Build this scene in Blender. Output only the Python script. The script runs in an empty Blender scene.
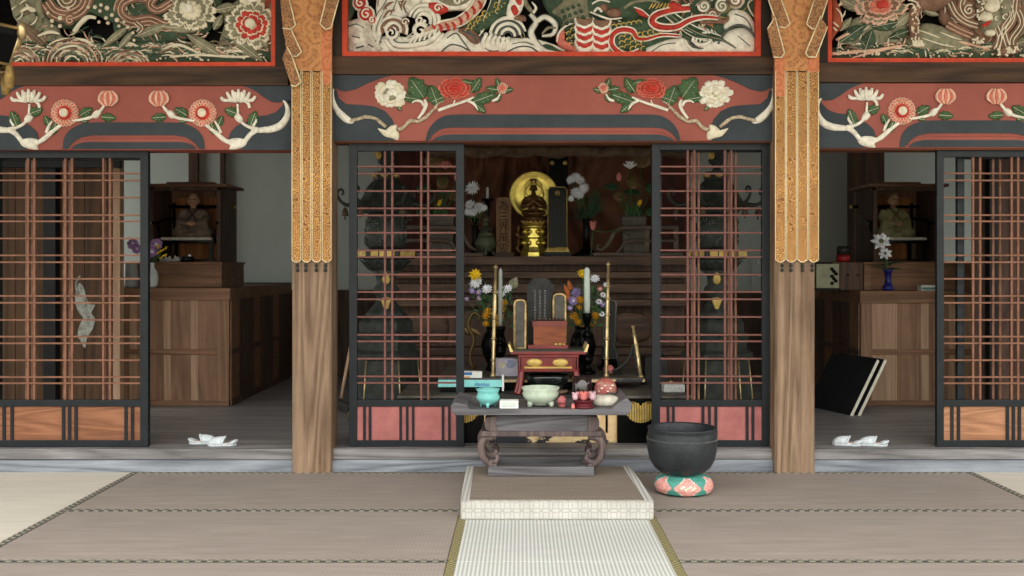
import bpy, bmesh, math, random
from mathutils import Vector, Matrix, Euler
random.seed(7)
SC = bpy.context.scene
COL = SC.collection
PI = math.pi
# ---------------------------------------------------------------- camera model (1024 x 576)
F, CX, CY, H = 1060.0, 521.0, 265.0, 1.25
def X(px, Y): return (px - CX) * Y / F
def Z(py, Y): return H - (py - CY) * Y / F
def P(px, py, Y): return Vector((X(px, Y), Y, Z(py, Y)))
def YF(py, z): return F * (H - z) / (py - CY)

# ---------------------------------------------------------------- mesh builder
def cr(pts, n=6, closed=False):
    """Catmull-Rom through points (any dimension)."""
    pts = [tuple(p) for p in pts]
    m = len(pts)
    out = []
    segs = m if closed else m - 1
    for i in range(segs):
        if closed:
            p0, p1, p2, p3 = pts[(i - 1) % m], pts[i], pts[(i + 1) % m], pts[(i + 2) % m]
        else:
            p0, p1, p2, p3 = pts[max(i - 1, 0)], pts[i], pts[i + 1], pts[min(i + 2, m - 1)]
        for k in range(n):
            t = k / n
            out.append(tuple(0.5 * ((2 * b) + (-a + c) * t + (2 * a - 5 * b + 4 * c - d) * t * t + (-a + 3 * b - 3 * c + d) * t ** 3)
                             for a, b, c, d in zip(p0, p1, p2, p3)))
    if not closed:
        out.append(pts[-1])
    return out

class MB:
    def __init__(self):
        self.v = []; self.f = []; self.fm = []; self.fs = []; self.mats = []; self.cur = 0; self.smooth = False
    def use(self, m):
        if m not in self.mats: self.mats.append(m)
        self.cur = self.mats.index(m); return self
    def add(self, vs, fs, smooth=None):
        b = len(self.v)
        self.v += [tuple(x) for x in vs]
        for f in fs:
            self.f.append([b + i for i in f]); self.fm.append(self.cur)
            self.fs.append(self.smooth if smooth is None else smooth)
        return self
    def box(self, x0, x1, y0, y1, z0, z1):
        vs = [(x, y, z) for z in (z0, z1) for y in (y0, y1) for x in (x0, x1)]
        return self.add(vs, [(0, 2, 3, 1), (4, 5, 7, 6), (0, 1, 5, 4), (2, 6, 7, 3), (0, 4, 6, 2), (1, 3, 7, 5)], False)
    def obox(self, a, b, w, d, up=Vector((0, 0, 1))):
        """a bar from a to b, w across, d along 'up'-ish"""
        a, b = Vector(a), Vector(b); t = (b - a).normalized()
        s = t.cross(up)
        if s.length < 1e-4: s = t.cross(Vector((0, 1, 0)))
        s.normalize(); u = s.cross(t)
        vs = []
        for p in (a, b):
            for i, j in ((-1, -1), (1, -1), (1, 1), (-1, 1)):
                vs.append(p + s * (i * w / 2) + u * (j * d / 2))
        return self.add(vs, [(3, 2, 1, 0), (4, 5, 6, 7), (0, 1, 5, 4), (1, 2, 6, 5), (2, 3, 7, 6), (3, 0, 4, 7)], False)
    def prism(self, poly, off, smooth=False):
        n = len(poly); off = Vector(off)
        vs = [Vector(p) for p in poly] + [Vector(p) + off for p in poly]
        fs = [tuple(range(n)), tuple(range(2 * n - 1, n - 1, -1))]
        fs += [(i, (i + 1) % n, n + (i + 1) % n, n + i) for i in range(n)]
        return self.add(vs, fs, smooth)
    def slab(self, pxs, Y, th, sm=0, closed=True):
        """polygon given in pixels, standing in the plane Y (front), th thick"""
        if sm: pxs = cr(pxs, sm, True)
        return self.prism([P(x, y, Y) for x, y in pxs], (0, th, 0))
    def pillow(self, pts, h, c=None, rings=((1, 0), (.86, .55), (.5, .92)), flat=0.0, nrm=(0, -1, 0)):
        """relief: outline pts (3D), bulging h along nrm; flat = wall below the outline"""
        pts = [Vector(p) for p in pts]; n = len(pts); N = Vector(nrm)
        c = c or sum(pts, Vector()) / n
        vs = []; R = list(rings)
        if flat: R = [(1, -flat / h if h else 0)] + R
        for s, k in R:
            vs += [c + (p - c) * s + N * (h * k) for p in pts]
        vs.append(c + N * h)
        fs = []
        for r in range(len(R) - 1):
            fs += [(r * n + i, r * n + (i + 1) % n, (r + 1) * n + (i + 1) % n, (r + 1) * n + i) for i in range(n)]
        b = (len(R) - 1) * n
        fs += [(b + i, b + (i + 1) % n, len(vs) - 1) for i in range(n)]
        return self.add(vs, fs, True)
    def ppx(self, pxs, Y, h, sm=4, flat=.01, cpx=None):
        if sm: pxs = cr(pxs, sm, True)
        return self.pillow([P(x, y, Y) for x, y in pxs], h, P(*cpx, Y) if cpx else None, flat=flat)
    def tube(self, pts, r, n=8, caps=True, flat=1.0, nrm=None):
        pts = [Vector(p) for p in pts]; m = len(pts)
        rs = [r] * m if isinstance(r, (int, float)) else list(r)
        if len(rs) != m:
            k = len(rs) - 1
            rr = []
            for i in range(m):
                t = i / (m - 1) * k; a = min(int(t), k - 1); rr.append(rs[a] + (rs[a + 1] - rs[a]) * (t - a))
            rs = rr
        vs = []; u = None
        for i, p in enumerate(pts):
            t = (pts[min(i + 1, m - 1)] - pts[max(i - 1, 0)])
            if t.length < 1e-9: t = Vector((0, 0, 1))
            t.normalize()
            if u is None:
                ref = Vector(nrm) if nrm else (Vector((0, 1, 0)) if abs(t.y) < .9 else Vector((1, 0, 0)))
                u = (ref - t * ref.dot(t)).normalized()
            else:
                u = (u - t * u.dot(t))
                u = u.normalized() if u.length > 1e-6 else t.orthogonal().normalized()
            w = t.cross(u)
            for k in range(n):
                a = 2 * PI * k / n
                vs.append(p + (u * (math.cos(a) * flat) + w * math.sin(a)) * rs[i])
        fs = [(i * n + k, i * n + (k + 1) % n, (i + 1) * n + (k + 1) % n, (i + 1) * n + k) for i in range(m - 1) for k in range(n)]
        if caps:
            fs += [tuple(range(n - 1, -1, -1)), tuple(range((m - 1) * n, m * n))]
        return self.add(vs, fs, True)
    def tpx(self, pxs, Y, rpx, sm=5, n=7, dy=0.0, flat=.8):
        """round stroke through pixel points in plane Y; radii in pixels"""
        q = cr(pxs, sm) if sm else pxs
        k = Y / F
        rs = [rpx * k] if isinstance(rpx, (int, float)) else [r * k for r in rpx]
        if len(rs) == 1: rs = rs[0]
        return self.tube([P(x, y, Y) + Vector((0, dy, 0)) for x, y in q], rs, n, True, flat)
    def lathe(self, prof, n=24, c=(0, 0, 0), smooth=True, rot=0.0, sx=1.0, sy=1.0):
        c = Vector(c); vs = []; m = len(prof)
        for r, z in prof:
            for k in range(n):
                a = 2 * PI * k / n + rot
                vs.append((c.x + r * math.cos(a) * sx, c.y + r * math.sin(a) * sy, c.z + z))
        fs = [(i * n + k, i * n + (k + 1) % n, (i + 1) * n + (k + 1) % n, (i + 1) * n + k) for i in range(m - 1) for k in range(n)]
        if prof[0][0] > 1e-5: fs.append(tuple(range(n - 1, -1, -1)))
        if prof[-1][0] > 1e-5: fs.append(tuple(range((m - 1) * n, m * n)))
        return self.add(vs, fs, smooth)
    def ell(self, c, r, nu=14, nv=8, rot=None):
        c = Vector(c)
        if isinstance(r, (int, float)): r = (r, r, r)
        R = Euler(rot).to_matrix() if rot else Matrix.Identity(3)
        vs = [c + R @ Vector((0, 0, -r[2]))]
        for j in range(1, nv):
            b = -PI / 2 + PI * j / nv
            for k in range(nu):
                a = 2 * PI * k / nu
                vs.append(c + R @ Vector((r[0] * math.cos(b) * math.cos(a), r[1] * math.cos(b) * math.sin(a), r[2] * math.sin(b))))
        vs.append(c + R @ Vector((0, 0, r[2])))
        fs = [(0, 1 + (k + 1) % nu, 1 + k) for k in range(nu)]
        for j in range(nv - 2):
            b = 1 + j * nu
            fs += [(b + k, b + (k + 1) % nu, b + nu + (k + 1) % nu, b + nu + k) for k in range(nu)]
        b = 1 + (nv - 2) * nu
        fs += [(b + k, b + (k + 1) % nu, len(vs) - 1) for k in range(nu)]
        return self.add(vs, fs, True)
    def leafblade(self, base, tip, w, up=(0, -1, 0), fold=.15, n=5, curl=0.0, th=.0015):
        """thin petal/leaf from base to tip with real thickness"""
        base, tip, up = Vector(base), Vector(tip), Vector(up)
        t = tip - base; s = t.cross(up).normalized(); u = s.cross(t).normalized()
        top = []; L = t.length
        for i in range(n + 1):
            k = i / n
            hw = w * math.sin(PI * min(1, .08 + k * .92) ** .8) * .5
            mid = base + t * k + u * (curl * L * (k * k)) 
            e = u * (fold * hw)
            top.append((mid - s * hw + e, mid, mid + s * hw + e))
        vs = [q for r in top for q in r] + [q - u * th for r in top for q in r]
        m = 3 * (n + 1); fs = []
        for i in range(n):
            for j in range(2):
                a = i * 3 + j
                fs.append((a, a + 1, a + 4, a + 3)); fs.append((m + a + 3, m + a + 4, m + a + 1, m + a))
            fs.append((i * 3, i * 3 + 3, m + i * 3 + 3, m + i * 3)); fs.append((i * 3 + 2, m + i * 3 + 2, m + i * 3 + 5, i * 3 + 5))
        fs.append((0, m, m + 1, 1)); fs.append((1, m + 1, m + 2, 2))
        return self.add(vs, fs, True)
    def build(self, name, parent=None, loc=None, mat=None, bevel=0, remesh=0, recalc=True, smooth=None):
        me = bpy.data.meshes.new(name)
        off = Vector((0, 0, 0))
        if parent is not None:
            p = parent
            while p is not None: off += p.location; p = p.parent
        if loc is not None: off = off + Vector(loc)
        me.from_pydata([tuple(Vector(v) - off) for v in self.v], [], self.f)
        if mat is not None: self.mats = [mat]; self.fm = [0] * len(self.f)
        for m in self.mats: me.materials.append(m)
        me.polygons.foreach_set('material_index', self.fm)
        me.polygons.foreach_set('use_smooth', self.fs if smooth is None else [smooth] * len(self.f))
        if recalc:
            bm = bmesh.new(); bm.from_mesh(me); bmesh.ops.recalc_face_normals(bm, faces=bm.faces[:]); bm.to_mesh(me); bm.free()
        me.update()
        o = bpy.data.objects.new(name, me); COL.objects.link(o)
        if parent is not None: o.parent = parent
        if loc is not None: o.location = Vector(loc)
        if bevel:
            b = o.modifiers.new('bevel', 'BEVEL'); b.width = bevel; b.segments = 2; b.limit_method = 'ANGLE'; b.angle_limit = math.radians(40)
        if remesh:
            r = o.modifiers.new('remesh', 'REMESH'); r.mode = 'VOXEL'; r.voxel_size = remesh; r.use_smooth_shade = True
            s = o.modifiers.new('smooth', 'SMOOTH'); s.iterations = 3; s.factor = .5
        return o

def tag(o, label=None, cat=None, group=None, kind=None):
    if label: o['label'] = label
    if cat: o['category'] = cat
    if group: o['group'] = group
    if kind: o['kind'] = kind
    return o
def thing(name, label, cat, loc=(0, 0, 0), group=None):
    o = bpy.data.objects.new(name, None); COL.objects.link(o); o.location = loc; o.empty_display_size = .05
    return tag(o, label, cat, group)
def struct(name, mb, mat=None, bevel=0, label=None):
    o = mb.build(name, mat=mat, bevel=bevel); o['kind'] = 'structure'
    if label: o['label'] = label
    return o
def dup(o, loc=None, rz=None, label=None, group=None):
    """a copy of a thing with copies of its parts and sub-parts"""
    r = o.copy(); COL.objects.link(r)
    if loc is not None: r.location = loc
    if rz is not None: r.rotation_euler = (0, 0, rz)
    if label: r['label'] = label
    if group: r['group'] = group
    for ch in list(o.children):
        c = ch.copy(); COL.objects.link(c); c.parent = r
        for g in list(ch.children):
            d = g.copy(); COL.objects.link(d); d.parent = c
    return r

# ---------------------------------------------------------------- materials
def lin(c):
    """sRGB 0-255 -> linear"""
    return tuple(((x / 255) / 12.92 if x / 255 <= .04045 else ((x / 255 + .055) / 1.055) ** 2.4) for x in c)
class NT:
    def __init__(self, name, rough=.6, metal=0.0, spec=.5):
        self.m = bpy.data.materials.new(name); self.m.use_nodes = True
        self.n = self.m.node_tree.nodes; self.l = self.m.node_tree.links
        self.b = self.n['Principled BSDF']; self.b.inputs['Roughness'].default_value = rough
        self.b.inputs['Metallic'].default_value = metal; self.b.inputs['Specular IOR Level'].default_value = spec
    def new(self, t, **kw):
        x = self.n.new(t)
        for k, v in kw.items(): setattr(x, k, v)
        return x
    def link(self, a, b): self.l.new(a, b)
    def coords(self, scale=(1, 1, 1), rot=(0, 0, 0), loc=(0, 0, 0)):
        tc = self.new('ShaderNodeTexCoord'); mp = self.new('ShaderNodeMapping')
        mp.inputs['Scale'].default_value = scale; mp.inputs['Rotation'].default_value = rot; mp.inputs['Location'].default_value = loc
        self.link(tc.outputs['Object'], mp.inputs['Vector']); return mp.outputs['Vector']
    def noise(self, vec, scale=5, detail=4, rough=.55, dist=0.0):
        x = self.new('ShaderNodeTexNoise'); self.link(vec, x.inputs['Vector'])
        x.inputs['Scale'].default_value = scale; x.inputs['Detail'].default_value = detail
        x.inputs['Roughness'].default_value = rough; x.inputs['Distortion'].default_value = dist
        return x.outputs['Fac']
    def vor(self, vec, scale=5, feature='F1', rnd=1.0, out='Distance'):
        x = self.new('ShaderNodeTexVoronoi', feature=feature); self.link(vec, x.inputs['Vector'])
        x.inputs['Scale'].default_value = scale; x.inputs['Randomness'].default_value = rnd
        return x.outputs[out]
    def ramp(self, fac, stops, interp='LINEAR'):
        r = self.new('ShaderNodeValToRGB'); r.color_ramp.interpolation = interp
        e = r.color_ramp.elements
        while len(e) > 1: e.remove(e[0])
        e[0].position = stops[0][0]; e[0].color = (*stops[0][1], 1) if len(stops[0][1]) == 3 else stops[0][1]
        for p, c in stops[1:]:
            q = e.new(p); q.color = (*c, 1) if len(c) == 3 else c
        self.link(fac, r.inputs['Fac']); return r.outputs['Color']
    def mix(self, fac, a, b, mode='MIX'):
        x = self.new('ShaderNodeMix', data_type='RGBA', blend_type=mode)
        ins = [i for i in x.inputs if i.type == 'RGBA']
        for s, v in ((x.inputs[0], fac), (ins[0], a), (ins[1], b)):
            if hasattr(v, 'node'): self.link(v, s)
            elif isinstance(v, (int, float)): s.default_value = v
            else: s.default_value = (*v, 1) if len(v) == 3 else v
        return [o for o in x.outputs if o.type == 'RGBA'][0]
    def math(self, op, a, b=None, c=None):
        x = self.new('ShaderNodeMath', operation=op)
        for i, v in enumerate((a, b, c)):
            if v is None: continue
            if hasattr(v, 'node'): self.link(v, x.inputs[i])
            else: x.inputs[i].default_value = v
        return x.outputs[0]
    def sep(self, vec):
        x = self.new('ShaderNodeSeparateXYZ'); self.link(vec, x.inputs[0]); return x.outputs
    def color(self, c):
        if hasattr(c, 'node'): self.link(c, self.b.inputs['Base Color'])
        else: self.b.inputs['Base Color'].default_value = (*c, 1)
    def bump(self, h, strength=.3, dist=.002):
        x = self.new('ShaderNodeBump'); x.inputs['Strength'].default_value = strength; x.inputs['Distance'].default_value = dist
        self.link(h, x.inputs['Height']); self.link(x.outputs['Normal'], self.b.inputs['Normal'])
_mc = {}
def sc3(c, k): return tuple(min(1, max(0, x * k)) for x in c)
def M(name, rgb, rough=.6, metal=0.0, var=.18, scale=12, bump=.15, bscale=60, spec=.22, rgb2=None, emit=0):
    """plain painted / lacquered / cast surface with slight uneven colour"""
    if name in _mc: return _mc[name]
    t = NT(name, rough, metal, spec); v = t.coords(); c = lin(rgb)
    c2 = lin(rgb2) if rgb2 else sc3(c, 1 - var * 1.6)
    f = t.noise(v, scale, 5, .65)
    t.color(t.ramp(f, [(.32, c2), (.62, c if rgb2 else sc3(c, 1 + var * .5))]))
    if bump: t.bump(t.noise(v, bscale, 3), bump, .002)
    _mc[name] = t.m; return t.m
def wood(name, rgb, rgb2, axis='z', scale=1.0, rough=.6, bump=.25, rings=9.0, spec=.2):
    """long-grained wood; axis = the direction of the grain"""
    if name in _mc: return _mc[name]
    t = NT(name, rough, 0, spec)
    k = {'x': (.06, 1, 1), 'y': (1, .06, 1), 'z': (1, 1, .06)}[axis]
    v = t.coords(tuple(q * scale for q in k))
    big = t.noise(v, 3.2, 2, .5, 1.2)
    r = t.math('FRACT', t.math('MULTIPLY', big, rings))
    r = t.math('ABSOLUTE', t.math('SUBTRACT', r, .5))
    fine = t.noise(v, 60, 4, .7)
    f = t.math('ADD', t.math('MULTIPLY', r, .9), t.math('MULTIPLY', t.math('SUBTRACT', fine, .25), .9))
    patch = t.noise(t.coords((1, 1, 1)), 2.3, 3)
    a, b = lin(rgb), lin(rgb2)
    col = t.ramp(f, [(.1, b), (.75, a)])
    t.color(t.mix(t.ramp(patch, [(.35, (0, 0, 0)), (.7, (1, 1, 1))]), col, t.mix(.35, col, sc3(b, .7))))
    t.bump(f, bump, .0025)
    _mc[name] = t.m; return t.m
# ================================================================ shared materials
W_PILLAR = wood('pillar_wood', (160, 134, 110), (98, 76, 58), 'z', 1.0, .6, .3, 11)
W_SILL = wood('sill_wood', (160, 157, 156), (92, 90, 90), 'x', 1.0, .55, .5, 12)
W_SILL2 = wood('weathered_sill_wood', (166, 171, 178), (102, 107, 117), 'x', .9, .5, .5, 14)
W_BROWN = wood('frame_brown_wood', (96, 70, 50), (44, 34, 28), 'x', .8, .6, .3, 9)
W_BROWNV = wood('frame_brown_wood_upright', (64, 52, 42), (34, 30, 27), 'z', .8, .6, .3, 9)
W_CAB = wood('cabinet_wood', (154, 120, 95), (114, 85, 66), 'z', .9, .55, .2, 10)
W_CABH = wood('cabinet_wood_flat', (150, 112, 86), (106, 78, 60), 'x', .9, .55, .2, 9)
W_CABPALE = wood('cabinet_pale_wood', (186, 156, 128), (154, 122, 96), 'z', .9, .55, .2, 10)
W_CABDARK = wood('cabinet_dark_wood', (104, 80, 66), (66, 50, 44), 'z', .9, .55, .2, 10)
W_BOARD = wood('wall_board_wood', (98, 72, 51), (62, 46, 34), 'z', .8, .6, .25, 8)
W_KEYAKI = wood('door_panel_wood', (188, 138, 104), (140, 96, 70), 'x', 1.6, .5, .2, 13)
W_KEYAKID = wood('brown_door_panel_wood', (164, 112, 82), (118, 76, 54), 'x', 1.6, .5, .2, 13)
W_FLOOR = wood('inner_floor_wood', (150, 148, 146), (108, 104, 104), 'x', .7, .42, .2, 8)
W_ALTAR = wood('altar_wood', (112, 88, 72), (70, 54, 46), 'x', .8, .55, .25, 8)
W_TABLE = wood('offering_table_wood', (122, 121, 125), (74, 71, 74), 'x', 1.2, .5, .35, 9)
W_TABLEV = wood('offering_table_leg_wood', (118, 102, 98), (70, 60, 60), 'z', 1.2, .45, .3, 7)
PLASTER = M('grey_plaster', (196, 206, 200), .9, 0, .05, 1.2, .15, 30)
BLACKP = M('black_door_paint', (26, 32, 36), .42, 0, .25, 7, .12, 50, .3)
BLACKD = M('dark_post_paint', (26, 26, 28), .45, 0, .25, 7, .12, 50)
ROSE = M('rose_red_paint', (174, 108, 104), .6, 0, .14, 9, .12, 70)
ROSEBAR = M('dull_red_bar_paint', (122, 80, 72), .55, 0, .2, 14, .1, 70)
COPPERBAR = M('copper_brown_bar_paint', (132, 92, 72), .5, 0, .2, 14, .1, 70)
VERMIL = M('vermilion_edge_paint', (206, 74, 46), .5, 0, .18, 14, .1, 60)
BEAMRED = M('beam_red_paint', (158, 88, 76), .62, 0, .1, 3, .15, 40)
BEAMBLUE = M('beam_slate_blue_paint', (60, 67, 71), .65, 0, .14, 5, .2, 40)
CREAM = M('cream_paint', (234, 224, 196), .6, 0, .12, 30, .25, 60)
CREAMW = M('white_relief_paint', (240, 234, 216), .6, 0, .16, 26, .3, 60)
PINKCREAM = M('pink_cream_paint', (228, 186, 160), .6, 0, .2, 30, .2, 60)
REDF = M('flower_red_paint', (196, 62, 50), .55, 0, .25, 30, .2, 60)
REDP = M('petal_pink_red_paint', (214, 120, 100), .55, 0, .2, 40, .2, 60)
GREENL = M('leaf_green_paint', (70, 98, 62), .6, 0, .25, 25, .2, 60)
GREEND = M('carving_green_paint', (66, 86, 64), .6, 0, .3, 20, .3, 50)
GREYGR = M('carving_olive_grey_paint', (142, 138, 112), .65, 0, .28, 18, .3, 50)
TAUPE = M('carving_brown_paint', (138, 104, 84), .65, 0, .25, 18, .3, 50)
BRANCHP = M('branch_bark_paint', (214, 198, 170), .7, 0, .4, 60, .5, 60, .2, (132, 110, 86))
VOID = M('shade_and_mark_black', (16, 14, 14), .8, 0, .2, 5, 0)  # flat black painted in for dark gaps; also black marks
GOLD = M('gold_leaf', (250, 224, 120), .38, 1.0, .2, 14, .12, 50)
GOLDP = M('gold_paint', (206, 176, 100), .45, .3, .2, 22, .12, 50)
BRASS = M('old_brass', (214, 190, 140), .34, .75, .25, 20, .1, 60)
BLACKL = M('black_lacquer', (9, 9, 10), .25, 0, .2, 6, 0, 20, .12)
BRONZE = M('dark_bronze', (60, 64, 60), .5, .1, .3, 16, .25, 60)
REDLAC = M('red_lacquer', (124, 38, 36), .28, 0, .22, 12, .05, 50, .6)
TABGREY = M('worn_black_lacquer', (54, 53, 51), .5, 0, .3, 20, .15, 60, .15)

WORNTOP = M('worn_table_top', (104, 97, 88), .55, 0, .35, 9, .2, 60)
def peel():
    t = NT('peeling_black_lacquer', .5); v = t.coords((1, 1, 1))
    f = t.noise(t.coords((1, 1, 2.2)), 5.0, 6, .62, .3)
    mask = t.ramp(f, [(.50, (0, 0, 0)), (.515, (1, 1, 1))])
    cream = t.ramp(t.noise(v, 20, 4), [(.3, lin((214, 180, 128))), (.7, lin((238, 212, 166)))])
    t.color(t.mix(mask, lin((34, 38, 46)), cream)); t.bump(mask, .3, .002)
    return t.m
PEEL = peel()
def peel2():
    t = NT('mostly_bare_ground_lacquer', .55); v = t.coords((1, 1, 1))
    f = t.noise(t.coords((1, 1, .7)), 9.0, 5, .6, .3)
    mask = t.ramp(f, [(.36, (0, 0, 0)), (.375, (1, 1, 1))])
    cream = t.ramp(t.noise(v, 20, 4), [(.3, lin((222, 184, 132))), (.7, lin((240, 210, 162)))])
    t.color(t.mix(mask, lin((34, 38, 46)), cream)); t.bump(mask, .3, .002)
    return t.m
PEEL2 = peel2()

def brocade(name, base, dark, lite, s, vs=.5):
    t = NT(name, .62, 0, .3); v = t.coords()
    wob = t.noise(v, 9 * s, 2)
    d = t.vor(v, 15 * s, 'F1', .75)
    rings = t.math('FRACT', t.math('ADD', t.math('MULTIPLY', d, 3.2), t.math('MULTIPLY', wob, 1.6)))
    r1 = t.ramp(rings, [(.0, (0, 0, 0)), (.12, (1, 1, 1)), (.46, (1, 1, 1)), (.58, (0, 0, 0))])
    d2 = t.vor(v, 60 * s, 'DISTANCE_TO_EDGE', 1)
    vein = t.ramp(d2, [(.04, (1, 1, 1)), (.14, (0, 0, 0))])
    a = t.mix(r1, lin(base), lin(dark)); a = t.mix(t.math('MULTIPLY', t.sep(vein)[0], vs), a, lin(lite))
    t.color(t.mix(t.ramp(t.noise(v, 3, 3), [(.35, (0, 0, 0)), (.75, (.5, .5, .5))]), a, lin(dark)))
    t.bump(t.noise(v, 420, 2), .12, .001)
    return t.m
BROC = brocade('gold_brocade', (214, 160, 90), (118, 74, 40), (220, 172, 104), 2.2, .1)
BROC2 = brocade('bronze_brocade', (204, 142, 86), (172, 112, 68), (226, 176, 116), .6, .4)
BROC3 = brocade('coral_brocade', (214, 128, 84), (184, 104, 66), (226, 162, 110), 1.0, .3)
BROC4 = brocade('brown_ribbon_brocade', (180, 124, 80), (112, 76, 50), (206, 158, 106), 1.3)
BROCEDGE = M('cream_braid', (250, 232, 190), .7, 0, .15, 60, .2, 200)

def tatami(name, rgb, rgb2, axis='x', ribs=0):
    """woven rush; axis = direction of the rushes"""
    t = NT(name, .65, 0, .18)
    k = (.03, 1, 1) if axis == 'x' else (1, .03, 1)
    fine = t.noise(t.coords(k), 160, 3, .7); streak = t.noise(t.coords((.12, 1, 1) if axis == 'x' else (1, .12, 1)), 26, 3, .6)
    patch = t.noise(t.coords(), 2.2, 3)
    f = t.math('ADD', t.math('MULTIPLY', fine, .5), t.math('MULTIPLY', streak, .5))
    col = t.ramp(f, [(.3, lin(rgb2)), (.68, lin(rgb))])
    col = t.mix(t.ramp(patch, [(.4, (0, 0, 0)), (.7, (.35, .35, .35))]), col, lin(rgb2))
    h = f
    s = t.sep(t.coords())
    if ribs:
        w = t.math('SINE', t.math('MULTIPLY', s[0], 2 * PI * ribs))
        w = t.math('ADD', t.math('MULTIPLY', w, .5), .5)
        w2 = t.math('ADD', t.math('MULTIPLY', t.math('SINE', t.math('MULTIPLY', s[1], 2 * PI * 60)), .5), .5)
        col = t.mix(t.math('MULTIPLY', w, .42), col, lin(sc3(rgb2, .84)))
        col = t.mix(t.math('MULTIPLY', w2, .12), col, lin(sc3(rgb2, .8)))
        h = t.math('SUBTRACT', f, w)
    else:
        w = t.math('ADD', t.math('MULTIPLY', t.math('SINE', t.math('MULTIPLY', s[0 if axis == 'x' else 1], 2 * PI * 62)), .5), .5)
        col = t.mix(t.math('MULTIPLY', w, .10), col, lin(sc3(rgb2, .75)))
    t.color(col); t.bump(h, .25, .002); return t.m
T_BROWN = tatami('sunworn_rush', (164, 154, 145), (137, 128, 120), 'x')
T_BEIGE = tatami('straw_rush', (216, 211, 198), (192, 186, 172), 'x')
T_PALE = tatami('pale_ribbed_rush', (220, 222, 215), (204, 208, 202), 'x', 57)
def heri(name, a, b, s=26):
    t = NT(name, .75); v = t.coords(); q = t.sep(v)
    u = t.math('MULTIPLY', q[0], s); w = t.math('MULTIPLY', q[1], s)
    z1 = t.math('ABSOLUTE', t.math('SUBTRACT', t.math('FRACT', t.math('ADD', u, w)), .5))
    z2 = t.math('ABSOLUTE', t.math('SUBTRACT', t.math('FRACT', t.math('SUBTRACT', u, w)), .5))
    f = t.math('ADD', z1, z2)
    t.color(t.mix(t.ramp(f, [(.48, (0, 0, 0)), (.56, (1, 1, 1))]), lin(a), lin(b)))
    return t.m
HERI = heri('dark_patterned_edging', (58, 58, 54), (150, 146, 130), 20)
HERIG = heri('green_gold_edging', (86, 84, 62), (156, 144, 96), 34)

# ================================================================ the room
FP = 6.37          # front face of the pillars
FL = .134          # inner floor level
b = MB(); b.box(-7, 7, -2.2, 6.42, -.3, -.056); struct('floor', b, wood('hall_floor_wood', (120, 104, 92), (84, 72, 64), 'x'))
b = MB(); b.box(-60, 60, -70, -2.2, -.75, -.7); o = struct('ground', b, M('courtyard_gravel', (196, 190, 178), .95, 0, .15, 3, .3, 40))
b = MB()
b.box(-6.2, 6.4, 6.63, 10.85, -.1, FL - .001); struct('floor_inner', b, W_FLOOR)
b = MB()
for i in range(6):
    b.box(-7, 7, 3.2 + i * .63, 3.2 + i * .63 + .62, 3.75, 3.8)
for i in range(12): b.box(-7 + i * 1.2, -6.9 + i * 1.2, 3.2, 7.0, 3.62, 3.75)
struct('ceiling', b, wood('ceiling_wood', (150, 122, 96), (110, 88, 70), 'y'))
b = MB(); b.box(-6.2, 6.4, 6.64, 10.85, 2.75, 2.8); struct('ceiling_inner', b, W_CABDARK)
b = MB(); b.box(-6.2, 6.4, 10.75, 10.85, FL, 2.8); struct('wall_back', b, PLASTER)
b = MB(); b.box(-6.3, -6.2, 6.5, 8.3, -.1, 2.8); b.box(-6.3, -6.2, 8.3, 10.85, -.1, .5); b.box(-6.3, -6.2, 8.3, 10.85, 2.4, 2.8); struct('wall_left', b, PLASTER)  # unseen opening added to let light into the inner room
b = MB(); b.box(6.4, 6.5, 6.5, 8.6, -.1, 2.8); b.box(6.4, 6.5, 8.6, 10.85, -.1, .9); b.box(6.4, 6.5, 8.6, 10.85, 2.2, 2.8); struct('wall_right', b, PLASTER)  # opening out of view, added for light on this side too
b = MB(); b.box(-7, 7, 6.64, 6.7, 2.36, 3.8); struct('transom_shade_sheet', b, VOID)  # black sheet painted as the darkness above the inner room
b = MB(); b.box(-7.0, -6.2, 6.4, 6.5, -.1, 3.8); b.box(6.4, 7.0, 6.4, 6.5, -.1, 3.8); struct('wall_front', b, W_BROWNV)
# posts against the back wall
for i, (px, w, y0, y1, m) in enumerate([(193, 9, 120, 186, W_CABDARK), (222, 4, 120, 290, W_CABDARK)]):
    b = MB(); Y = 10.69; b.box(X(px - w / 2, Y), X(px + w / 2, Y), Y, 10.75, Z(y1, Y), 2.75); struct('trim_%d' % (i + 1), b, m)
b = MB(); Y = 10.69; b.box(X(849, Y), X(876, Y), Y - .1, 10.75, FL, 2.75); struct('trim_3', b, W_CABDARK)
b = MB(); b.box(X(876, Y), X(881, Y), Y - .1, 10.75, FL, 2.75); struct('trim_4', b, W_CABDARK)
# wood dado along the back wall between the posts
b = MB(); Y = 10.66
b.box(X(200, Y), X(425, Y), Y, 10.75, FL, Z(290, Y)); b.box(X(655, Y), X(850, Y), Y, 10.75, FL, Z(292, Y))
struct('trim_5', b, W_CABDARK)
# sills
b = MB(); b.box(-6.2, X(292, FP), 6.40, 6.62, -.056, .069); struct('trim_6', b, W_SILL2)
b = MB(); b.box(X(331, FP), X(775, FP), 6.42, 6.62, -.056, .069); struct('trim_7', b, W_SILL2)
b = MB(); b.box(X(815, FP), 6.4, 6.40, 6.62, -.056, .069); struct('trim_8', b, W_SILL2)
b = MB(); b.box(-6.2, X(292, FP), 6.43, 6.64, .071, FL); struct('trim_9', b, W_SILL, .003)
b = MB(); b.box(X(331, FP), X(775, FP), 6.44, 6.64, .071, FL); struct('trim_10', b, W_SILL, .003)
b = MB(); b.box(X(815, FP), 6.4, 6.43, 6.64, .071, FL); struct('trim_11', b, W_SILL, .003)
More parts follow.
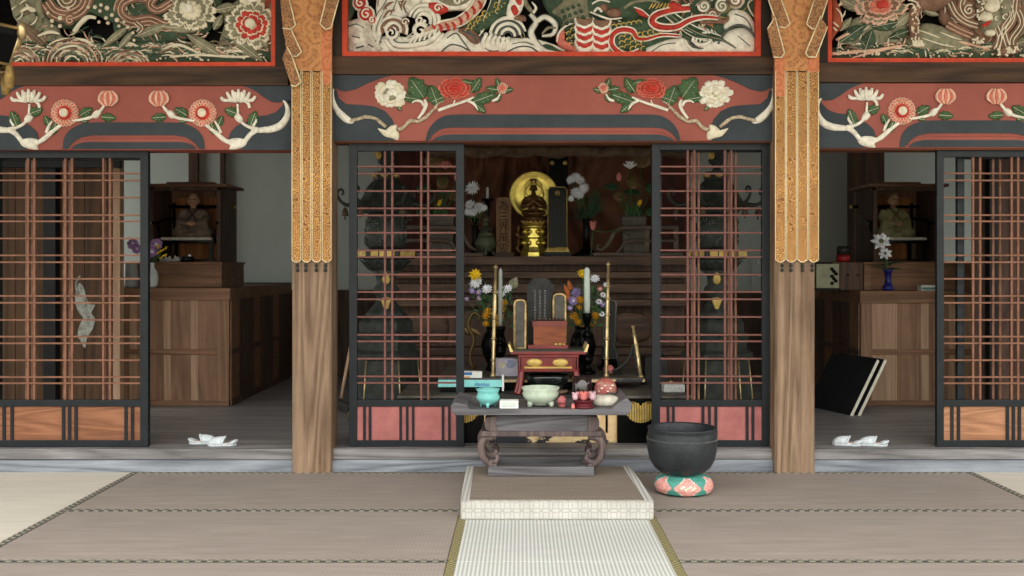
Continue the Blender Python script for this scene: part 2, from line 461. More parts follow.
# head rails above the sliding screens
for i, (a, c, y0, y1) in enumerate([(-700, 292, 148.5, 150.2), (331, 775, 140, 142.5), (815, 1700, 147.0, 149.6)]):
    Y = 6.46; b = MB(); b.box(max(-6.2, X(a, Y)), min(6.4, X(c, Y)), Y, 6.63, Z(y1, Y), Z(y0, Y))
    struct('trim_%d' % (12 + i), b, wood('head_rail_wood', (150, 92, 66), (100, 62, 46), 'x'))
# pillars
PILL = []
for i, (a, c) in enumerate([(292, 331), (775, 815), (-192 - 39, -192), (1299, 1338)]):
    b = MB(); x0, x1 = X(a, FP), X(c, FP); ch = .012; y0, y1 = FP, FP + .24
    poly = [(x0 + ch, y0), (x1 - ch, y0), (x1, y0 + ch), (x1, y1 - ch), (x1 - ch, y1), (x0 + ch, y1), (x0, y1 - ch), (x0, y0 + ch)]
    b.prism([(x, y, -.055) for x, y in poly], (0, 0, 3.7))
    o = struct('pillar', b, W_PILLAR)

# ---------------------------------------------------------------- tatami
def mat_(label, x0, x1, y0, y1, m, edge, em, ew=.038, grp=None, name='tatami_mat'):
    """edge: which sides carry cloth edging: f(ront) b(ack) l r"""
    g = .0015
    t = thing(name, label, 'tatami mat', ((x0 + x1) / 2, (y0 + y1) / 2, -.055), grp)
    b = MB(); b.box(x0 + g, x1 - g, y0 + g, y1 - g, -.0555, -.001); b.build('rush_cover', t, mat=m, bevel=.002)
    for e in edge:
        b = MB()
        if e == 'f': b.box(x0 + g, x1 - g, y0 + g, y0 + ew, -.02, .0008)
        if e == 'b': b.box(x0 + g, x1 - g, y1 - ew, y1 - g, -.02, .0008)
        if e == 'l': b.box(x0 + g, x0 + ew, y0 + g, y1 - g, -.02, .0008)
        if e == 'r': b.box(x1 - ew, x1 - g, y0 + g, y1 - g, -.02, .0008)
        b.build('edging', t, mat=em)
    return t
R0, R1, R2, R3 = 6.40, 5.385, 4.455, 3.45
XL, XC0, XC1, XR = -2.31, -.312, .668, 2.69
for side, (xa, xb) in (('left', (XL, XC0)), ('right', (XC1, XR))):
    s = 'left' if side == 'left' else 'right'
    mat_('worn grey-brown tatami mat against the sill, %s of the white dais' % s, xa, xb, R1, R0, T_BROWN, 'fb', HERI)
    mat_('worn grey-brown tatami mat, second row from the sill, %s of the pale ribbed runner' % s, xa, xb, R2, R1 - .002, T_BROWN, 'f', HERI)
    mat_('worn grey-brown tatami mat nearest the viewer, %s of the pale ribbed runner' % s, xa, xb, R3, R2 - .002, T_BROWN, 'f', HERI)
mat_('straw-coloured tatami mat at the far left of the hall floor', XL - .98, XL, R2, R0, T_BEIGE, 'lr', HERI)
mat_('straw-coloured tatami mat at the far right of the hall floor', XR, XR + .98, R2, R0, T_BEIGE, 'lr', HERI)
mat_('pale ribbed matting runner with green edging in front of the white dais', XC0, XC1, R2 + .02, 5.30, T_PALE, 'lr', HERIG, .04, name='rush_runner')
mat_('pale ribbed matting runner at the very bottom of the view, nearest the camera', XC0, XC1, R3, R2 + .018, T_PALE, 'lr', HERIG, .04, name='rush_runner')
b = MB(); b.box(XC0, XC1, 5.302, 6.40, -.0555, -.001); tag(b.build('tatami_mat', mat=T_BROWN, loc=(.18, 5.8, -.055)), 'grey-brown tatami mat lying under the white dais', 'tatami mat')

# ---------------------------------------------------------------- sliding lattice screens
HB_C = [166.5, 173.5, 191, 208.3, 215.3, 232.7, 250.3, 257, 274.6, 292, 299.3, 317, 334.9, 341.4, 358.8, 376.5, 383]
HB_S = [173.3, 180.3, 197.5, 215, 221.3, 238.4, 255.3, 262.2, 278.8, 296, 302.8, 320, 336.7, 343.4, 360.3, 377.2, 383.4]
def screen(label, x0, x1, ytop, tr, Y, vb, hb, strips, pm, barm, lw=8, rw=8, grp=None):
    th = .034
    cx, = (X((x0 + x1) / 2, Y),)
    t = thing('lattice_screen', label, 'sliding screen', (cx, Y + th / 2, FL), grp)
    def bx(name, a, c, ya, yc, m, y0=0, y1=th, bev=.002):
        b = MB(); b.box(X(a, Y), X(c, Y), Y + y0, Y + y1, max(FL + .001, Z(yc, Y)), Z(ya, Y)); return b.build(name, t, mat=m, bevel=bev)
    bx('stile', x0, x0 + lw, ytop, 447, BLACKP); bx('stile', x1 - rw, x1, ytop, 447, BLACKP)
    bx('top_rail', x0 + lw, x1 - rw, ytop, ytop + tr, BLACKP, .001, th - .001)
    bx('middle_rail', x0 + lw, x1 - rw, 400, 406.6, BLACKP, .001, th - .001)
    bx('bottom_rail', x0 + lw, x1 - rw, 440.3, 447, BLACKP, .001, th - .001)
    for v in vb: bx('upright_bar', v - 1.0, v + 1.0, ytop + tr, 400, barm, .009, .026, 0)
    for h in hb: bx('cross_bar', x0 + lw, x1 - rw, h - .8, h + .8, barm, .005, .022, 0)
    bx('lower_panel', x0 + lw, x1 - rw, 406.6, 440.3, pm, .012, .024, 0)
    for s in strips: bx('panel_strip', s[0], s[1], 406.6, 440.3, BLACKP, .003, .014, 0)
    return t
SC_L = [(363, 365.6), (368.5, 371.2), (399.3, 401.8), (405.8, 408.3), (411.8, 414.2), (441.6, 444.2), (448, 450.5)]
screen('black-framed lattice screen with rose panels left of the altar opening', 349, 464, 143, 8, 6.50, [384.7, 392, 421, 428], HB_C, SC_L, ROSE, ROSEBAR)
SC_R = [(667, 669.6), (672.3, 674.9), (701.8, 704.6), (708.4, 711), (714.7, 717.5), (746, 748.8), (751.8, 754.6)]
screen('front lattice screen with rose panels right of the altar opening, behind the bronze bell', 652, 770, 141, 9, 6.50, [688, 694.7, 725.3, 731.7], HB_C, SC_R, ROSE, ROSEBAR)
screen('second lattice screen stacked just behind the right-hand rose-panelled screen', 655.5, 771, 144, 8, 6.56, [692.4, 699, 729, 736], HB_C, SC_R, ROSE, COPPERBAR, 6, 6)
SL = [(2.5, 5.5), (9, 12), (61.5, 64.5), (67.5, 70.5), (74, 77), (124, 127), (130.5, 133.5)]
SL = [(5 - 3, 5), (10, 13), (61.5, 64.5), (67.5, 70.5), (74, 77), (124, 127), (130.5, 133.5)]
screen('wide black lattice screen with brown wood panels at the far left, front one', -10, 148, 150, 8, 6.49, [27, 33.5, 64.5, 71.2, 102.6, 109.2], HB_S, SL, W_KEYAKID, COPPERBAR, 8, 8)
screen('wide black lattice screen standing behind the far left front screen', -7, 148.5, 152, 8, 6.55, [25.5, 31.5, 63, 69, 104.2, 110.5], HB_S, SL, W_KEYAKID, COPPERBAR, 7, 6)
SR = [(951, 954), (957.5, 960.5), (1006.5, 1009.5), (1012.5, 1015.5), (1018.5, 1021.5), (1071, 1074), (1077, 1080)]
screen('wide black lattice screen with brown wood panels at the far right, front one', 937, 1094, 150, 7, 6.49, [974, 981, 1012.5, 1019, 1050.5, 1057], HB_S, SR, W_KEYAKI, COPPERBAR, 7, 7)
screen('wide black lattice screen set back behind the far right front screen', 957.5, 1112, 152, 7, 6.55, [994, 1001, 1032, 1039, 1070, 1077], HB_S, [(a + 20, c + 20) for a, c in SR], W_KEYAKI, COPPERBAR, 7, 7)
# ================================================================ painted beams with carved flowers
YB = 6.44      # front of the beams
def rot2(p, a): return (p[0] * math.cos(a) - p[1] * math.sin(a), p[0] * math.sin(a) + p[1] * math.cos(a))
def leaf_pts(cx, cy, L, W, a, lobes=True):
    """lobed leaf outline in pixels; a = direction it points (deg, 0 right, 90 up)"""
    base = [(-.5, 0), (-.46, .34), (-.3, .36), (-.2, .58), (-.02, .44), (.12, .56), (.24, .34), (.36, .3), (.54, 0), (.36, -.3), (.24, -.34), (.12, -.56), (-.02, -.44), (-.2, -.58), (-.3, -.36), (-.46, -.34)]
    if not lobes: base = [(-.5, 0), (-.25, .34), (.1, .42), (.35, .2), (.5, 0), (.35, -.2), (.1, -.42), (-.25, -.34)]
    r = math.radians(a); out = []
    for u, v in base:
        x, y = rot2((u * L, v * W), r); out.append((cx + x, cy - y))
    return out
def petal_pts(cx, cy, r0, r1, w, a, tip=.35):
    """rounded petal between radii r0 and r1 from (cx, cy) at angle a"""
    m = []
    for u, v in ((0, .25), (.45, .46), (.8, .5), (1, tip * .6), (1.0 - .06, 0), (1, -tip * .6), (.8, -.5), (.45, -.46), (0, -.25)):
        x, y = rot2((r0 + (r1 - r0) * u, v * w), a); m.append((cx + x, cy - y))
    return m
def peony(name, parent, cx, cy, r, Y, cols, n=9, squash=1.0, seed=1, edge=None, lift=.012, rings=3):
    rnd = random.Random(seed); b = MB()
    for k in range(rings):
        ra = r * (1 - .27 * k); m = max(5, n - 2 * k)
        for i in range(m):
            a = 2 * PI * (i + .5 * k) / m + rnd.uniform(-.12, .12)
            q = petal_pts(cx, cy, ra * .12, ra * rnd.uniform(.88, 1.06), ra * 2 * PI / m * .82, a)
            q = [(x, cy + (y - cy) * squash) for x, y in q]
            if edge:
                b.use(edge); b.ppx(q, Y - lift * k, lift * .7, 2)
                q = [(cx + (x - cx) * .9, cy + (y - cy) * .9) for x, y in q]
            b.use(cols[min(k, len(cols) - 1)] if not isinstance(cols[0], tuple) else cols[k % len(cols)][i % 2])
            b.ppx(q, Y - lift * k - lift * .12, lift * .95, 2)
    b.use(cols[-1] if not isinstance(cols[0], tuple) else cols[-1][0])
    c = P(cx, cy, Y); rr = r * .2 * Y / F
    b.ell((c.x, Y - lift * rings * 1.0, c.z), (rr, lift * .9, rr * squash))
    return b.build(name, parent)

def red_mum(parent, cx, cy, r, Y):
    b = MB()
    for k, (ra, rb, n, lf, m1) in enumerate([(.62, 1.0, 22, 0, REDP), (.36, .78, 18, .006, REDP), (.22, .52, 14, .011, REDF)]):
        for i in range(n):
            a = 2 * PI * (i + .5 * k) / n
            q = petal_pts(cx, cy, r * .2, r * rb, 2 * PI * r * rb / n * .95, a)
            b.use(PINKCREAM if k < 2 else REDF).ppx(q, Y - lf, .005, 2)
            q = petal_pts(cx, cy, r * .25, r * (rb - .07), 2 * PI * r * rb / n * .5, a)
            b.use(REDP if k < 2 else REDF).ppx(q, Y - lf - .003, .005, 2, 0)
    c = P(cx, cy, Y); rr = r * .33 * Y / F
    b.use(CREAM).ell((c.x, Y - .014, c.z), (rr, .012, rr))
    return b.build('red_chrysanthemum_flower', parent)
def white_mum(parent, cx, cy, s, Y):
    b = MB().use(CREAMW)
    for dx, dy, tx, ty in ((-15, -1, -17.5, -4), (-9, -4, -11.5, -9), (-5, -5.5, -6, -11), (0, -6, 0, -12), (5, -5.5, 6, -11), (9, -4, 11.5, -9), (14, -1, 17, -5)):
        b.tpx([(cx + s * .1 * dx, cy + s * 1), (cx + s * dx * .62, cy + s * dy * .4), (cx + s * dx, cy + s * dy), (cx + s * tx, cy + s * ty)], Y - .004, [1.1 * s, 1.5 * s, 1.9 * s, 1.9 * s, 1.2 * s], 4)
    for dx in (-4, 0, 4):
        b.tpx([(cx + dx * s * .6, cy + 1 * s), (cx + dx * s, cy - 5 * s), (cx + dx * .8 * s, cy - 9 * s)], Y - .012, [1.4 * s, 2.1 * s, 1.6 * s], 4)
    b.tpx([(cx + 6 * s, cy), (cx + 10 * s, cy + 3 * s), (cx + 11 * s, cy + 7 * s)], Y - .006, [1.2 * s, 1.6 * s, 1.4 * s], 4)
    return b.build('white_chrysanthemum_flower', parent)
def bud(parent, cx, cy, r, Y):
    b = MB().use(PINKCREAM)
    for i in range(7):
        k = (i - 3) / 3
        b.use(PINKCREAM if i % 2 == 0 else REDP)
        b.tpx([(cx + k * r * .3, cy + r * .9), (cx + k * r * 1.05, cy + r * .25), (cx + k * r * 1.02, cy - r * .4), (cx + k * r * .55, cy - r * .9), (cx + k * r * .2, cy - r * .85)], Y - .004 - .006 * (1 - abs(k)), [r * .12, r * .19, r * .2, r * .17, r * .1], 4)
    return b.build('chrysanthemum_bud', parent)
def leaf(parent, cx, cy, L, W, a, Y=None, m=None, veins=True, lobes=True, name='leaf', h=.008):
    Y = Y or YB - .006; b = MB().use(m or GREENL); q = leaf_pts(cx, cy, L, W, a, lobes)
    b.ppx(q, Y, h, 2)
    if veins:
        r = math.radians(a); b.use(CREAM)
        def w(u, v):
            x, y = rot2((u * L, v * W), r); return (cx + x, cy - y)
        b.tpx([w(-.5, 0), w(.4, 0)], Y - h * .93, .24, 0, 5)
        for u, v in ((-.05, .33), (-.05, -.33), (.16, .24), (.16, -.24)):
            b.tpx([w(u - .17, 0), w(u, v)], Y - h * .8, .17, 0, 5)
    return b.build(name, parent)
def crescent(parent, pts, name='carved_tusk'):
    b = MB().use(CREAMW); q = [(x, y) for x, y, r in cr(pts, 4)]; b.tpx(q, YB - .003, [max(.3, r) for x, y, r in cr(pts, 4)], 0, 9, 0, .7); return b.build(name, parent)

def side_beam(name, label, cx, y0, y1, half):
    """u = pixels from the beam's middle, v = y offset against the left-hand beam"""
    dv = y0 - 85.0
    t = thing(name, label, 'beam', (X(cx, YB), YB + .1, Z(y1, YB)))
    b = MB(); b.box(X(cx - half, YB), X(cx + half, YB), YB, YB + .18, Z(y1, YB), Z(y0, YB)); b.build('beam_body', t, mat=BEAMRED, bevel=.004)
    k = 132.5
    def m(pts, s): return [(cx + s * (x - k), y + dv) for x, y in pts]
    def m3(pts, s): return [(cx + s * (x - k), y + dv, r) for x, y, r in pts]
    for s in (1, -1):
        b = MB().use(BEAMBLUE)
        b.slab(m([(240, 85.2), (290, 85.2), (290, 104), (284, 99.5), (279, 102.6), (271, 102), (263, 97.5), (255, 91.5), (247, 87.5)], s), YB - .005, .006)
        b.build('blue_corner', t)
        b = MB().use(BEAMBLUE)
        b.slab(m([(284, 100), (290, 101), (290, 150), (243, 150), (233, 147.5), (227, 140), (229.5, 132), (236, 125.5), (246, 121.5), (253, 116.5), (266, 115.3), (275, 112), (281, 106)], s), YB - .005, .006)
        b.build('blue_scroll', t)
        crescent(t, m3([(281.5, 100, .4), (284.5, 103, 1.5), (286.8, 110, 2.6), (285.5, 118, 3.4), (279.5, 125.5, 3.9), (271, 129, 3.8), (262, 130, 3.2), (254, 130.5, 2.4), (250, 130.5, 1.6)], s))
        b = MB().use(CREAMW)
        b.tpx(m([(258, 129.5), (250, 134), (244, 141), (238, 144)], s), YB - .008, [2.4, 2.6, 2.4, 1.6])
        b.tpx(m([(230, 144), (222, 139), (214, 132), (205, 125)], s), YB - .008, [1.8, 2.6, 2.2, 1.6])
        b.tpx(m([(220, 133), (217, 126), (214, 121)], s), YB - .008, [1.4, 1.6, .9])
        b.tpx(m([(196, 121), (184, 119.5), (173, 116.5), (165, 110), (161, 104)], s), YB - .008, [1.4, 1.5, 1.7, 1.6, 1.1])
        b.tpx(m([(257, 129), (248, 127), (241, 122.5), (237.5, 116), (236.5, 104)], s), YB - .008, [2, 1.6, 1.5, 1.3, 1.1])
        b.tpx(m([(252, 126), (255, 121), (254.5, 118)], s), YB - .008, [1.6, 1.4, .8])
        b.build('branch', t)
        for pts in ([(225, 140), (229, 146), (228, 149.5), (236, 149), (243, 146.5), (246, 142), (241, 138.5), (234, 138), (228, 139.5)], [(233, 117), (237, 113.5), (241, 117), (241.5, 121.5), (237, 122.5)], [(165, 112), (169, 110), (173, 113), (174, 117.5), (169, 118)]):
            b = MB().use(CREAMW); b.ppx(m(pts, s), YB - .008, .014, 3); b.build('gnarled_knot', t)
        for lx, ly, L, W, a in ((230, 111.5, 13, 9, 160), (252, 118.5, 15, 9.5, 70), (180, 112, 14, 9, 150), (157.5, 117.5, 14, 8, 185), (212, 128.5, 12, 7, 110), (219, 121, 11, 7, 65), (182, 121, 8, 4, 190)):
            leaf(t, cx + s * (lx - k), ly + dv, L * 1.02, W * 1.05, a if s > 0 else 180 - a)
        red_mum(t, cx + s * (201.5 - k), 113 + dv, 14, YB - .008)
        white_mum(t, cx + s * (237.5 - k), 101 + dv, 1.0, YB - .006)
        bud(t, cx + s * (158 - k), 99 + dv, 8, YB - .006)
    def both(p): return p + [(2 * cx - x, y) for x, y in reversed(p)]
    b = MB().use(BEAMBLUE)
    o = cr(m([(61.5, 149), (63, 138), (70, 129), (82, 123.5), (96, 122.3)], 1), 3); i = cr(m([(66.5, 149), (72, 142.5), (80, 137.5), (92, 135.3)], 1), 3)
    b.prism([P(x, y, YB - .005) for x, y in both(o) + [p for p in reversed(both(i))]], (0, .006, 0)); b.build('blue_arch', t)
    b = MB().use(BEAMBLUE)
    i = cr(m([(70, 149), (75, 144.5), (84, 142.2), (96, 142)], 1), 3)
    b.prism([P(x, y, YB - .005) for x, y in both(i)], (0, .006, 0)); b.build('blue_arch', t)
    b = MB().use(BEAMRED)
    i = cr(m([(69, 147.5), (76, 141.5), (84, 138.6), (96, 138)], 1), 3)
    b.tube([P(x, y, YB) for x, y in both(i)], .006, 6); b.build('arch_bead', t)
    return t
side_beam('painted_beam', 'red and slate-blue beam with chrysanthemum sprays over the left bay', 133.5, 85, 150, 158)
side_beam('painted_beam', 'red and slate-blue beam with chrysanthemum sprays over the right bay', 971, 83, 148, 156)

def centre_beam():
    cx = 553; t = thing('painted_beam', 'red and slate-blue beam with peony branches over the middle bay', 'beam', (X(cx, YB), YB + .1, Z(141, YB)))
    b = MB(); b.box(X(331, YB), X(775, YB), YB, YB + .18, Z(141, YB), Z(75, YB)); b.build('beam_body', t, mat=BEAMRED, bevel=.004)
    def m(pts, s): return pts if s > 0 else [(2 * cx - x, y) for x, y in pts]
    def m3(pts, s): return pts if s > 0 else [(2 * cx - x, y, r) for x, y, r in pts]
    for s in (1, -1):
        b = MB().use(BEAMBLUE)
        b.slab(m([(331, 75.2), (392, 75.2), (381, 78), (368, 83), (355, 89.5), (345, 91.4), (339, 90), (336.5, 88), (331, 91)], s), YB - .005, .006); b.build('blue_corner', t)
        b = MB().use(BEAMBLUE)
        b.slab(m([(331, 92), (336.5, 89.5), (338.5, 98), (346, 104), (363, 105), (375, 106.5), (385, 111), (392, 119), (396, 128), (394, 141), (331, 141)], s), YB - .005, .006); b.build('blue_scroll', t)
        crescent(t, m3([(334, 88.6, .5), (332.6, 93, 1.4), (333.2, 101, 2.2), (336.5, 109, 3), (341.5, 115, 3.8), (347, 119.5, 3.8), (351.5, 121.5, 2.6), (354, 121.5, 1)], s))
        b = MB().use(BRANCHP)
        b.tpx(m([(350, 121), (358, 119), (366, 117), (375, 118.5), (380, 122), (386, 127)], s), YB - .008, [2, 1.7, 2, 1.6, 2, 1.6])
        b.tpx(m([(398, 130), (404, 127), (410, 121), (418, 121.5), (426, 117), (432, 111), (437, 107)], s), YB - .008, [2.2, 1.9, 2.1, 1.8, 2, 1.4, 1])
        b.tpx(m([(432, 111), (438, 104), (444, 101)], s), YB - .008, [1.1, 1, .6]); b.build('bark_branch', t)
        b = MB().use(CREAMW)
        b.tpx(m([(418, 118.5), (423, 112), (426, 105), (424.5, 99.5)], s), YB - .009, [1.2, 1.7, 1.9, 1])
        b.tpx(m([(424, 106), (421, 101.5), (415, 101), (412, 103)], s), YB - .009, [1.6, 1.5, 1.2, .6])
        b.tpx(m([(438, 110.5), (449, 106.5), (460, 103), (468, 100), (474, 97)], s), YB - .009, [1.6, 1.8, 1.4, 1.4, .8])
        b.tpx(m([(468, 101), (474, 104), (478, 110)], s), YB - .009, [1.4, 1.5, .8])
        b.tpx(m([(453, 105.5), (455, 100)], s), YB - .009, [1, .6]); b.tpx(m([(492, 101), (497, 99), (500, 94)], s), YB - .009, [1.4, 1.6, .9]); b.build('white_branch', t)
        b = MB().use(CREAM); b.ppx(m([(377.5, 128), (384, 131), (391, 125.5), (397, 125), (396.5, 130), (399, 133), (398, 140), (391, 138), (384, 136)], s), YB - .008, .014, 3); b.build('bark_leaf', t)
        def lf(lx, ly, L, W, a):
            leaf(t, lx if s > 0 else 2 * cx - lx, ly, L, W, a if s > 0 else 180 - a)
        for q in ((417, 88, 24, 19, 125), (434, 95, 20, 14, 110), (410, 98, 16, 9, 170), (437, 99.5, 14, 9, 200), (476, 85, 17, 11, 55), (484, 98, 24, 12, 20), (480, 108, 14, 8, 320), (466, 82, 12, 6, 170), (492, 89, 12, 7, 170), (399, 108, 7, 4, 310), (498, 83, 10, 6, 110), (508, 90, 10, 6, 10), (498, 98, 9, 6, 250)): lf(*q)
        mx = (lambda x: x if s > 0 else 2 * cx - x)
        peony('cream_peony_flower', t, mx(390.5), 94, 17.5, YB - .006, [(CREAMW, CREAM), (CREAM, CREAMW), (CREAMW, GREYGR)] if s > 0 else [(CREAMW, CREAMW), (CREAM, CREAMW), (CREAMW, CREAM), (CREAM, GREYGR)], 8 if s > 0 else 12, .86, 3 + s, None, .011, 3 if s > 0 else 4)
        peony('red_peony_flower', t, mx(455), 88.5, 17, YB - .006, [REDF, REDF, REDF], 8, .66, 5 + s, REDP, .011)
        peony('small_red_flower', t, mx(502.5), 88, 5.5, YB - .010, [REDF, REDP], 6, 1, 5 + s, CREAM, .006, 2)
    def both(p): return p + [(2 * cx - x, y) for x, y in reversed(p)]
    b = MB().use(BEAMBLUE)
    o = cr([(425.5, 140.8), (428, 131), (435, 121.5), (446, 115.5), (460, 114.4)], 3); i = cr([(428.5, 140.8), (434, 133.5), (443, 128.6), (455, 127.6)], 3)
    b.prism([P(x, y, YB - .005) for x, y in both(o) + list(reversed(both(i)))], (0, .006, 0)); b.build('blue_arch', t)
    b = MB().use(BEAMBLUE); i = cr([(432, 140.8), (438, 136.8), (447, 134.6), (460, 134.4)], 3)
    b.prism([P(x, y, YB - .005) for x, y in both(i)], (0, .006, 0)); b.build('blue_arch', t)
    b = MB().use(BEAMRED); i = cr([(431, 139.5), (437, 134.5), (446, 131.6), (460, 131)], 3)
    b.tube([P(x, y, YB) for x, y in both(i)], .008, 6); b.build('arch_bead', t)
centre_beam()

# ================================================================ brocade hangings on the pillars
def hanging(label, px0, px1, ribbons, top, tears):
    """px0..px1 at the strips; ribbons: polygons; top: outline of the upper cloth"""
    Y = FP - .012; t = thing('brocade_pillar_hanging', label, 'pillar hanging', (X((px0 + px1) / 2, Y), FP, Z(262, Y)))
    b = MB().use(BROC2); b.slab(top, Y - .004, .013); b.build('upper_cloth', t)
    for q in tears:
        b = MB().use(BROC3); b.slab(q, Y - .006, .002); b.build('coral_patch', t)
    w = (px1 - px0) / 4
    for i in range(4):
        a, c = px0 + i * w + .2, px0 + (i + 1) * w - .2
        q = [(a, 71), (c, 71), (c, 259.8), ((a + c) / 2 + 1.5, 262.6), ((a + c) / 2 - 1.5, 262.6), (a, 259.8)]
        b = MB().use(BROC); b.slab(q, Y - .004, .012)
        b.use(BROCEDGE)
        e = [(a + .5, 71), (a + .5, 259.6), ((a + c) / 2 - 1.5, 262), ((a + c) / 2 + 1.5, 262), (c - .5, 259.6), (c - .5, 71)]
        for j in range(5): b.tube([P(*e[j], Y - .005), P(*e[j + 1], Y - .005)], .0027, 6)
        b.build('brocade_strip', t)
    for k, (q, eps) in enumerate(ribbons):
        Yr = Y - .016 - .008 * k
        b = MB().use(BROC4); b.slab(q, Yr, .012); b.use(BROCEDGE)
        for j in eps: b.tube([P(*q[j], Yr - .002), P(*q[(j + 1) % len(q)], Yr - .002)], .004, 6)
        b.build('folded_ribbon', t)
    for dx in (.16, .36, .62, .84):
        b = MB().use(BRONZE)
        x = px0 + (px1 - px0) * dx
        for yy in (265.5, 270):
            p = P(x, yy, FP); b.ell((p.x, FP - .006, p.z), (.011, .012, .012), 10, 6)
        b.build('metal_bead', t)
    return t
hanging('gold brocade cloth wrapped down the left pillar, three ribbon folds on one side', 291.3, 331.8,
    [([(278, -14), (288, -14), (289.5, 0), (295.5, 25), (291, 29), (283, 28.5), (280.3, 2)], (2, 3, 4, 1)),
     ([(282.5, 28), (291, 29), (301.5, 52), (296.5, 56.5), (291.5, 56), (286, 44)], (1, 2, 3, 0)),
     ([(282.3, 58), (287, 47), (292, 56), (301, 82), (295.5, 86.5), (291, 85)], (1, 2, 3, 4)),
     ([(329, -14), (340, -14), (338.5, 0), (331, 28), (325.5, 29.5), (320, 24), (326, 0)], (2, 3, 4, 5))],
    [(283, -14), (337, -14), (333, 20), (331.8, 40), (331.8, 72), (291.3, 72), (291.3, 60), (285, 44), (288, 30), (283, 10)],
    [[(321.6, 32), (331.6, 24), (331.6, 84), (321.6, 84)], [(290, 8), (296, 20), (292, 26)]])
hanging('gold brocade cloth wrapped down the right pillar, ribbon folds on both sides', 774.8, 819.2,
    [([(766, -14), (779, -14), (781.5, 0), (790, 23.5), (785, 28), (779, 26.5), (774, 16), (768.5, 0)], (2, 3, 4, 1, 6)),
     ([(767.5, 29), (775, 16.8), (784.5, 53), (781.5, 57.5), (773.5, 57)], (1, 2, 3, 0)),
     ([(817, -14), (830, -14), (827.5, 0), (818.5, 28), (812, 29), (806.5, 24), (814, 0)], (2, 3, 4, 5, 6)),
     ([(820.5, 16.5), (827.5, 27), (816, 57), (808.5, 57), (805.5, 53)], (1, 2, 3, 4))],
    [(772, -14), (824, -14), (821, 30), (819.2, 60), (819.2, 72), (774.8, 72), (774.8, 60), (772, 30)],
    [[(774.8, 56), (785, 56), (785, 96), (774.8, 96)], [(808, 58), (819.2, 55), (819.2, 72), (808, 72)]])
# ================================================================ carved transoms
YC = 6.50
def panel_frame(name, label, x0, x1, yb, red, sides, wood_w):
    """x0..x1: opening in pixels; yb: bottom of the carving; frame runs up out of the view"""
    Yf = 6.43; t = thing(name, label, 'carved transom', (X((x0 + x1) / 2, YC), YC, Z(yb, YC)))
    top = -130
    b = MB(); b.box(X(x0 - 12, 6.6), X(x1 + 12, 6.6), 6.6, 6.63, Z(yb + 8, 6.6), Z(top, 6.6)); b.build('shade_backing', t, mat=VOID)  # black sheet stands in for the dark space behind the pierced carving
    b = MB(); b.box(X(x0 - red, Yf), X(x1 + red, Yf), Yf, Yf + .05, Z(yb + red, Yf), Z(yb, Yf)); b.build('red_border', t, mat=VERMIL)
    b = MB(); b.box(X(x0 - red - sides, Yf), X(x1 + red + sides, Yf), Yf - .012, Yf + .13, Z(yb + red + wood_w, Yf), Z(yb + red, Yf)); b.build('frame_rail', t, mat=W_BROWN, bevel=.003)
    for s, xe in ((-1, x0), (1, x1)):
        a, c = sorted((xe, xe + s * red)); b = MB(); b.box(X(a, Yf), X(c, Yf), Yf, Yf + .05, Z(yb, Yf), Z(top, Yf)); b.build('red_border', t, mat=VERMIL)
        a, c = sorted((xe + s * red, xe + s * (red + sides))); b = MB(); b.box(X(a, Yf), X(c, Yf), Yf - .012, Yf + .13, Z(yb + red, Yf), Z(top, Yf)); b.build('frame_stile', t, mat=W_BROWNV, bevel=.003)
    return t
def spiral(cx, cy, r, turns, a0=0, s=1, k=.12, n=9):
    N = int(turns * n) + 1
    return [(cx + r * (1 - (1 - k) * i / (N - 1)) * math.cos(a0 + s * 2 * PI * turns * i / (N - 1)), cy - r * (1 - (1 - k) * i / (N - 1)) * math.sin(a0 + s * 2 * PI * turns * i / (N - 1))) for i in range(N)]
def arc(cx, cy, rx, ry, a0, a1, n=8):
    return [(cx + rx * math.cos(math.radians(a0 + (a1 - a0) * i / n)), cy - ry * math.sin(math.radians(a0 + (a1 - a0) * i / n))) for i in range(n + 1)]
def band(b, pts, w, m, edge=None, Y=YC, h=.02, ew=.8, dark=None):
    """flowing ribbon-like ridge w px wide, with light edging lines"""
    q = cr(pts, 5)
    L, R = [], []
    for i, p in enumerate(q):
        a, c = q[max(i - 1, 0)], q[min(i + 1, len(q) - 1)]
        dx, dy = c[0] - a[0], c[1] - a[1]; l = math.hypot(dx, dy) or 1
        k = i / (len(q) - 1)
        ww = w if isinstance(w, (int, float)) else (w[0] + (w[1] - w[0]) * k * 2 if k < .5 else w[1] + (w[2] - w[1]) * (k - .5) * 2)
        L.append((p[0] - dy / l * ww / 2, p[1] + dx / l * ww / 2)); R.append((p[0] + dy / l * ww / 2, p[1] - dx / l * ww / 2))
    b.use(m); n = len(q)
    vs = []
    for i in range(n):
        vs += [P(*L[i], Y + .03), P(*L[i], Y), P((L[i][0] * .6 + R[i][0] * .4), (L[i][1] * .6 + R[i][1] * .4), Y - h), P((L[i][0] * .4 + R[i][0] * .6), (L[i][1] * .4 + R[i][1] * .6), Y - h), P(*R[i], Y), P(*R[i], Y + .03)]
    fs = [(i * 6 + j, i * 6 + j + 1, i * 6 + 7 + j, i * 6 + 6 + j) for i in range(n - 1) for j in range(5)] + [tuple(range(5, -1, -1)), tuple(range(n * 6 - 6, n * 6))]
    b.add(vs, fs, True)
    if edge:
        b.use(edge); b.tpx(L, Y - .002, ew, 0, 6); b.tpx(R, Y - .002, ew, 0, 6)
    if dark:
        b.use(dark); b.tpx([((a[0] + c[0]) / 2, (a[1] + c[1]) / 2) for a, c in zip(L, R)], Y - h * .95, ew * .8, 0, 6)
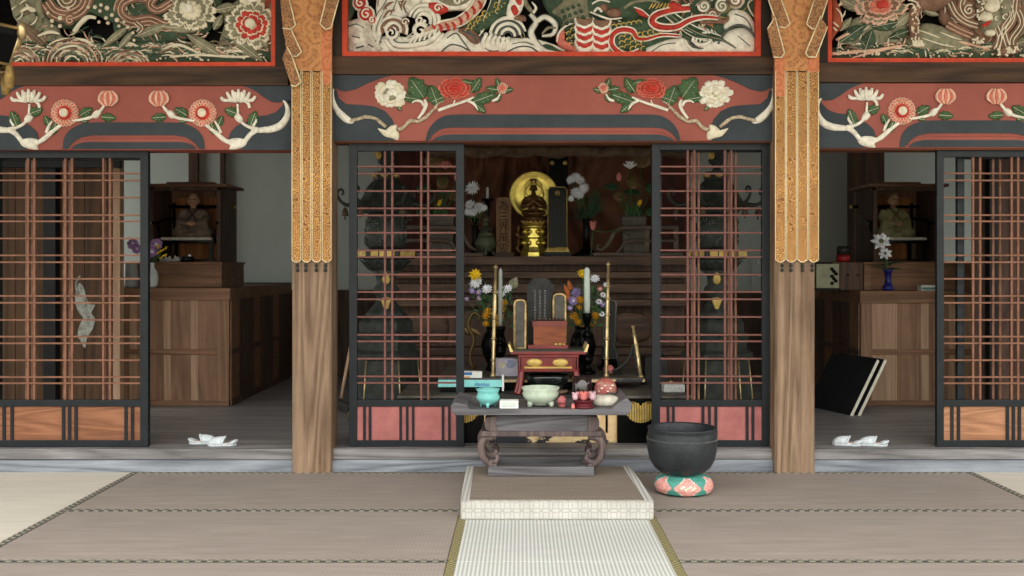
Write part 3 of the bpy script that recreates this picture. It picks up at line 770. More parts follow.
def scales(b, pts, r, m, edge, Y):
    """small overlapping scales at pixel points"""
    for x, y, a in pts:
        q = petal_pts(x, y, -r, r, r * 1.7, a, .5); b.use(m).ppx(q, Y, .008, 2, .004)
        q = [(x + r * .95 * math.cos(a + u), y - r * .95 * math.sin(a + u)) for u in (-1.5, -.8, 0, .8, 1.5)]; b.use(edge).tpx(q, Y - .006, [.4, .75, .75, .4], 2, 6)
def wave(parent, outline, lines, Y=YC, h=.03, name='carved_wave', m=None, dk=None):
    b = MB().use(m or CREAMW); b.ppx(outline, Y, h, 3, .04)
    for ln, w in lines: b.use(dk or GREYB); b.tpx(ln, Y - h * .96, w, 4, 6)
    return b.build(name, parent)
GREYB = M('carving_line_grey_paint', (92, 96, 92), .7, 0, .2, 18, .2, 50)  # grey of the dark outline and groove lines on the carving
CREAMB = M('aged_white_wave_paint', (232, 228, 210), .62, 0, .3, 16, .35, 40, .4, (150, 128, 112))

t = panel_frame('carved_dragon_transom', 'pierced transom with a carved dragon in white waves over the middle bay', 347, 756, 51.5, 5, 13, 18)
# --- waves
def fill(t, base, box, n, cols, seed, Y=YC + .012, holes=(), name='carved_foliage', L=(5, 13), r=(.45, 1.0)):
    """dense low relief: a ground with flowing grooves and ridges"""
    rnd = random.Random(seed); b = MB()
    for m, q in base: b.use(m).ppx(q, Y, .014, 3, .02)
    for k in range(n):
        x, y = rnd.uniform(box[0], box[1]), rnd.uniform(box[2], box[3])
        if any(hx0 < x < hx1 and hy0 < y < hy1 for hx0, hx1, hy0, hy1 in holes): continue
        a = 1.6 * math.sin(x * .06 + seed) + 1.2 * math.sin(y * .13 + x * .03); l = rnd.uniform(*L); c = rnd.uniform(-.9, .9)
        pts = [(x + l * f * math.cos(a + c * f), y - l * f * math.sin(a + c * f)) for f in (0, .35, .7, 1)]
        b.use(rnd.choice(cols)); w = rnd.uniform(*r); b.tpx(pts, Y - .016 - rnd.uniform(0, .006), [w * .4, w, w, w * .4], 2, 5)
    b.build(name, t)
wave(t, [(345, 53), (345, 25), (352, 20), (360, 18.5), (368, 21), (373, 30), (379, 44), (384, 53)], [([(347, 27), (356, 24), (364, 28)], .5), ([(352, 36), (360, 38)], .8), ([(356, 48), (364, 46)], .9), ([(368, 44), (373, 47)], .7)], YC + .01, .03, m=CREAMB)
b = MB()
for k, (w, r) in enumerate(((5, 0), (4, 5.5), (4, 10.5))): band(b, [(379 - r * .2, 44), (374 + r * .8, 30 - r * .2), (379 + r * .8, 16), (386 + r * .6, 6), (392 + r * .4, -6), (398, -16)], w, CREAMW, GREYB, YC - .004 * k, .015, .5)
for k in range(4): b.use(CREAMW if k % 2 == 0 else TAUPE); b.tpx(arc(393, 30 - k * 0, 14 - 3.2 * k, 13 - 3 * k, 200, -20), YC - .022 - .003 * k, [1.2, 2.0, 1.6])
b.use(CREAMW); b.tpx(spiral(391, 33, 8, 1.6, 2.6, -1), YC - .03, [2.0, 1.6, .8])
for yy in (4, 12, 19): b.use(TAUPE); b.tpx([(383, yy + 6), (388, yy), (395, yy - 2)], YC - .02, [.5, 1.4, .5])
b.build('carved_wave_curl', t)
b = MB()
for k in range(4): b.use(CREAMW if k % 2 == 0 else GREYB); b.tpx([(386 + k * 2, 40 - k), (394 + k, 50 - k * 2.6), (412, 51 - k * 2.8), (430 - k, 47 - k * 2.6), (444 - k * 2, 34 - k)], YC - .012 - .006 * k, [2.2, 3.4, 2.4] if k % 2 == 0 else .7)
b.build('carved_wave_trough', t)
b = MB()
for k in range(3): b.use(CREAMW); b.tpx(arc(424, 21, 15 - 4.2 * k, 16 - 4.2 * k, 165, -25), YC - .01 - .008 * k, [1.4, 2.8, 1.6])
for k in range(2): b.use(GREYB); b.tpx(arc(424, 21, 12.8 - 4.2 * k, 13.8 - 4.2 * k, 165, -25), YC - .012 - .008 * k, .6)
b.use(CREAMW); b.tpx(spiral(420, 31, 8, 1.2, .6, 1), YC - .03, [2.6, 1.9, 1]); b.tpx(spiral(420, 20, 5, 1.3, 0, -1), YC - .032, [1.8, 1.2, .8])
for k in range(6): b.use(CREAMW); b.tpx([(409 + k * 5, 44 - k * 1.2), (413 + k * 4.4, 38 - k * 1.4), (418 + k * 4, 36 - k * 1.6)], YC - .03, [1, 1.9, 1])
b.use(TAUPE); c = P(405, 22, YC - .01); b.ell(c, (.03, .03, .03)); b.use(CREAMW); b.tpx(spiral(405, 22, 4, 1.2), YC - .036, .7)
b.build('carved_wave_curl', t)
wave(t, [(384, 55), (410, 54), (432, 48), (444, 34), (456, 28), (464, 32), (474, 44), (484, 55)], [([(440, 53), (450, 45), (460, 46), (468, 50)], .9), ([(447, 38), (456, 33), (462, 40), (470, 51)], .7)], YC, .035)
wave(t, [(456, 31), (466, 27), (474, 30), (482, 40), (478, 46), (470, 42), (463, 36)], [([(462, 31), (472, 35), (478, 42)], .9), ([(466, 30), (476, 36)], .7)], YC - .004, .03, m=TAUPE)
wave(t, [(470, 55), (478, 40), (492, 44), (508, 40), (530, 38), (540, 46), (548, 55)], [([(505, 53), (518, 47), (530, 47), (538, 52)], .8), ([(512, 44), (524, 42), (534, 45)], .5)], YC, .03)
b = MB()
for k in range(6): b.use(CREAMW); b.tpx([(484 + k * 4.5, 50 - abs(k - 2) * .8), (483 + k * 5, 42 - k * .6), (487 + k * 4.6, 33 + k * 1.2)], YC - .026, [1.0, 2.2, 1.6])
b.use(GREYB); b.tpx([(481, 36), (483, 46), (493, 51.5), (504, 48), (511, 42)], YC - .022, 1); b.build('carved_wave_shell', t)
b = MB()
for k in range(6): b.use(CREAMW if k % 2 == 0 else GREYB); b.tpx(arc(508, 36, 18 - 2.8 * k, 18 - 2.8 * k, 172, 15 - 5 * k), YC - .012 - .004 * k, [1.6, 2.0, 1.2] if k % 2 == 0 else .8)
b.build('carved_wave_curl', t)
b = MB()
band(b, [(530, 14), (536, 22), (531, 32), (536, 44), (546, 51), (560, 54)], [4, 7, 5], CREAMW, GREYB, YC - .008, .02, .6)
band(b, [(536, 22), (545, 17), (555, 24), (553, 34), (542, 36)], [5, 6, 2], CREAMW, GREYB, YC - .006, .02, .6)
b.use(GREYGR); b.tpx([(542, 34), (548, 28), (556, 28)], YC - .03, [.8, 1.6, .8]); b.build('carved_wave_curl', t)
wave(t, [(533, 55), (540, 46), (548, 44), (560, 50), (572, 55)], [], YC + .004, .02, m=GREEND)
# right-hand waves
wave(t, [(688, 55), (700, 46), (716, 40), (730, 30), (744, 28), (758, 36), (758, 55)], [([(718, 44), (726, 31), (738, 25), (750, 30), (757, 41)], 1.3), ([(738, 36), (750, 46)], .5)], YC, .035)
wave(t, [(724, 30), (726, 16), (734, 9), (746, 12), (754, 22), (758, 34), (748, 30), (738, 26)], [([(735, 14), (746, 19), (752, 30)], .7)], YC + .004, .03)
wave(t, [(634, 55), (650, 46), (666, 40), (684, 38), (692, 46), (690, 55)], [([(650, 53), (662, 45), (676, 43)], .6)], YC + .002, .03)
b = MB()
for k in range(3): b.use((CREAMW, GREYB, CREAMW)[k]); b.tpx(arc(702, 38, 17 - 4 * k, 14 - 3.4 * k, 190, 350), YC - .02 - .004 * k, [1.4, 2.6, 1.6] if k != 1 else .9)
for k in range(4): b.use(CREAMW); b.tpx([(692 + 4 * k, 42), (694 + 4 * k, 36 - k), (698 + 4 * k, 33)], YC - .03, [.8, 1.6, 1])
b.use(GREEND); b.tpx([(694, 34), (702, 36), (708, 33)], YC - .03, [1, 2.2, 1]); b.build('carved_wave_curl', t)
b = MB(); b.use(GREEND); b.ppx([(738, -8), (757, -8), (757, 22), (750, 16), (744, 6)], YC + .02, .012, 2); b.use(CREAMW); b.tpx([(755, -2), (748, 4), (752, 14), (757, 18)], YC, .9); b.build('carved_foliage', t)
b = MB().use(GREEND); b.ppx([(346, -8), (356, -8), (356, 8), (350, 20), (346, 24)], YC + .02, .012, 2); b.build('carved_foliage', t)
# red clouds
for cx_, cy_, r_ in ((360, 3, 8), (366, 14, 9), (372, 20, 5)):
    b = MB(); b.use(CREAMW); b.ppx(arc(cx_, cy_, r_, r_, 0, 345, 12), YC - .002, .018, 0, .03); b.use(REDF); b.ppx(arc(cx_, cy_, r_ * .84, r_ * .84, 0, 345, 12), YC - .008, .018, 0); b.use(CREAMW); b.tpx(spiral(cx_, cy_, r_ * .6, 1.2, 1), YC - .026, .9); b.build('red_cloud', t)
b = MB(); b.use(CREAMW); b.ppx([(420, -8), (428, -12), (470, -12), (474, 2), (466, 9), (452, 10), (440, 12), (434, 17), (424, 10)], YC, .02, 3, .03); b.use(REDF); b.ppx([(426, 4), (436, 2), (446, 6), (448, 11), (438, 15), (430, 12)], YC - .012, .016, 3); b.use(GREYGR); b.ppx([(432, -10), (468, -12), (470, 0), (456, 7), (440, 3)], YC - .012, .02, 3); b.use(CREAMW); b.tpx(spiral(438, 8, 4.5, 1.2), YC - .03, .9); b.tpx(spiral(458, 1, 5, 1.2), YC - .036, 1.4); b.build('red_cloud', t)
# --- dragon
fill(t, [(CREAMW, [(376, 55), (384, 36), (410, 40), (440, 44), (470, 42), (500, 38), (540, 40), (556, 55)])], (386, 545, 36, 51), 60, (CREAMW, CREAMW, GREYB, GREYGR), 3, YC + .006, name='carved_foam')
fill(t, [(GREEND, [(548, 12), (560, -12), (757, -12), (757, 40), (700, 46), (620, 54), (566, 50), (560, 26)])], (566, 752, -4, 50), 260, (GREEND, CREAM, CREAMW, GREYGR, GOLDP, CREAMW, REDP), 5, YC + .012)
fill(t, [(CREAMW, [(376, 8), (384, -12), (424, -12), (418, 6), (400, 20), (382, 30)])], (378, 418, -6, 14), 24, (CREAMW, TAUPE, CREAMW), 8, YC + .01, name='carved_foam')
b = MB()
band(b, [(424, 34), (440, 26), (458, 22), (472, 12), (480, 0), (482, -14)], [7, 10, 12], PINKCREAM, CREAMW, YC - .01, .02, 1)
for k in range(8):
    x = 433 + k * 6.6; y = 29 - k * .9 - max(0, k - 3) * 4.4
    b.use(REDF); b.tpx([(x - 1, y - 4), (x + 2, y), (x + 1, y + 4)], YC - .03, [1, 1.7, .8])
b.build('dragon_tail', t)
b = MB()
b.use(GREEND); b.ppx([(462, 28), (476, 20), (492, 10), (504, -10), (520, -12), (512, 8), (500, 22), (486, 30), (474, 34)], YC, .025, 3, .03)
sp = []
for i in range(7):
    for j in range(3): sp.append((468 + i * 6 + j * 2.4, 31 - i * 4.2 - j * 4.6 + (i % 2) * 1.5, 2.4))
scales(b, sp, 2.8, GREEND, GOLDP, YC - .024); b.build('dragon_body', t)
for q in ([(484, 18), (490, 4), (494, -12), (499, -12), (496, 6), (490, 20)], [(497, 14), (500, -2), (506, -14), (510, -12), (506, 4)]):
    b = MB().use(GREEND); b.ppx(q, YC - .02, .015, 3); b.use(CREAMW); b.tpx(q[:3], YC - .026, .7); b.build('dragon_fin', t)
b = MB(); b.use(CREAMW); b.ppx([(506, 14), (510, -4), (522, -10), (524, 4), (518, 16), (510, 18)], YC - .012, .016, 2); b.use(REDF); b.ppx([(510, 8), (515, 4), (519, 12), (514, 16)], YC - .02, .014, 2); b.ppx([(514, -2), (521, -8), (522, 4), (518, 6)], YC - .02, .014, 2); b.build('red_flame', t)
b = MB(); b.use(GREYGR); b.tpx([(532, 12), (526, 4), (524, -4), (530, -12)], YC - .004, [2, 3, 2]); b.tpx([(526, 4), (520, 0)], YC - .004, [2, .8]); b.use(CREAMW); b.tpx([(533, 13), (536, 8), (532, 2)], YC - .01, [1.6, 1.4, .6]); b.use(TAUPE); b.ppx([(513, 19), (518, 15), (525, 16), (526, 21), (518, 21)], YC - .016, .014, 2); b.build('dragon_claw', t)
# coil at the right: belly plates
b = MB()
b.use(PINKCREAM); b.ppx([(576, 54), (574, 42), (580, 26), (594, 20), (610, 26), (614, 40), (612, 55)], YC, .03, 3, .03)
for c0 in (584.5, 601.5):
    for k in (3, 2, 1, 0):
        y = 24.5 + k * 7.4 + (1.5 if c0 > 590 else 0); w = 9.4; d = .005 * (3 - k)
        q = [(c0 - w, y - 7), (c0, y - 5), (c0 + w, y - 7), (c0 + w * 1.02, y - 1.5), (c0 + w * .62, y + 4.6), (c0, y + 7.4), (c0 - w * .62, y + 4.6), (c0 - w * 1.02, y - 1.5)]
        b.use(CREAMW); b.ppx(q, YC - .024 - d, .012, 2)
        q = [(c0 + (x - c0) * .9, y - 6.4 + (yy - (y - 6.4)) * .74) for x, yy in q]
        b.use((TAUPE, REDF, REDF, REDF)[k]); b.ppx(q, YC - .0265 - d, .012, 2)
b.build('dragon_belly', t)
b = MB()
b.use(GREYGR); b.ppx([(552, 12), (560, 4), (572, -6), (588, -4), (592, 12), (582, 22), (572, 26), (562, 18)], YC, .03, 3, .03)
scales(b, [(562 + i * 5.5 + j * 2, 8 + j * 6 - i * 2 + 3, 2.6) for i in range(4) for j in range(3)], 2.6, GREEND, GREYGR, YC - .026)
b.use(REDP); b.ppx([(556, 40), (558, 32), (564, 28), (562, 36), (566, 44), (576, 48), (574, 52), (562, 48)], YC - .006, .02, 3, .03); b.use(CREAMW); b.tpx([(557, 42), (559, 33), (566, 26), (576, 22)], YC - .02, [.8, 1.2, .8])
scales(b, [(569, 34, 2), (573, 30, 2), (569, 40, 2), (574, 37, 2), (571, 45, 2)], 2.6, GREEND, GOLDP, YC - .016)
b.build('dragon_foreleg', t)
b = MB()
b.use(GREEND); b.ppx([(604, 52), (606, 36), (614, 24), (630, 16), (652, 16), (676, 26), (672, 38), (656, 46), (630, 54)], YC, .03, 3, .03)
sp = [(622 + i * 5.4, 49 - j * 5.4 - (i % 2) * 2, 2.1 + .1 * i) for i in range(5) for j in range(3)] + [(640 + i * 5.2, 40 - j * 5 - i * 1.2, 2.6) for i in range(5) for j in range(2)] + [(614 + i * 5, 27 - j * 0 - i * .8, 1.4) for i in range(6)]
scales(b, sp, 2.9, GREEND, GOLDP, YC - .028)
band(b, [(640, 51), (626, 55), (613, 47), (612, 36), (620, 30), (632, 31), (637, 38), (646, 39), (662, 35), (680, 36)], [5, 6, 2], REDF, CREAMW, YC - .03, .014, .9)
b.build('dragon_coil', t)
b = MB()
band(b, [(690, 8), (672, 10), (656, 15), (652, 22), (660, 27), (676, 27), (690, 20), (704, 17), (718, 18)], [6, 7, 3], REDF, CREAMW, YC - .036, .016, 1); b.build('dragon_whisker', t)
b = MB(); band(b, [(664, 10), (682, 24), (700, 34), (722, 40), (736, 48)], [8, 10, 3], GREEND, CREAMW, YC - .02, .02, .7, GREYGR); band(b, [(684, 30), (696, 36), (712, 38)], [2, 4, 2], GREEND, CREAMW, YC - .03, .014, .5); b.build('dragon_mane', t)
# head: brow, snout, jaw, eye, curls
b = MB()
b.use(GREEND); b.ppx([(584, 10), (590, -10), (640, -14), (664, -4), (666, 10), (650, 17), (620, 20), (598, 18)], YC - .004, .04, 3, .03)
b.use(TAUPE); b.ell(P(614, 13, YC - .035), (.05, .03, .03)); b.ell(P(604, 8, YC - .03), (.03, .025, .025))
b.use(CREAMW); b.tpx([(590, 12), (600, 16), (610, 19), (622, 18)], YC - .05, [.8, 1.2, .7]); b.tpx([(592, 4), (600, 0), (610, 2)], YC - .04, 1); b.tpx([(594, 12), (598, 8), (602, 12)], YC - .045, 1.2)
b.use(REDF); b.tpx([(635, 8), (641, 13), (648, 17)], YC - .05, [1, 3, 1.2]); b.ppx([(668, 6), (672, 2), (680, 4), (684, 9), (676, 11)], YC - .044, .014, 2); b.tpx([(600, -4), (610, -8), (622, -6)], YC - .04, 1.6)
b.use(CREAMW); b.tpx([(634, 7), (642, 10), (649, 16)], YC - .06, .7)
for k in range(9): b.use(GOLDP); b.tpx([(649 + k * 3.3, 9 - (k % 2)), (653 + k * 3.3, 3)], YC - .045, [.5, .9, .5])
b.use(GREYGR); b.tpx(arc(606, 2, 12, 8, 160, 20), YC - .045, [1.2, 2.2, 1.2]); b.tpx([(624, 8), (634, 2), (648, 0), (660, 3)], YC - .045, [1.4, 2.2, 1.2])
b.build('dragon_head', t)
b = MB()
for k, (cx_, cy_, r_) in enumerate(((712, 15, 7), (722, 6, 8), (736, 0, 9), (704, 6, 7), (718, 19, 4))):
    b.use(GREYGR if k % 2 else CREAMW); b.ppx(arc(cx_, cy_, r_, r_, 0, 340, 10), YC - .008, .024, 0, .03); b.use(CREAMW if k % 2 else TAUPE); b.tpx(spiral(cx_, cy_, r_ * .85, 1.6, k), YC - .03, [1.3, 1, .6])
b.use(TAUPE); b.tpx([(700, 23), (712, 22), (726, 21), (728, 16)], YC - .02, [1, 2.4, 1]); b.build('dragon_curls', t)

# ---------------------------------------------------------------- lion and peony transoms of the side bays
def foam(b, pts, r=1.1, Y=YC - .03):
    b.use(CREAM)
    for x, y in pts: b.ell(P(x, y, Y), (r * Y / F, .008, r * Y / F), 8, 5)
def ground(t, x0, x1, yb, seed, top):
    rnd = random.Random(seed)
    b = MB().use(GREEND)
    b.ppx([(x0, yb + 2), (x0, top + 4)] + [(x0 + (x1 - x0) * k / 8, top + rnd.uniform(-4, 4)) for k in range(1, 8)] + [(x1, top + 2), (x1, yb + 2)], YC + .012, .03, 3, .02)
    for k in range(170):
        x = rnd.uniform(x0 + 3, x1 - 18); y = rnd.uniform(top, yb - 4); L = rnd.uniform(6, 18)
        b.use(rnd.choice((GREYGR, GREYGR, CREAM, PINKCREAM, CREAM, GREEND, TAUPE))); b.tpx([(x, y), (x + L * .5, y - rnd.uniform(.5, 3)), (x + L, y + rnd.uniform(-1, 2))], YC - .016, [.4, .9, .3], 3, 5)
    b.build('carved_ground', t)
    b = MB(); foam(b, [(rnd.uniform(x0 + 4, x1 - 4), yb - rnd.uniform(1.5, 5.5)) for k in range(46)], 1.15, YC - .024); foam(b, [(rnd.uniform(x0 + 4, x1 - 4), yb - rnd.uniform(5, 16)) for k in range(26)], .9, YC - .024); tag(b.build('foam_dots', t), kind='stuff')
def rock(t, cx_, cy_, rx, ry):
    b = MB(); rnd = random.Random(int(cx_ * 7)); b.use(TAUPE); b.ppx(arc(cx_, cy_, rx, ry, 0, 180, 10), YC - .002, .012, 2, .02)
    for k in range(11):
        f = 1 - .085 * k; q = [(cx_ + rx * f * math.cos(math.radians(g)) + rnd.uniform(-1.3, 1.3), cy_ - ry * f * math.sin(math.radians(g)) + rnd.uniform(-1, 1)) for g in range(-5, 190, 24)]
        b.use((CREAM, TAUPE, PINKCREAM, GREYGR, CREAM, TAUPE, CREAM, GREYGR, GREEND, CREAM, GREEND)[k]); b.tpx(q, YC - .012 - .003 * k, [.7, rnd.uniform(1, 1.8), rnd.uniform(.8, 1.4), .7], 4, 6)
    for k in range(26):
        g = rnd.uniform(.1, 3.0); f = rnd.uniform(.3, .95); x, y = cx_ + rx * f * math.cos(g), cy_ - ry * f * math.sin(g); b.use((CREAM, PINKCREAM, GREYGR)[k % 3]); b.tpx([(x, y), (x + 3 * math.sin(g), y + 1.5 * math.cos(g)), (x + 6 * math.sin(g), y + 3.6 * math.cos(g))], YC - .04, [.4, .8, .3], 2, 5)
    b.build('carved_rock', t)
def swirl(b, pts, w, n, m1, m2, Y=YC - .01):
    """a lock of mane: parallel lines following one path"""
    q = cr(pts, 5)
    for k in range(n):
        o = (k - (n - 1) / 2) * w / n; out = []
        for i, p in enumerate(q):
            a, c = q[max(i - 1, 0)], q[min(i + 1, len(q) - 1)]; dx, dy = c[0] - a[0], c[1] - a[1]; l = math.hypot(dx, dy) or 1
            out.append((p[0] - dy / l * o, p[1] + dx / l * o))
        b.use(m1 if k % 2 == 0 else m2); b.tpx(out, Y - .004 * (k % 2), w / n * (.62 if k % 2 == 0 else .34), 0, 6)
def spots(b, pts, Y=YC - .034):
    for x, y, r in pts:
        b.use(TAUPE); b.ell(P(x, y, Y + .002), (r * 1.25 * Y / F, .008, r * 1.25 * Y / F), 8, 5); b.use(CREAM); b.ell(P(x, y, Y - .003), (r * Y / F, .008, r * Y / F), 8, 5)
t = panel_frame('carved_lion_transom', 'pierced transom of carved lion and peonies in green and brown, over the left bay', -20, 271, 62, 4.5, 13, 19)
ground(t, -20, 271, 62, 4, 44)
fill(t, [(GREYGR, [(-20, -10), (30, -12), (52, 10), (60, 34), (70, 50), (-20, 56)]), (GREEND, [(104, -12), (215, -12), (214, 16), (204, 34), (160, 44), (120, 40), (112, 20)]), (GREYGR, [(226, 8), (271, -10), (271, 60), (220, 56), (224, 26)])], (-18, 268, -6, 58), 420, (CREAM, PINKCREAM, GREYGR, GREYGR, GREEND, GREEND, CREAM, TAUPE), 2, YC + .006, ((80, 112, 17, 31), (216, 236, -6, 9), (206, 222, 18, 30)))
rock(t, 72, 62, 30, 24); rock(t, 20, 64, 20, 18); rock(t, 128, 66, 22, 16)
b = MB().use(GREEND); b.ppx([(44, -10), (72, -12), (100, -10), (128, 6), (138, 26), (128, 30), (108, 20), (92, 14), (80, 26), (62, 28), (46, 18)], YC - .002, .03, 3, .03)
spots(b, [(60, 18, 2.4), (52, 21, 2), (48, 13, 1.8), (60, 26, 2), (52, 26, 1.6), (95, 7, 2.1), (88, 7, 1.8), (100, 11, 1.8), (107, 8, 2.4), (112, 15, 2), (106, 18, 2), (117, 20, 2.4), (124, 22, 1.7), (128, 27, 2), (101, 5, 1.8), (99, 22, 1.6), (108, 23, 1.8), (119, 26, 1.6), (133, 33, 1.6), (134, 40, 1.6), (68, 8, 2)])
b.build('lion_body', t)
b = MB()
swirl(b, [(46, 2), (54, 12), (68, 15), (82, 8), (88, -8)], 15, 7, TAUPE, PINKCREAM, YC - .03); swirl(b, [(58, -6), (64, 4), (72, 2), (74, -8)], 8, 4, TAUPE, CREAM, YC - .036)
b.use(TAUPE); b.tpx(spiral(70, 20, 6, 1.6, 1), YC - .03, [2, 1.6, 1]); b.use(PINKCREAM); b.tpx(spiral(70, 20, 4.5, 1.3, 1), YC - .04, .7)
swirl(b, [(152, 0), (138, -4), (122, 2), (120, 14), (132, 22), (150, 20), (166, 26), (182, 22)], 12, 6, TAUPE, PINKCREAM, YC - .02); swirl(b, [(136, 22), (142, 28), (138, 33)], 6, 4, TAUPE, CREAM, YC - .03); swirl(b, [(160, -8), (150, 4), (158, 10), (172, 2)], 9, 5, TAUPE, PINKCREAM, YC - .034)
swirl(b, [(20, 26), (34, 34), (44, 44)], 9, 5, TAUPE, GREYGR, YC - .014); b.build('lion_mane', t)
for q_, w_, m_ in (([(40, -6), (39, 8), (44, 18)], [2.4, 3.4, 1.6], GREYGR), ([(74, 32), (80, 24), (88, 17), (96, 18)], [2.2, 2.6, 1.6], CREAM), ([(38, 36), (50, 32), (60, 34)], [1, 2, .8], CREAM), ([(20, 12), (28, 8), (36, 10)], [1, 2.2, .8], CREAM), ([(26, 4), (31, 10), (36, 11)], [1, 2, 1], CREAM)):
    b = MB().use(m_); b.tpx(q_, YC - .03, w_); b.build('lion_claw', t)
for q in ((152, 30, 36, 12, 20), (182, 28, 40, 12, -4), (205, 46, 44, 13, -33), (248, 50, 38, 13, -38), (226, 8, 24, 12, 12), (218, 22, 18, 10, 60), (116, 36, 34, 9, 38), (126, 40, 26, 8, 50), (262, 38, 24, 12, -60), (185, 8, 20, 9, 20)): leaf(t, *q, YC - .02, GREYGR, True, False, 'carved_leaf', .014)
peony('cream_carved_peony', t, 190, 10, 27, YC - .03, [GREYGR, GREYGR, CREAM, CREAMW], 15, .85, 11, CREAM, .012, 4)
peony('red_carved_peony', t, 252, 25, 27, YC - .03, [GREYGR, REDF, REDF, CREAM], 15, .9, 12, CREAM, .012, 4)
peony('cream_carved_peony', t, 250, -8, 16, YC - .02, [(CREAM, GREYGR), (CREAM, CREAMW)], 9, .9, 13, None, .012, 2)
b = MB().use(M('carving_rust_paint', (166, 84, 54), .6, 0, .25, 18, .3, 50)); b.ppx([(256, -10), (272, -10), (272, 36), (264, 32), (262, 10)], YC + .01, .014, 2); b.build('rust_cloud', t)
b = MB()
for k in range(3): b.use((CREAM, PINKCREAM, CREAM)[k]); b.tpx([(165 + 30 * k, 48 + k * 1.5), (180 + 30 * k, 45 + 3 * k), (200 + 26 * k, 54)], YC - .02, [.8, 1.7, .8])
b.tpx([(170, 57), (200, 55), (240, 57), (262, 54)], YC - .022, [.8, 1.6, .8]); b.build('carved_stalk', t)

t = panel_frame('carved_lion_transom', 'pierced transom of a carved lion among peonies, over the right bay', 832, 1114, 58, 4.5, 12, 20)
ground(t, 832, 1114, 58, 9, 44)
fill(t, [(GREYGR, [(846, 40), (852, 20), (880, 12), (906, 20), (904, 44), (870, 54)]), (TAUPE, [(940, 20), (950, -12), (1030, -12), (1026, 50), (980, 46), (958, 30)]), (GREYGR, [(1020, -12), (1114, -12), (1114, 56), (1024, 54)])], (836, 1110, -6, 54), 330, (CREAM, PINKCREAM, GREYGR, GREYGR, GREEND, TAUPE, CREAM, TAUPE), 6, YC + .006, ((926, 946, 12, 22), (902, 910, 10, 30), (1012, 1020, 24, 32), (846, 852, 8, 22)))
b = MB().use(GREYGR); b.ppx([(905, 46), (918, 26), (934, 24), (960, 34), (975, 44), (960, 52), (930, 52)], YC, .03, 3, .02)
for q in ([(918, 30), (930, 34), (940, 38)], [(940, 32), (952, 37), (962, 40)], [(922, 38), (940, 44), (955, 47)]): b.use(CREAM); b.tpx(q, YC - .03, [.4, .9, .3])
b.build('carved_hill', t)
b = MB(); b.use(PINKCREAM); b.tpx([(852, 58), (880, 50), (905, 45)], YC - .02, [.8, 2, .8]); b.tpx([(916, 47), (940, 41), (965, 43), (990, 50)], YC - .02, [1, 1.8, 1]); b.tpx([(832, 54), (855, 52), (885, 49)], YC - .02, [1.6, 2, .8]); b.tpx([(836, 40), (846, 35), (856, 32)], YC - .02, [1, 2, .8]); b.build('carved_stalk', t)
b = MB().use(M('carving_rust_paint', (166, 84, 54))); b.ppx([(832, -8), (838, 4), (842, 14), (842, 26), (836, 34), (831, 38)], YC - .01, .02, 3, .02); b.use(CREAM)
for q in ([(836, 8), (841, 14), (842, 22)], [(833, 22), (839, 27)], [(833, 27), (837, 31)]): b.tpx(q, YC - .03, [.5, 1, .5])
b.build('rust_cloud', t)
for q in ((852, 34, 34, 16, 35), (868, 42, 28, 17, 70), (888, 24, 34, 16, 10), (902, 20, 26, 14, 40), (850, 4, 26, 14, 150), (846, 24, 18, 8, 50), (900, 34, 24, 10, 20), (930, 12, 20, 8, -20), (1018, 34, 20, 8, 30), (1034, 40, 40, 16, 10)): leaf(t, *q, YC - .014, GREYGR if q[0] % 4 else GREEND, True, False, 'carved_leaf', .014)
peony('rose_carved_peony', t, 880, 6, 29, YC - .03, [GREYGR, TAUPE, REDP, REDF], 14, .68, 21, PINKCREAM, .012, 4)
peony('rose_carved_peony', t, 1080, 12, 26, YC - .03, [(GREYGR, TAUPE), (PINKCREAM, REDP), (REDP, PINKCREAM), (REDF, CREAM)], 11, .8, 22, None, .014, 4)
b = MB(); b.use(TAUPE); b.tpx([(924, -10), (916, 8), (913, 22), (914, 34), (917, 42)], YC - .02, [9, 6, 4.6, 4, 5], 6, 10); b.tpx([(920, 4), (934, 4), (946, -6)], YC - .016, [6, 8, 10], 6, 10)
rnd = random.Random(3)
for k in range(46): 
    y = rnd.uniform(2, 44); b.use(CREAM if k % 3 else PINKCREAM); b.ell(P(915 + rnd.uniform(-3.4, 4), y, YC - .048), (.006, .006, .008), 7, 5)
b.use(CREAM)
for k in range(4): b.tpx([(913 + k * 2.6, 40), (914 + k * 2.8, 45), (916 + k * 2.6, 46)], YC - .05, [1, 1.7, 1])
b.tpx([(905, 6), (912, 4), (916, 10)], YC - .05, .8); b.tpx([(908, 0), (916, 2), (920, 8)], YC - .05, .8); b.build('lion_leg', t)
b = MB(); b.use(GREYGR); b.ppx([(976, 6), (980, -10), (1010, -12), (1014, 8), (1004, 22), (994, 34), (984, 34), (978, 20)], YC - .01, .04, 3, .03)
b.use(CREAM); b.ell(P(986, 17, YC - .05), (.04, .03, .03)); b.ell(P(990, 33, YC - .03), (.034, .026, .022)); b.ell(P(992, 6, YC - .05), (.05, .03, .04)); b.use(REDF); b.tpx([(982, 26), (987, 24), (990, 21)], YC - .06, [1.2, 2, 1.2])
for k in range(60): b.use((CREAM, CREAMW, GREYGR, TAUPE)[k % 4]); b.tpx(spiral(980 + rnd.uniform(-2, 26), rnd.uniform(-6, 20), 2.4, .8, rnd.uniform(0, 6)), YC - .055, [.9, .7, .4])
b.build('lion_head', t)
b = MB()
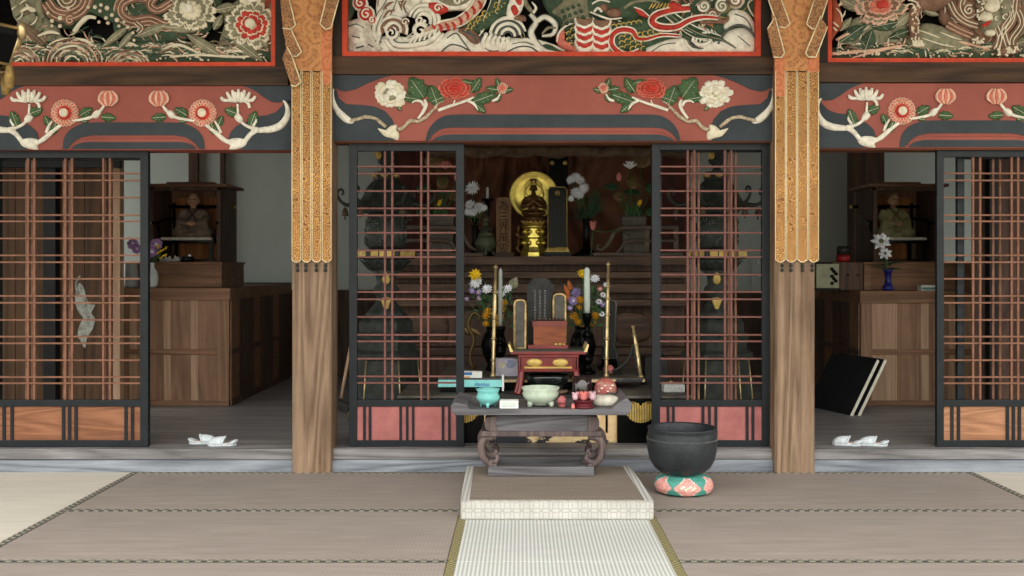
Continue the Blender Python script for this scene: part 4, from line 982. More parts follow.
for q in ([(966, -6), (962, 6), (968, 16), (976, 12)], [(950, 2), (956, 14), (966, 22), (978, 26)], [(1006, 0), (1012, 14), (1004, 28), (1006, 40), (1010, 52)], [(1016, -4), (1012, 20), (1002, 34), (998, 48)], [(1018, 10), (1022, 24), (1012, 40), (1014, 54)], [(996, 26), (1000, 38), (996, 50)]): swirl(b, q, 9, 5, TAUPE, CREAM, YC - .03)
b.use(TAUPE); b.tpx(spiral(969, 10, 7, 1.7, 1), YC - .03, [2, 1.6, 1]); b.use(CREAM); b.tpx(spiral(969, 10, 5.4, 1.4, 1), YC - .042, .7)
swirl(b, [(947, 24), (958, 30), (972, 36)], 10, 5, TAUPE, PINKCREAM, YC - .02); b.build('lion_mane', t)
for cx_, cy_ in ((978, 40), (1004, 52), (1012, 50)):
    b = MB(); b.use(TAUPE); b.ell(P(cx_, cy_, YC - .03), (.04, .03, .03))
    for k in range(14): b.use(CREAM); b.ell(P(cx_ + rnd.uniform(-6, 6), cy_ + rnd.uniform(-4, 4), YC - .052), (.009, .010, .008), 7, 5)
    b.build('lion_paw', t)
# ================================================================ the altar behind the middle opening
def V(*a): return Vector(a)
def daisy(b, c, r, nrm, pm, cm, n=14, layers=2, w=None, seed=0):
    """a composite flower facing nrm"""
    c, N = Vector(c), Vector(nrm).normalized(); rnd = random.Random(seed)
    s = N.orthogonal().normalized(); u = N.cross(s)
    for k in range(layers):
        b.use(pm); rr = r * (1 - .3 * k)
        for i in range(n - 2 * k):
            a = 2 * PI * (i + .5 * k) / (n - 2 * k) + rnd.uniform(-.08, .08); d = s * math.cos(a) + u * math.sin(a)
            b.leafblade(c + d * r * .12 + N * .12 * r * k, c + d * rr * rnd.uniform(.9, 1.05) + N * r * (.15 + .3 * k), (w or 2.4 * r / n * 1.6), N, .2, 3)
    b.use(cm); b.ell(c + N * r * .14, (r * .26, r * .26, r * .26), 8, 5)
WHITEP = M('white_petal', (246, 248, 255), .6, 0, .06, 40, 0)
YELP = M('yellow_petal', (236, 196, 40), .6, 0, .15, 40, 0)
ORGP = M('orange_petal', (206, 148, 36), .6, 0, .25, 40, 0)
PURP = M('lilac_petal', (170, 150, 206), .6, 0, .2, 40, 0)
PINKP = M('pink_petal', (224, 136, 128), .5, 0, .15, 40, 0)
STEM = M('stem_green', (74, 106, 62), .6, 0, .2, 30, 0)
LEAFD = M('dark_leaf_green', (60, 88, 60), .55, 0, .25, 30, 0)
LEAFB = M('bronze_leaf', (128, 104, 70), .6, .2, .25, 30, 0)
def leaves(b, base, n, L, seed, m, spread=.9, w=.02, dirz=.6):
    rnd = random.Random(seed); b.use(m)
    for i in range(n):
        a = rnd.uniform(0, 2 * PI); d = V(math.cos(a) * spread, math.sin(a) * spread * .6, rnd.uniform(dirz - .5, dirz + .5)).normalized()
        b0 = Vector(base) + V(rnd.uniform(-.02, .02), rnd.uniform(-.02, .02), rnd.uniform(0, .08))
        b.leafblade(b0, b0 + d * L * rnd.uniform(.6, 1.1), w, V(0, -.6, .8), .3, 4, -.15)

# --- stepped altar and backdrop
XA, XB = X(392, 8.3), X(688, 8.3); SH = 1.318
t = thing('altar_platform', 'dark wooden stepped altar platform with moulded edges behind the bronze lanterns', 'altar', ((XA + XB) / 2, 8.9, FL))
for nm, y0, z0, z1, m in (('shelf_board', 8.22, 1.252, SH, W_ALTAR), ('moulding', 8.36, 1.20, 1.25, W_CABDARK), ('moulding', 8.30, 1.145, 1.198, W_ALTAR), ('moulding', 8.40, 1.105, 1.143, W_CABDARK), ('moulding', 8.34, 1.03, 1.103, W_ALTAR),
                          ('moulding', 8.42, .98, 1.028, W_CABDARK), ('moulding', 8.32, .925, .978, W_ALTAR), ('waist_panel', 8.46, .60, .923, W_CABDARK), ('moulding', 8.34, .54, .598, W_ALTAR), ('plinth', 8.28, FL, .538, W_CABDARK)):
    b = MB(); b.box(XA, XB, y0, 9.55, z0, z1); b.build(nm, t, mat=m, bevel=.006)
b = MB(); Y = 8.45
b.ppx([(617, 314), (640, 313), (650, 320), (650, 336), (640, 342), (617, 341)], Y, .03, 4, .01); b.build('carved_boss', t, mat=W_ALTAR)
b = MB(); b.ppx([(408, 314), (440, 313), (448, 320), (448, 336), (440, 342), (408, 341)], Y, .03, 4, .01); b.build('carved_boss', t, mat=W_ALTAR)
CLOTH = NT('brown_drape', .7); _v = CLOTH.coords(); CLOTH.color(CLOTH.ramp(CLOTH.noise(_v, 4, 4), [(.3, lin((82, 49, 32))), (.7, lin((134, 84, 56)))])); CLOTH = CLOTH.m
b = MB(); rows = []                                             # gathered drape, pleats fanning from a knot
x0, x1, zt, zb = X(405, 9.4), X(690, 9.4), 2.5, SH + .004; nx, nz = 220, 14; cxk = X(515, 9.4)
vs = []
for j in range(nz + 1):
    for i in range(nx + 1):
        x = x0 + (x1 - x0) * i / nx; z = zb + (zt - zb) * j / nz
        a = math.atan2(2.35 - z + .3, x - cxk); vs.append((x, 9.42 + .045 * math.sin(a * 30 + 2 * math.sin(a * 5)) + .018 * math.sin(a * 67 + 1), z))
b.add(vs, [(j * (nx + 1) + i, j * (nx + 1) + i + 1, (j + 1) * (nx + 1) + i + 1, (j + 1) * (nx + 1) + i) for j in range(nz) for i in range(nx)], True)
o = b.build('hanging_drape', mat=CLOTH, loc=(0, 9.42, SH + .004)); sm = o.modifiers.new('solid', 'SOLIDIFY'); sm.thickness = .006
tag(o, 'brown pleated drape hanging behind the golden statue', 'drape')
b = MB(); Y = 8.0; b.box(X(430, Y), X(690, Y), Y - .02, Y + .1, Z(147, Y), Z(138, Y))
struct('trim_20', b, W_ALTAR)
rnd = random.Random(11); b = MB(); pts = []; rs = []
for i in range(60):
    x = 430 + i * 4.4; pts.append(P(x, 151.5 + .9 * math.sin(i * .7) + rnd.uniform(-.6, .6), 7.96 + rnd.uniform(-.01, .01))); rs.append(.042 + rnd.uniform(-.007, .007))
b.tube(pts, rs, 14)
tag(b.build('rolled_curtain', mat=M('brown_grey_cloth', (104, 86, 70), .8, 0, .35, 16, .6, 40), loc=P(560, 152, 7.96)), 'brown-grey rolled cloth curtain tied along the top of the altar opening', 'curtain')
for i, (a, c) in enumerate(((394, 424), (657, 685))):
    b = MB(); Y = 9.2; b.box(X(a, Y), X(c, Y), Y, Y + .1, SH + .001, 2.75); struct('trim_%d' % (21 + i), b, wood('red_brown_post', (92, 48, 38), (62, 34, 28), 'z'))
b = MB(); Y = 9.1; b.slab([(549, 120), (568, 120), (568, 190), (549, 190)], Y, .02)
b.use(GOLDP)
for px in (552, 565): c = P(px, 163, Y - .01); b.ell(c, (.02, .01, .02), 10, 6)
b.mats = [BLACKL, GOLDP]; b.fm = [0] * 6 + [1] * (len(b.f) - 6)
tag(b.build('hanging_banner', loc=P(558, 190, Y)), 'black banner with gold dots hanging behind the golden statue', 'banner')

# --- seated golden-haloed statue
Y = 8.5; BZ = SH + .001; K = Y / F
t = thing('buddha_statue', 'bronze seated statue with round gold halo on a gold pedestal', 'statue', (X(533.5, Y), Y, BZ))
cx = X(533.5, Y)
def zz(py, y=Y): return Z(py, y)
b = MB().use(GOLD)
c = P(534, 194.5, Y); R = 23 * K
ring = [(c.x + R * math.cos(a * PI / 24), Y + .07, c.z + R * math.sin(a * PI / 24)) for a in range(48)]
b.pillow(ring, .012, flat=.01, rings=((1, 0), (.93, .9), (.9, .5), (.6, .6)))
b.tube(ring + ring[:1], .012, 8); b.tube([(c.x + R * .42 * math.cos(a * PI / 16), Y + .05, c.z - .004 + R * .5 * math.sin(a * PI / 16)) for a in range(33)], .007, 6)
b.build('halo', t)
STBR = M('statue_bronze', (110, 78, 46), .4, .5, .25, 14, .1, 60)
b = MB().use(STBR)
b.ell((cx, Y, zz(181.5)), (.034, .036, .042)); b.ell((cx, Y - .032, zz(182.5)), (.008, .008, .01)); b.ell((cx - .034, Y, zz(183)), (.008, .01, .018)); b.ell((cx + .034, Y, zz(183)), (.008, .01, .018))
b.tube([(cx, Y, zz(187)), (cx, Y, zz(191))], [.022, .03]); b.ell((cx, Y, zz(198)), (.058, .045, .07)); b.ell((cx, Y, zz(206)), (.055, .05, .05)); b.ell((cx, Y, zz(193.5)), (.07, .04, .026))
for s in (-1, 1):
    b.tube([(cx + s * .062, Y, zz(193.5)), (cx + s * .1, Y - .01, zz(200)), (cx + s * .108, Y - .04, zz(205)), (cx + s * .06, Y - .08, zz(204)), (cx + s * .008, Y - .095, zz(199)), (cx + s * .004, Y - .09, zz(196))], [.024, .027, .03, .026, .016, .012])
    b.tube([(cx + s * .03, Y, zz(212)), (cx + s * .095, Y - .04, zz(213)), (cx + s * .04, Y - .1, zz(214.5)), (cx - s * .03, Y - .09, zz(214))], [.03, .03, .024, .016])
zc = zz(213); shrink = lambda b: [((x - cx) * .8 + cx, Y + (y - Y) * .8, zc + (z - zc) * .8) for x, y, z in b.v]
b.v = shrink(b); b.build('figure', t, remesh=.005)
b = MB().use(GOLD); b.tube([(cx + .07 * math.cos(a * PI / 12), Y + .045, zz(188) + .075 * math.sin(a * PI / 12)) for a in range(25)], .005, 6); b.build('head_halo', t)
b = MB().use(STBR); b.lathe([(.03, 0), (.032, .012), (.028, .03), (.034, .05), (.034, .064), (0, .066)], 12, (cx, Y, zz(178.5))); b.use(GOLD); b.lathe([(.043, 0), (.046, .008), (.043, .016)], 12, (cx, Y, zz(178.2)))
b.ell((cx, Y - .032, zz(174.5)), (.012, .008, .016)); b.v = shrink(b); b.build('crown', t)
b = MB().use(STBR)
for k, (r, zq) in enumerate(((.115, 218), (.105, 222.5))):
    for i in range(16):
        a = 2 * PI * (i + .5 * k) / 16; d = V(math.cos(a), math.sin(a), 0)
        b.use(STBR if k == 0 else GOLDP); b.leafblade(V(cx, Y, zz(zq + 3)) + d * r * .5, V(cx, Y, zz(zq - 2)) + d * r, .055, d + V(0, 0, .4), .3, 4, .1, .004)
b.use(STBR); b.lathe([(.06, 0), (.08, .02), (.10, .06), (.09, .07)], 20, (cx, Y, zz(225))); b.build('lotus_seat', t)
b = MB().use(GOLD)
b.lathe([(.07, zz(229) - BZ), (.1, zz(228) - BZ), (.1, zz(225.5) - BZ), (.06, zz(225) - BZ)], 8, (cx, Y, BZ)); b.lathe([(.075, zz(236) - BZ), (.075, zz(229) - BZ)], 8, (cx, Y, BZ), False, PI / 8)
b.lathe([(.1, zz(239) - BZ), (.11, zz(237.5) - BZ), (.11, zz(236) - BZ)], 8, (cx, Y, BZ), False, PI / 8); b.lathe([(.085, zz(247) - BZ), (.085, zz(239) - BZ)], 8, (cx, Y, BZ), False, PI / 8)
b.lathe([(.11, 0), (.11, .03), (.1, .05), (.09, zz(247) - BZ)], 8, (cx, Y, BZ), False, PI / 8)
for i in range(8):
    a = 2 * PI * i / 8 + PI / 8; b.ell((cx + .09 * math.cos(a), Y + .09 * math.sin(a), zz(243)), (.02, .02, .022), 8, 5); b.ell((cx + .08 * math.cos(a), Y + .08 * math.sin(a), zz(232)), (.018, .018, .02), 8, 5)
b.build('pedestal', t)
for k in range(4):
    b = MB().use(STBR); b.tube(cr([(cx - .10 - .02 * (k % 2), Y, zz(253 - k * 7)), (cx - .135 + .015 * (k % 2), Y, zz(248 - k * 7)), (cx - .11, Y, zz(246 - k * 7))], 3), [.012, .018, .010], 8); b.build('cloud_ornament', t)

# --- tablets on the shelf
def text(name, body, size, loc, parent, m, ext=.001, align='CENTER', spacing=1.0, line=1.0, off=0.0):
    cu = bpy.data.curves.new(name, 'FONT'); cu.body = body; cu.size = size; cu.extrude = ext; cu.align_x = align; cu.align_y = 'CENTER'; cu.space_line = line; cu.space_character = spacing; cu.offset = off
    o = bpy.data.objects.new(name, cu); COL.objects.link(o); o.rotation_euler = (PI / 2, 0, 0); cu.materials.append(m)
    p = Vector(loc); q = parent
    while q is not None: p = p - q.location; q = q.parent
    o.location = p; o.parent = parent
    bpy.context.view_layer.update(); me = bpy.data.meshes.new_from_object(o.evaluated_get(bpy.context.evaluated_depsgraph_get())); q = bpy.data.objects.new(name, me); COL.objects.link(q)
    q.parent = parent; q.location = o.location; q.rotation_euler = o.rotation_euler; bpy.data.objects.remove(o); q.name = name; return q
INK = M('ink_black', (54, 42, 34), .8, 0, .05, 10, 0)
t = thing('wooden_memorial_tablet', 'plain brown wooden tablet with black brush characters left of the golden statue', 'memorial tablet', (X(503.5, Y), Y, BZ))
b = MB(); q = [(496, 256)] + cr([(496, 203), (497, 199), (500, 197.3), (507, 197.3), (510, 199), (511, 203)], 3) + [(511, 256)]
b.slab(q, Y, .03); b.build('board', t, mat=wood('tablet_wood', (158, 124, 92), (124, 94, 68), 'z', 1.5), bevel=.002)
b = MB(); b.box(X(493, Y), X(514, Y), Y - .03, Y + .06, BZ, BZ + .03); b.build('base', t, mat=W_ALTAR, bevel=.003)
for k, ch in enumerate('為三界萬霊'): text('character', ch, .088, P(503.5, 206.5 + k * 10.6, Y - .002), t, INK, .0006)
Y2 = 8.42
t = thing('black_memorial_tablet', 'large black lacquer tablet with gold trim and columns of fine writing, right of golden statue', 'memorial tablet', (X(557.5, Y2), Y2, BZ))
b = MB(); b.slab([(548, 247), (548, 190), (550, 187), (565, 187), (567, 190), (567, 247)], Y2, .03); b.build('board', t, mat=BLACKL)
b = MB().use(GOLDP); e = [(548, 247), (548, 190), (550, 187), (565, 187), (567, 190), (567, 247)]
b.tube([P(x, y, Y2 - .002) for x, y in e], .004, 6); b.build('gold_edge', t)
b = MB().use(GOLDP); c = P(557.5, 193, Y2 - .004); b.tube([(c.x + .017 * math.cos(a * PI / 8), c.y, c.z + .017 * math.sin(a * PI / 8)) for a in range(17)], .003, 5); b.ell(c, (.009, .004, .009), 8, 5); b.build('gold_crest', t)
b = MB().use(M('dull_gold_ink', (66, 62, 52), .7, 0, .2, 30, 0)); rnd = random.Random(5)
for cx_ in (551.2, 554.4, 557.6, 560.8, 564):
    y = 199
    while y < 243:
        h = rnd.uniform(.7, 1.3); b.slab([(cx_ - .5, y), (cx_ + rnd.uniform(.2, .6), y), (cx_ + .5, y + h), (cx_ - .5, y + h)], Y2 - .0012, .001); y += h + rnd.uniform(.5, .9)
b.build('fine_writing', t)['kind'] = 'stuff'
b = MB().use(GOLDP)
for k in range(9): c = P(548 + k * 2.4, 249, Y2 - .03); b.ell(c, (.012, .012, .016), 8, 5)
b.box(X(546, Y2), X(569, Y2), Y2 - .03, Y2 + .05, Z(252, Y2), Z(250, Y2)); b.use(BLACKL); b.box(X(544, Y2), X(571, Y2), Y2 - .05, Y2 + .07, BZ, Z(252, Y2)); b.build('carved_foot', t)

# --- flowers, candle and censer on the shelf
def vase(name, label, px, Y, zbase, prof, m, cat='vase', n=20, grp=None):
    b = MB(); b.lathe(prof, n, (X(px, Y), Y, zbase)); return tag(b.build(name, mat=m, loc=(X(px, Y), Y, zbase)), label, cat, grp)
Y = 8.45
vase('flower_vase', 'slim black vase holding white chrysanthemums, left end of the altar shelf', 475, Y, BZ, [(.045, 0), (.05, .015), (.025, .05), (.024, .16), (.03, .28), (.042, .3), (.03, .3), (.02, .2), (0, .2)], BLACKL)
t = thing('chrysanthemum_bunch', 'white chrysanthemums standing in the slim black vase at the shelf left', 'flowers', (X(475, Y), Y, BZ + .22))
for k, (px, py, r) in enumerate(((472.5, 188.5, .066), (470, 205, .05), (479, 208, .054), (474, 212, .045), (468, 212, .04), (484, 208, .034))):
    b = MB(); c = P(px, py, Y - .02 * k); daisy(b, c, r, (random.uniform(-.4, .4), -1, .35), WHITEP, WHITEP, 16, 3, None, k); b.use(STEM); b.tube([c, (X(475, Y), Y, BZ + .21)], .004, 5); b.build('chrysanthemum_bloom', t)
b = MB(); leaves(b, (X(474, Y), Y, BZ + .26), 12, .12, 2, LEAFD); b.build('foliage', t)
vase('candle_stand', 'black candle stand with wide drip dish on the altar shelf', 487.5, 8.55, BZ, [(.06, 0), (.06, .012), (.02, .04), (.016, .2), (.022, .28), (.016, .34), (.02, .44), (.05, .455), (.05, .465), (.012, .465), (.012, .468), (0, .468)], BLACKL, 'candle stand')
vase('candle', 'short white candle stub on the black stand, upper shelf', 487.5, 8.55, BZ + .469, [(.011, 0), (.011, .085), (.004, .09), (0, .092)], M('wax', (222, 222, 214), .4, 0, .05, 10, 0), 'candle', 12)
t = thing('censer', 'dark green lidded incense burner with lion knob left of the wooden tablet', 'incense burner', (X(485.5, 8.4), 8.4, BZ)); c = V(X(485.5, 8.4), 8.4, BZ)
CENS = M('green_patina', (88, 92, 74), .5, .3, .3, 18, .2, 50)
b = MB().use(CENS); b.lathe([(.03, .03), (.06, .04), (.085, .08), (.09, .11), (.07, .14), (.075, .155), (.06, .155), (.05, .12), (0, .12)], 20, c)
for k in range(3): a = PI / 2 + 2 * PI * k / 3 + PI; b.tube([c + V(.055 * math.cos(a), .055 * math.sin(a), .06), c + V(.075 * math.cos(a), .075 * math.sin(a), 0)], [.016, .01])
b.build('bowl', t)
b = MB().use(CENS); b.lathe([(.06, .156), (.062, .17), (.05, .21), (.03, .23), (0, .235)], 20, c); b.use(VOID)
for i in range(7): a = PI + (i + .5) * PI / 7; b.tube([c + V(.058 * math.cos(a), .058 * math.sin(a), .18), c + V(.052 * math.cos(a), .052 * math.sin(a), .205)], .005, 6)
b.use(CENS); b.ell(c + V(0, 0, .255), (.026, .03, .028)); b.ell(c + V(0, -.02, .29), (.022, .022, .022)); b.tube([c + V(.01, .02, .26), c + V(.02, .03, .3), c + V(-.01, .03, .33)], [.012, .016, .006]); b.build('lid', t)
Y = 8.45
vase('flower_vase', 'slender black vase on a flared foot, right of the black tablet', 586.5, Y, BZ, [(.11, 0), (.11, .012), (.06, .04), (.03, .07), (.026, .18), (.03, .28), (.04, .3), (.028, .3), (.02, .2), (0, .2)], BLACKL)
t = thing('chrysanthemum_bunch', 'white chrysanthemum bunch with fern fronds in the vase beside the black tablet', 'flowers', (X(586.5, Y), Y, BZ + .22))
for k, (px, py, r) in enumerate(((571, 180, .045), (576, 178, .05), (581, 181, .04), (576, 193, .055), (584, 189, .055), (580, 195, .045), (571, 199, .03))):
    b = MB(); c = P(px, py, Y - .012 * k); daisy(b, c, r, (random.uniform(-.5, .5), -1, .4), WHITEP, WHITEP, 15, 3, None, k + 9); b.use(STEM); b.tube([c, P(584, 205, Y), (X(586.5, Y), Y, BZ + .21)], .004, 5); b.build('chrysanthemum_bloom', t)
b = MB(); leaves(b, (X(582, Y), Y, BZ + .27), 16, .13, 4, LEAFD); b.build('foliage', t)
b = MB().use(LEAFD)
for k in range(7):
    base = V(X(588, Y), Y, BZ + .29); tip = P(592 + k * 2.2, 186 + abs(k - 2) * 5, Y + .03 * (k - 3)); b.tube([base, (base + tip) / 2 + V(0, 0, .01), tip], .002, 4)
    for j in range(9):
        q = base + (tip - base) * (.25 + .08 * j)
        for s in (-1, 1): b.leafblade(q, q + V(s * .03, 0, .018), .009, (0, -1, 0), .1, 2)
b.build('fern_frond', t)
b = MB().use(PINKP); c = P(593, 226, 8.3)
for i in range(6): a = 2 * PI * i / 6; d = V(math.cos(a), math.sin(a), 0); b.leafblade(c + V(0, 0, -.03), c + d * .02 + V(0, 0, .045), .035, d, .4, 4, .15)
b.ell(c, (.02, .02, .035)); b.use(STEM); b.tube([c - V(0, 0, .03), P(600, 232, 8.3), P(620, 231, 8.35), P(630, 236, 8.4)], .004, 5); b.tube([c - V(0, 0, .03), P(592, 240, 8.3), P(591, 256.0, 8.3)], .005, 5)
tag(b.build('bent_pink_lotus', loc=P(591, 256, 8.3)), 'pink lotus bud on a bent stem beside the slender black vase', 'flower')

# --- lotus pots on scroll-legged stands (right and left ends of the shelf)
STONE = M('grey_stone_pot', (106, 100, 92), .8, 0, .2, 18, .3, 60)
WSCR = wood('scroll_stand_wood', (120, 106, 94), (84, 72, 64), 'x', 1.0)
def lotus_set(side):
    s = 1 if side == 'right' else -1; Y = 8.4; x0 = X(640, Y) if s > 0 else X(436, Y)
    def q(px, py, y=Y): p = P(px, py, y); return V(x0 + s * (p.x - X(640, Y)), p.y, p.z)
    st = thing('scroll_leg_stand', 'low wooden stand with curled scroll legs at the %s end of the altar shelf' % side, 'stand', (x0, Y + .1, BZ))
    b = MB()
    def leg(y): b.tube([q(678, 227.6, y), q(640, 227.6, y), q(623, 228, y), q(615, 231, y), q(611, 239, y), q(607, 246, y), q(601, 250, y), q(597, 248.5, y), q(597.5, 245.5, y), q(601, 245, y)], [.02, .02, .02, .02, .018, .015, .014, .012, .01, .008], 8)
    leg(Y); leg(Y + .24); b.build('scroll_leg', t if False else st, mat=WSCR)
    b = MB(); b.tube([q(676, 240.5), q(632, 240.5), q(625, 242), q(620, 250), q(616, 253)], [.016, .016, .015, .013, .012], 8); b.build('brace', st, mat=WSCR)
    for px in (647, 676):
        b = MB(); u = q(px, 229); w = q(px, 253); b.box(min(u.x, u.x) - .018, u.x + .018, Y - .01, Y + .03, w.z, u.z); b.build('post', st, mat=WSCR)
    b = MB(); a, c = sorted((q(592, 250).x, q(682, 250).x)); b.box(a, c, Y - .05, Y + .3, BZ, BZ + .028); b.build('base_board', st, mat=WSCR, bevel=.004)
    zb = BZ + .029
    b = MB(); h = Z(217, 8.52) - zb; b.lathe([(.11, 0), (.118, .02), (.132, h - .03), (.14, h - .02), (.14, h), (.12, h), (.115, h - .03), (0, h - .03)], 4, (q(635, 230).x, 8.56, zb), False, PI / 4)
    tag(b.build('lotus_pot', loc=(q(635, 230).x, 8.56, zb)), 'square grey stone pot planted with lotus, %s end of the altar shelf' % side, 'pot').data.materials.append(STONE)
    o = thing('lotus_plant', ('white lotus flower with bronze and green leaves in the right stone pot' if s > 0 else 'pink lotus flower with green leaves standing behind the left lattice screen'), 'plant', (q(635, 230).x, 8.56, zb + h - .03))
    top = V(q(635, 230).x, 8.52, zb + h - .02); Yl = 8.5
    def stem(b, tip, bend=0.0, r=.0045): b.use(STEM); b.tube([top + V(bend * .3, 0, 0), (top + tip) / 2 + V(bend, 0, 0), tip], r, 5)
    b = MB(); c = q(630, 169, Yl); stem(b, c, -.01); fm = WHITEP if s > 0 else PINKP
    for k in range(2):
        for i in range(9):
            a = 2 * PI * (i + .5 * k) / 9; d = V(math.cos(a), math.sin(a), 0); b.use(fm); b.leafblade(c, c + d * (.066 - .02 * k) + V(0, 0, .03 + .025 * k), .034, d * .5 + V(0, 0, 1), .3, 4, .2)
    b.use(YELP); b.ell(c + V(0, -.01, .028), (.02, .02, .022)); b.build('lotus_flower', o)
    b = MB(); c = q(619, 177, Yl); stem(b, c - V(0, 0, .03), -.03); b.use(PINKP); b.ell(c, (.02, .02, .036), 10, 8); b.build('lotus_bud', o)
    b = MB(); c = q(638, 205.5, Yl - .04); stem(b, c, .0); b.use(YELP); b.leafblade(c, c + V(.03, 0, .05), .035, (0, -1, .3), .4, 4); b.ell(c + V(.012, 0, .02), (.012, .012, .026), 8, 6); b.build('yellow_bud', o)
    for px, py, L, W, m, tl in ((641, 160, .085, .07, LEAFB, .2), (611, 187, .06, .035, LEAFD, .5), (632, 193, .07, .03, LEAFD, .8), (620, 196, .055, .05, LEAFB, .2), (636, 212, .075, .04, LEAFD, .6), (652, 188, .06, .05, LEAFD, .3), (652, 212, .06, .05, LEAFD, .4), (633, 182, .05, .06, LEAFB, .2)):
        b = MB(); c = q(px, py, Yl + .03); stem(b, c, .02 if px > 640 else -.03, .0035); b.use(m)
        b.lathe([(.004, -.008), (L * .5, 0), (L, -.01 + tl * .02), (L, -.006 + tl * .02), (L * .5, .006), (0, 0)], 14, (0, 0, 0)); n = 6 * 14
        rot = Euler((1.3 - tl * .6, 0, s * .2)).to_matrix(); k0 = len(b.v) - 14 * 6
        for i in range(k0, len(b.v)): b.v[i] = tuple(c + rot @ V(b.v[i][0], b.v[i][1] * W / L, b.v[i][2]))
        b.build('lotus_leaf', o)
    b = MB().use(STEM); rnd = random.Random(8)
    for i in range(10): b.leafblade(top + V(rnd.uniform(-.07, .07), 0, -.02), top + V(rnd.uniform(-.1, .1), rnd.uniform(-.05, .02), rnd.uniform(.1, .2)), .014, (0, -1, 0), .3, 4)
    b.build('grass_blades', o)['kind'] = 'stuff'
lotus_set('right'); lotus_set('left')

# --- bronze lanterns
def lantern(side, pc):
    Y = 7.6; x = X(pc, Y); t = thing('bronze_lantern', 'tall dark bronze standing lantern with scroll-cornered roof behind the %s rose-panelled screen' % side, 'lantern', (x, Y, FL)); c = V(x, Y, 0)
    k = Y / F
    def pr(l): return [(r * k, Z(py, Y)) for r, py in l]
    def add(name, prof, n=24, m=BRONZE, sm=True, rot=0): b = MB().use(m); b.lathe(pr(prof), n, c, sm, rot); return b.build(name, t)
    add('base_skirt', [(38, 421.5), (37, 416), (31, 357), (0, 357)], 6, BRONZE, False)
    b = MB().use(BRASS)
    for i in range(6): a = i * PI / 3; b.tube([c + V(37.6 * k * math.cos(a), 37.6 * k * math.sin(a), Z(418, Y)), c + V(31.4 * k * math.cos(a), 31.4 * k * math.sin(a), Z(358, Y))], .006, 6)
    b.build('gold_edge', t)
    add('base_step', [(36, 357), (36, 352), (30, 349), (30, 341), (0, 341)], 6, BRONZE, False)
    add('base_step', [(31, 341), (32, 336), (27, 331), (27, 322), (23, 318), (0, 318)], 6, BRONZE, False)
    add('stem', [(24, 318), (17, 310), (11, 303), (9, 296), (13, 291), (13, 288), (9, 284), (10, 276), (16, 270), (0, 270)])
    b = MB().use(GOLDP); b.ppx([(pc, 271), (pc + 4, 279), (pc + 2, 284), (pc - 2, 284), (pc - 4, 279)], Y - 13 * k, .008, 2); b.ppx([(pc - 5, 298), (pc + 5, 298), (pc + 3, 306), (pc, 313), (pc - 3, 306)], Y - 14.5 * k, .008, 2); b.build('gold_leaf', t)
    b = MB().use(BRONZE)
    for i in range(14):
        a = 2 * PI * i / 14; d = V(math.cos(a), math.sin(a), 0); b.leafblade(c + d * 12 * k + V(0, 0, Z(272, Y)), c + d * 25 * k + V(0, 0, Z(259, Y)), .07, d + V(0, 0, -.3), .3, 5, .1, .006)
    b.lathe(pr([(12, 272), (20, 266), (23, 259), (0, 259)]), 20, c); b.build('lotus_collar', t)
    add('middle_plate', [(28, 259), (30, 257.5), (30, 250.5), (28, 249.5), (0, 249.5)], 6, BRONZE, False)
    b = MB().use(GOLDP); r6 = 30 * .99
    for i in range(6):
        a0, a1 = i * PI / 3 + .12, (i + 1) * PI / 3 - .12
        p0 = V(math.cos(i * PI / 3), math.sin(i * PI / 3), 0); p1 = V(math.cos((i + 1) * PI / 3), math.sin((i + 1) * PI / 3), 0); m_ = (p0 + p1).normalized()
        for f0, f1 in ((.12, .36), (.40, .60), (.64, .88)): b.obox(c + (p0 + (p1 - p0) * f0) * 30.3 * k + V(0, 0, Z(254, Y)), c + (p0 + (p1 - p0) * f1) * 30.3 * k + V(0, 0, Z(254, Y)), .012, .036)
    b.build('gold_band', t)
    b = MB().use(BRONZE); b.lathe(pr([(16, 249.5), (20, 246), (20.4, 230), (18, 216), (13, 211), (0, 211)]), 24, c)   # fire chamber
    b.use(M('lantern_openwork', (92, 98, 92), .5, .4, .3, 20, .2, 60)); rnd = random.Random(2)
    for i in range(46):
        a = rnd.uniform(0, 2 * PI); py = rnd.uniform(218, 243); r = 20.6 + .3; pts = []
        for j in range(8): th = j * .8 + a * 3; rr = 2.6 * (1 - j * .09); aa = a + rr * math.cos(th) / r; pts.append(c + V(r * k * math.cos(aa), r * k * math.sin(aa), Z(py + rr * math.sin(th), Y)))
        b.tube(pts, .0045, 5)
    b.build('fire_chamber', t)
    add('chamber_rim', [(22, 213), (24, 210), (20, 207), (0, 207)], 6, BRONZE, False)
    add('roof', [(24, 207.5), (28, 203.5), (26.5, 201.5), (23, 196), (20.5, 189.5), (15.5, 183), (11.5, 179.5), (0, 179.5)], 6, BRONZE, False)
    for i in range(6):
        a = i * PI / 3; d = V(math.cos(a), math.sin(a), 0); pts = [(20, 203), (30, 204.5), (39, 205), (45, 201.5), (48.5, 195.5), (47.5, 190.5), (44, 189.5), (42.6, 193), (44.5, 195)]
        b = MB().use(BRONZE); b.tube(cr([tuple(c + d * r * k + V(0, 0, Z(py, Y))) for r, py in pts], 4), [.024, .018, .014, .011, .010, .010, .009, .008, .006], 8); b.build('roof_scroll', t)
        b = MB().use(M('bell_bronze', (94, 78, 62), .45, .5)); p = c + d * 41 * k; b.tube([p + V(0, 0, Z(205, Y)), p + V(0, 0, Z(208, Y))], .003, 5); b.lathe([(.026, Z(216, Y)), (.024, Z(214, Y)), (.017, Z(210, Y)), (.01, Z(208, Y)), (0, Z(207.6, Y))], 10, p); b.ell(p + V(0, 0, Z(218, Y)), (.008, .008, .014)); b.build('wind_bell', t)
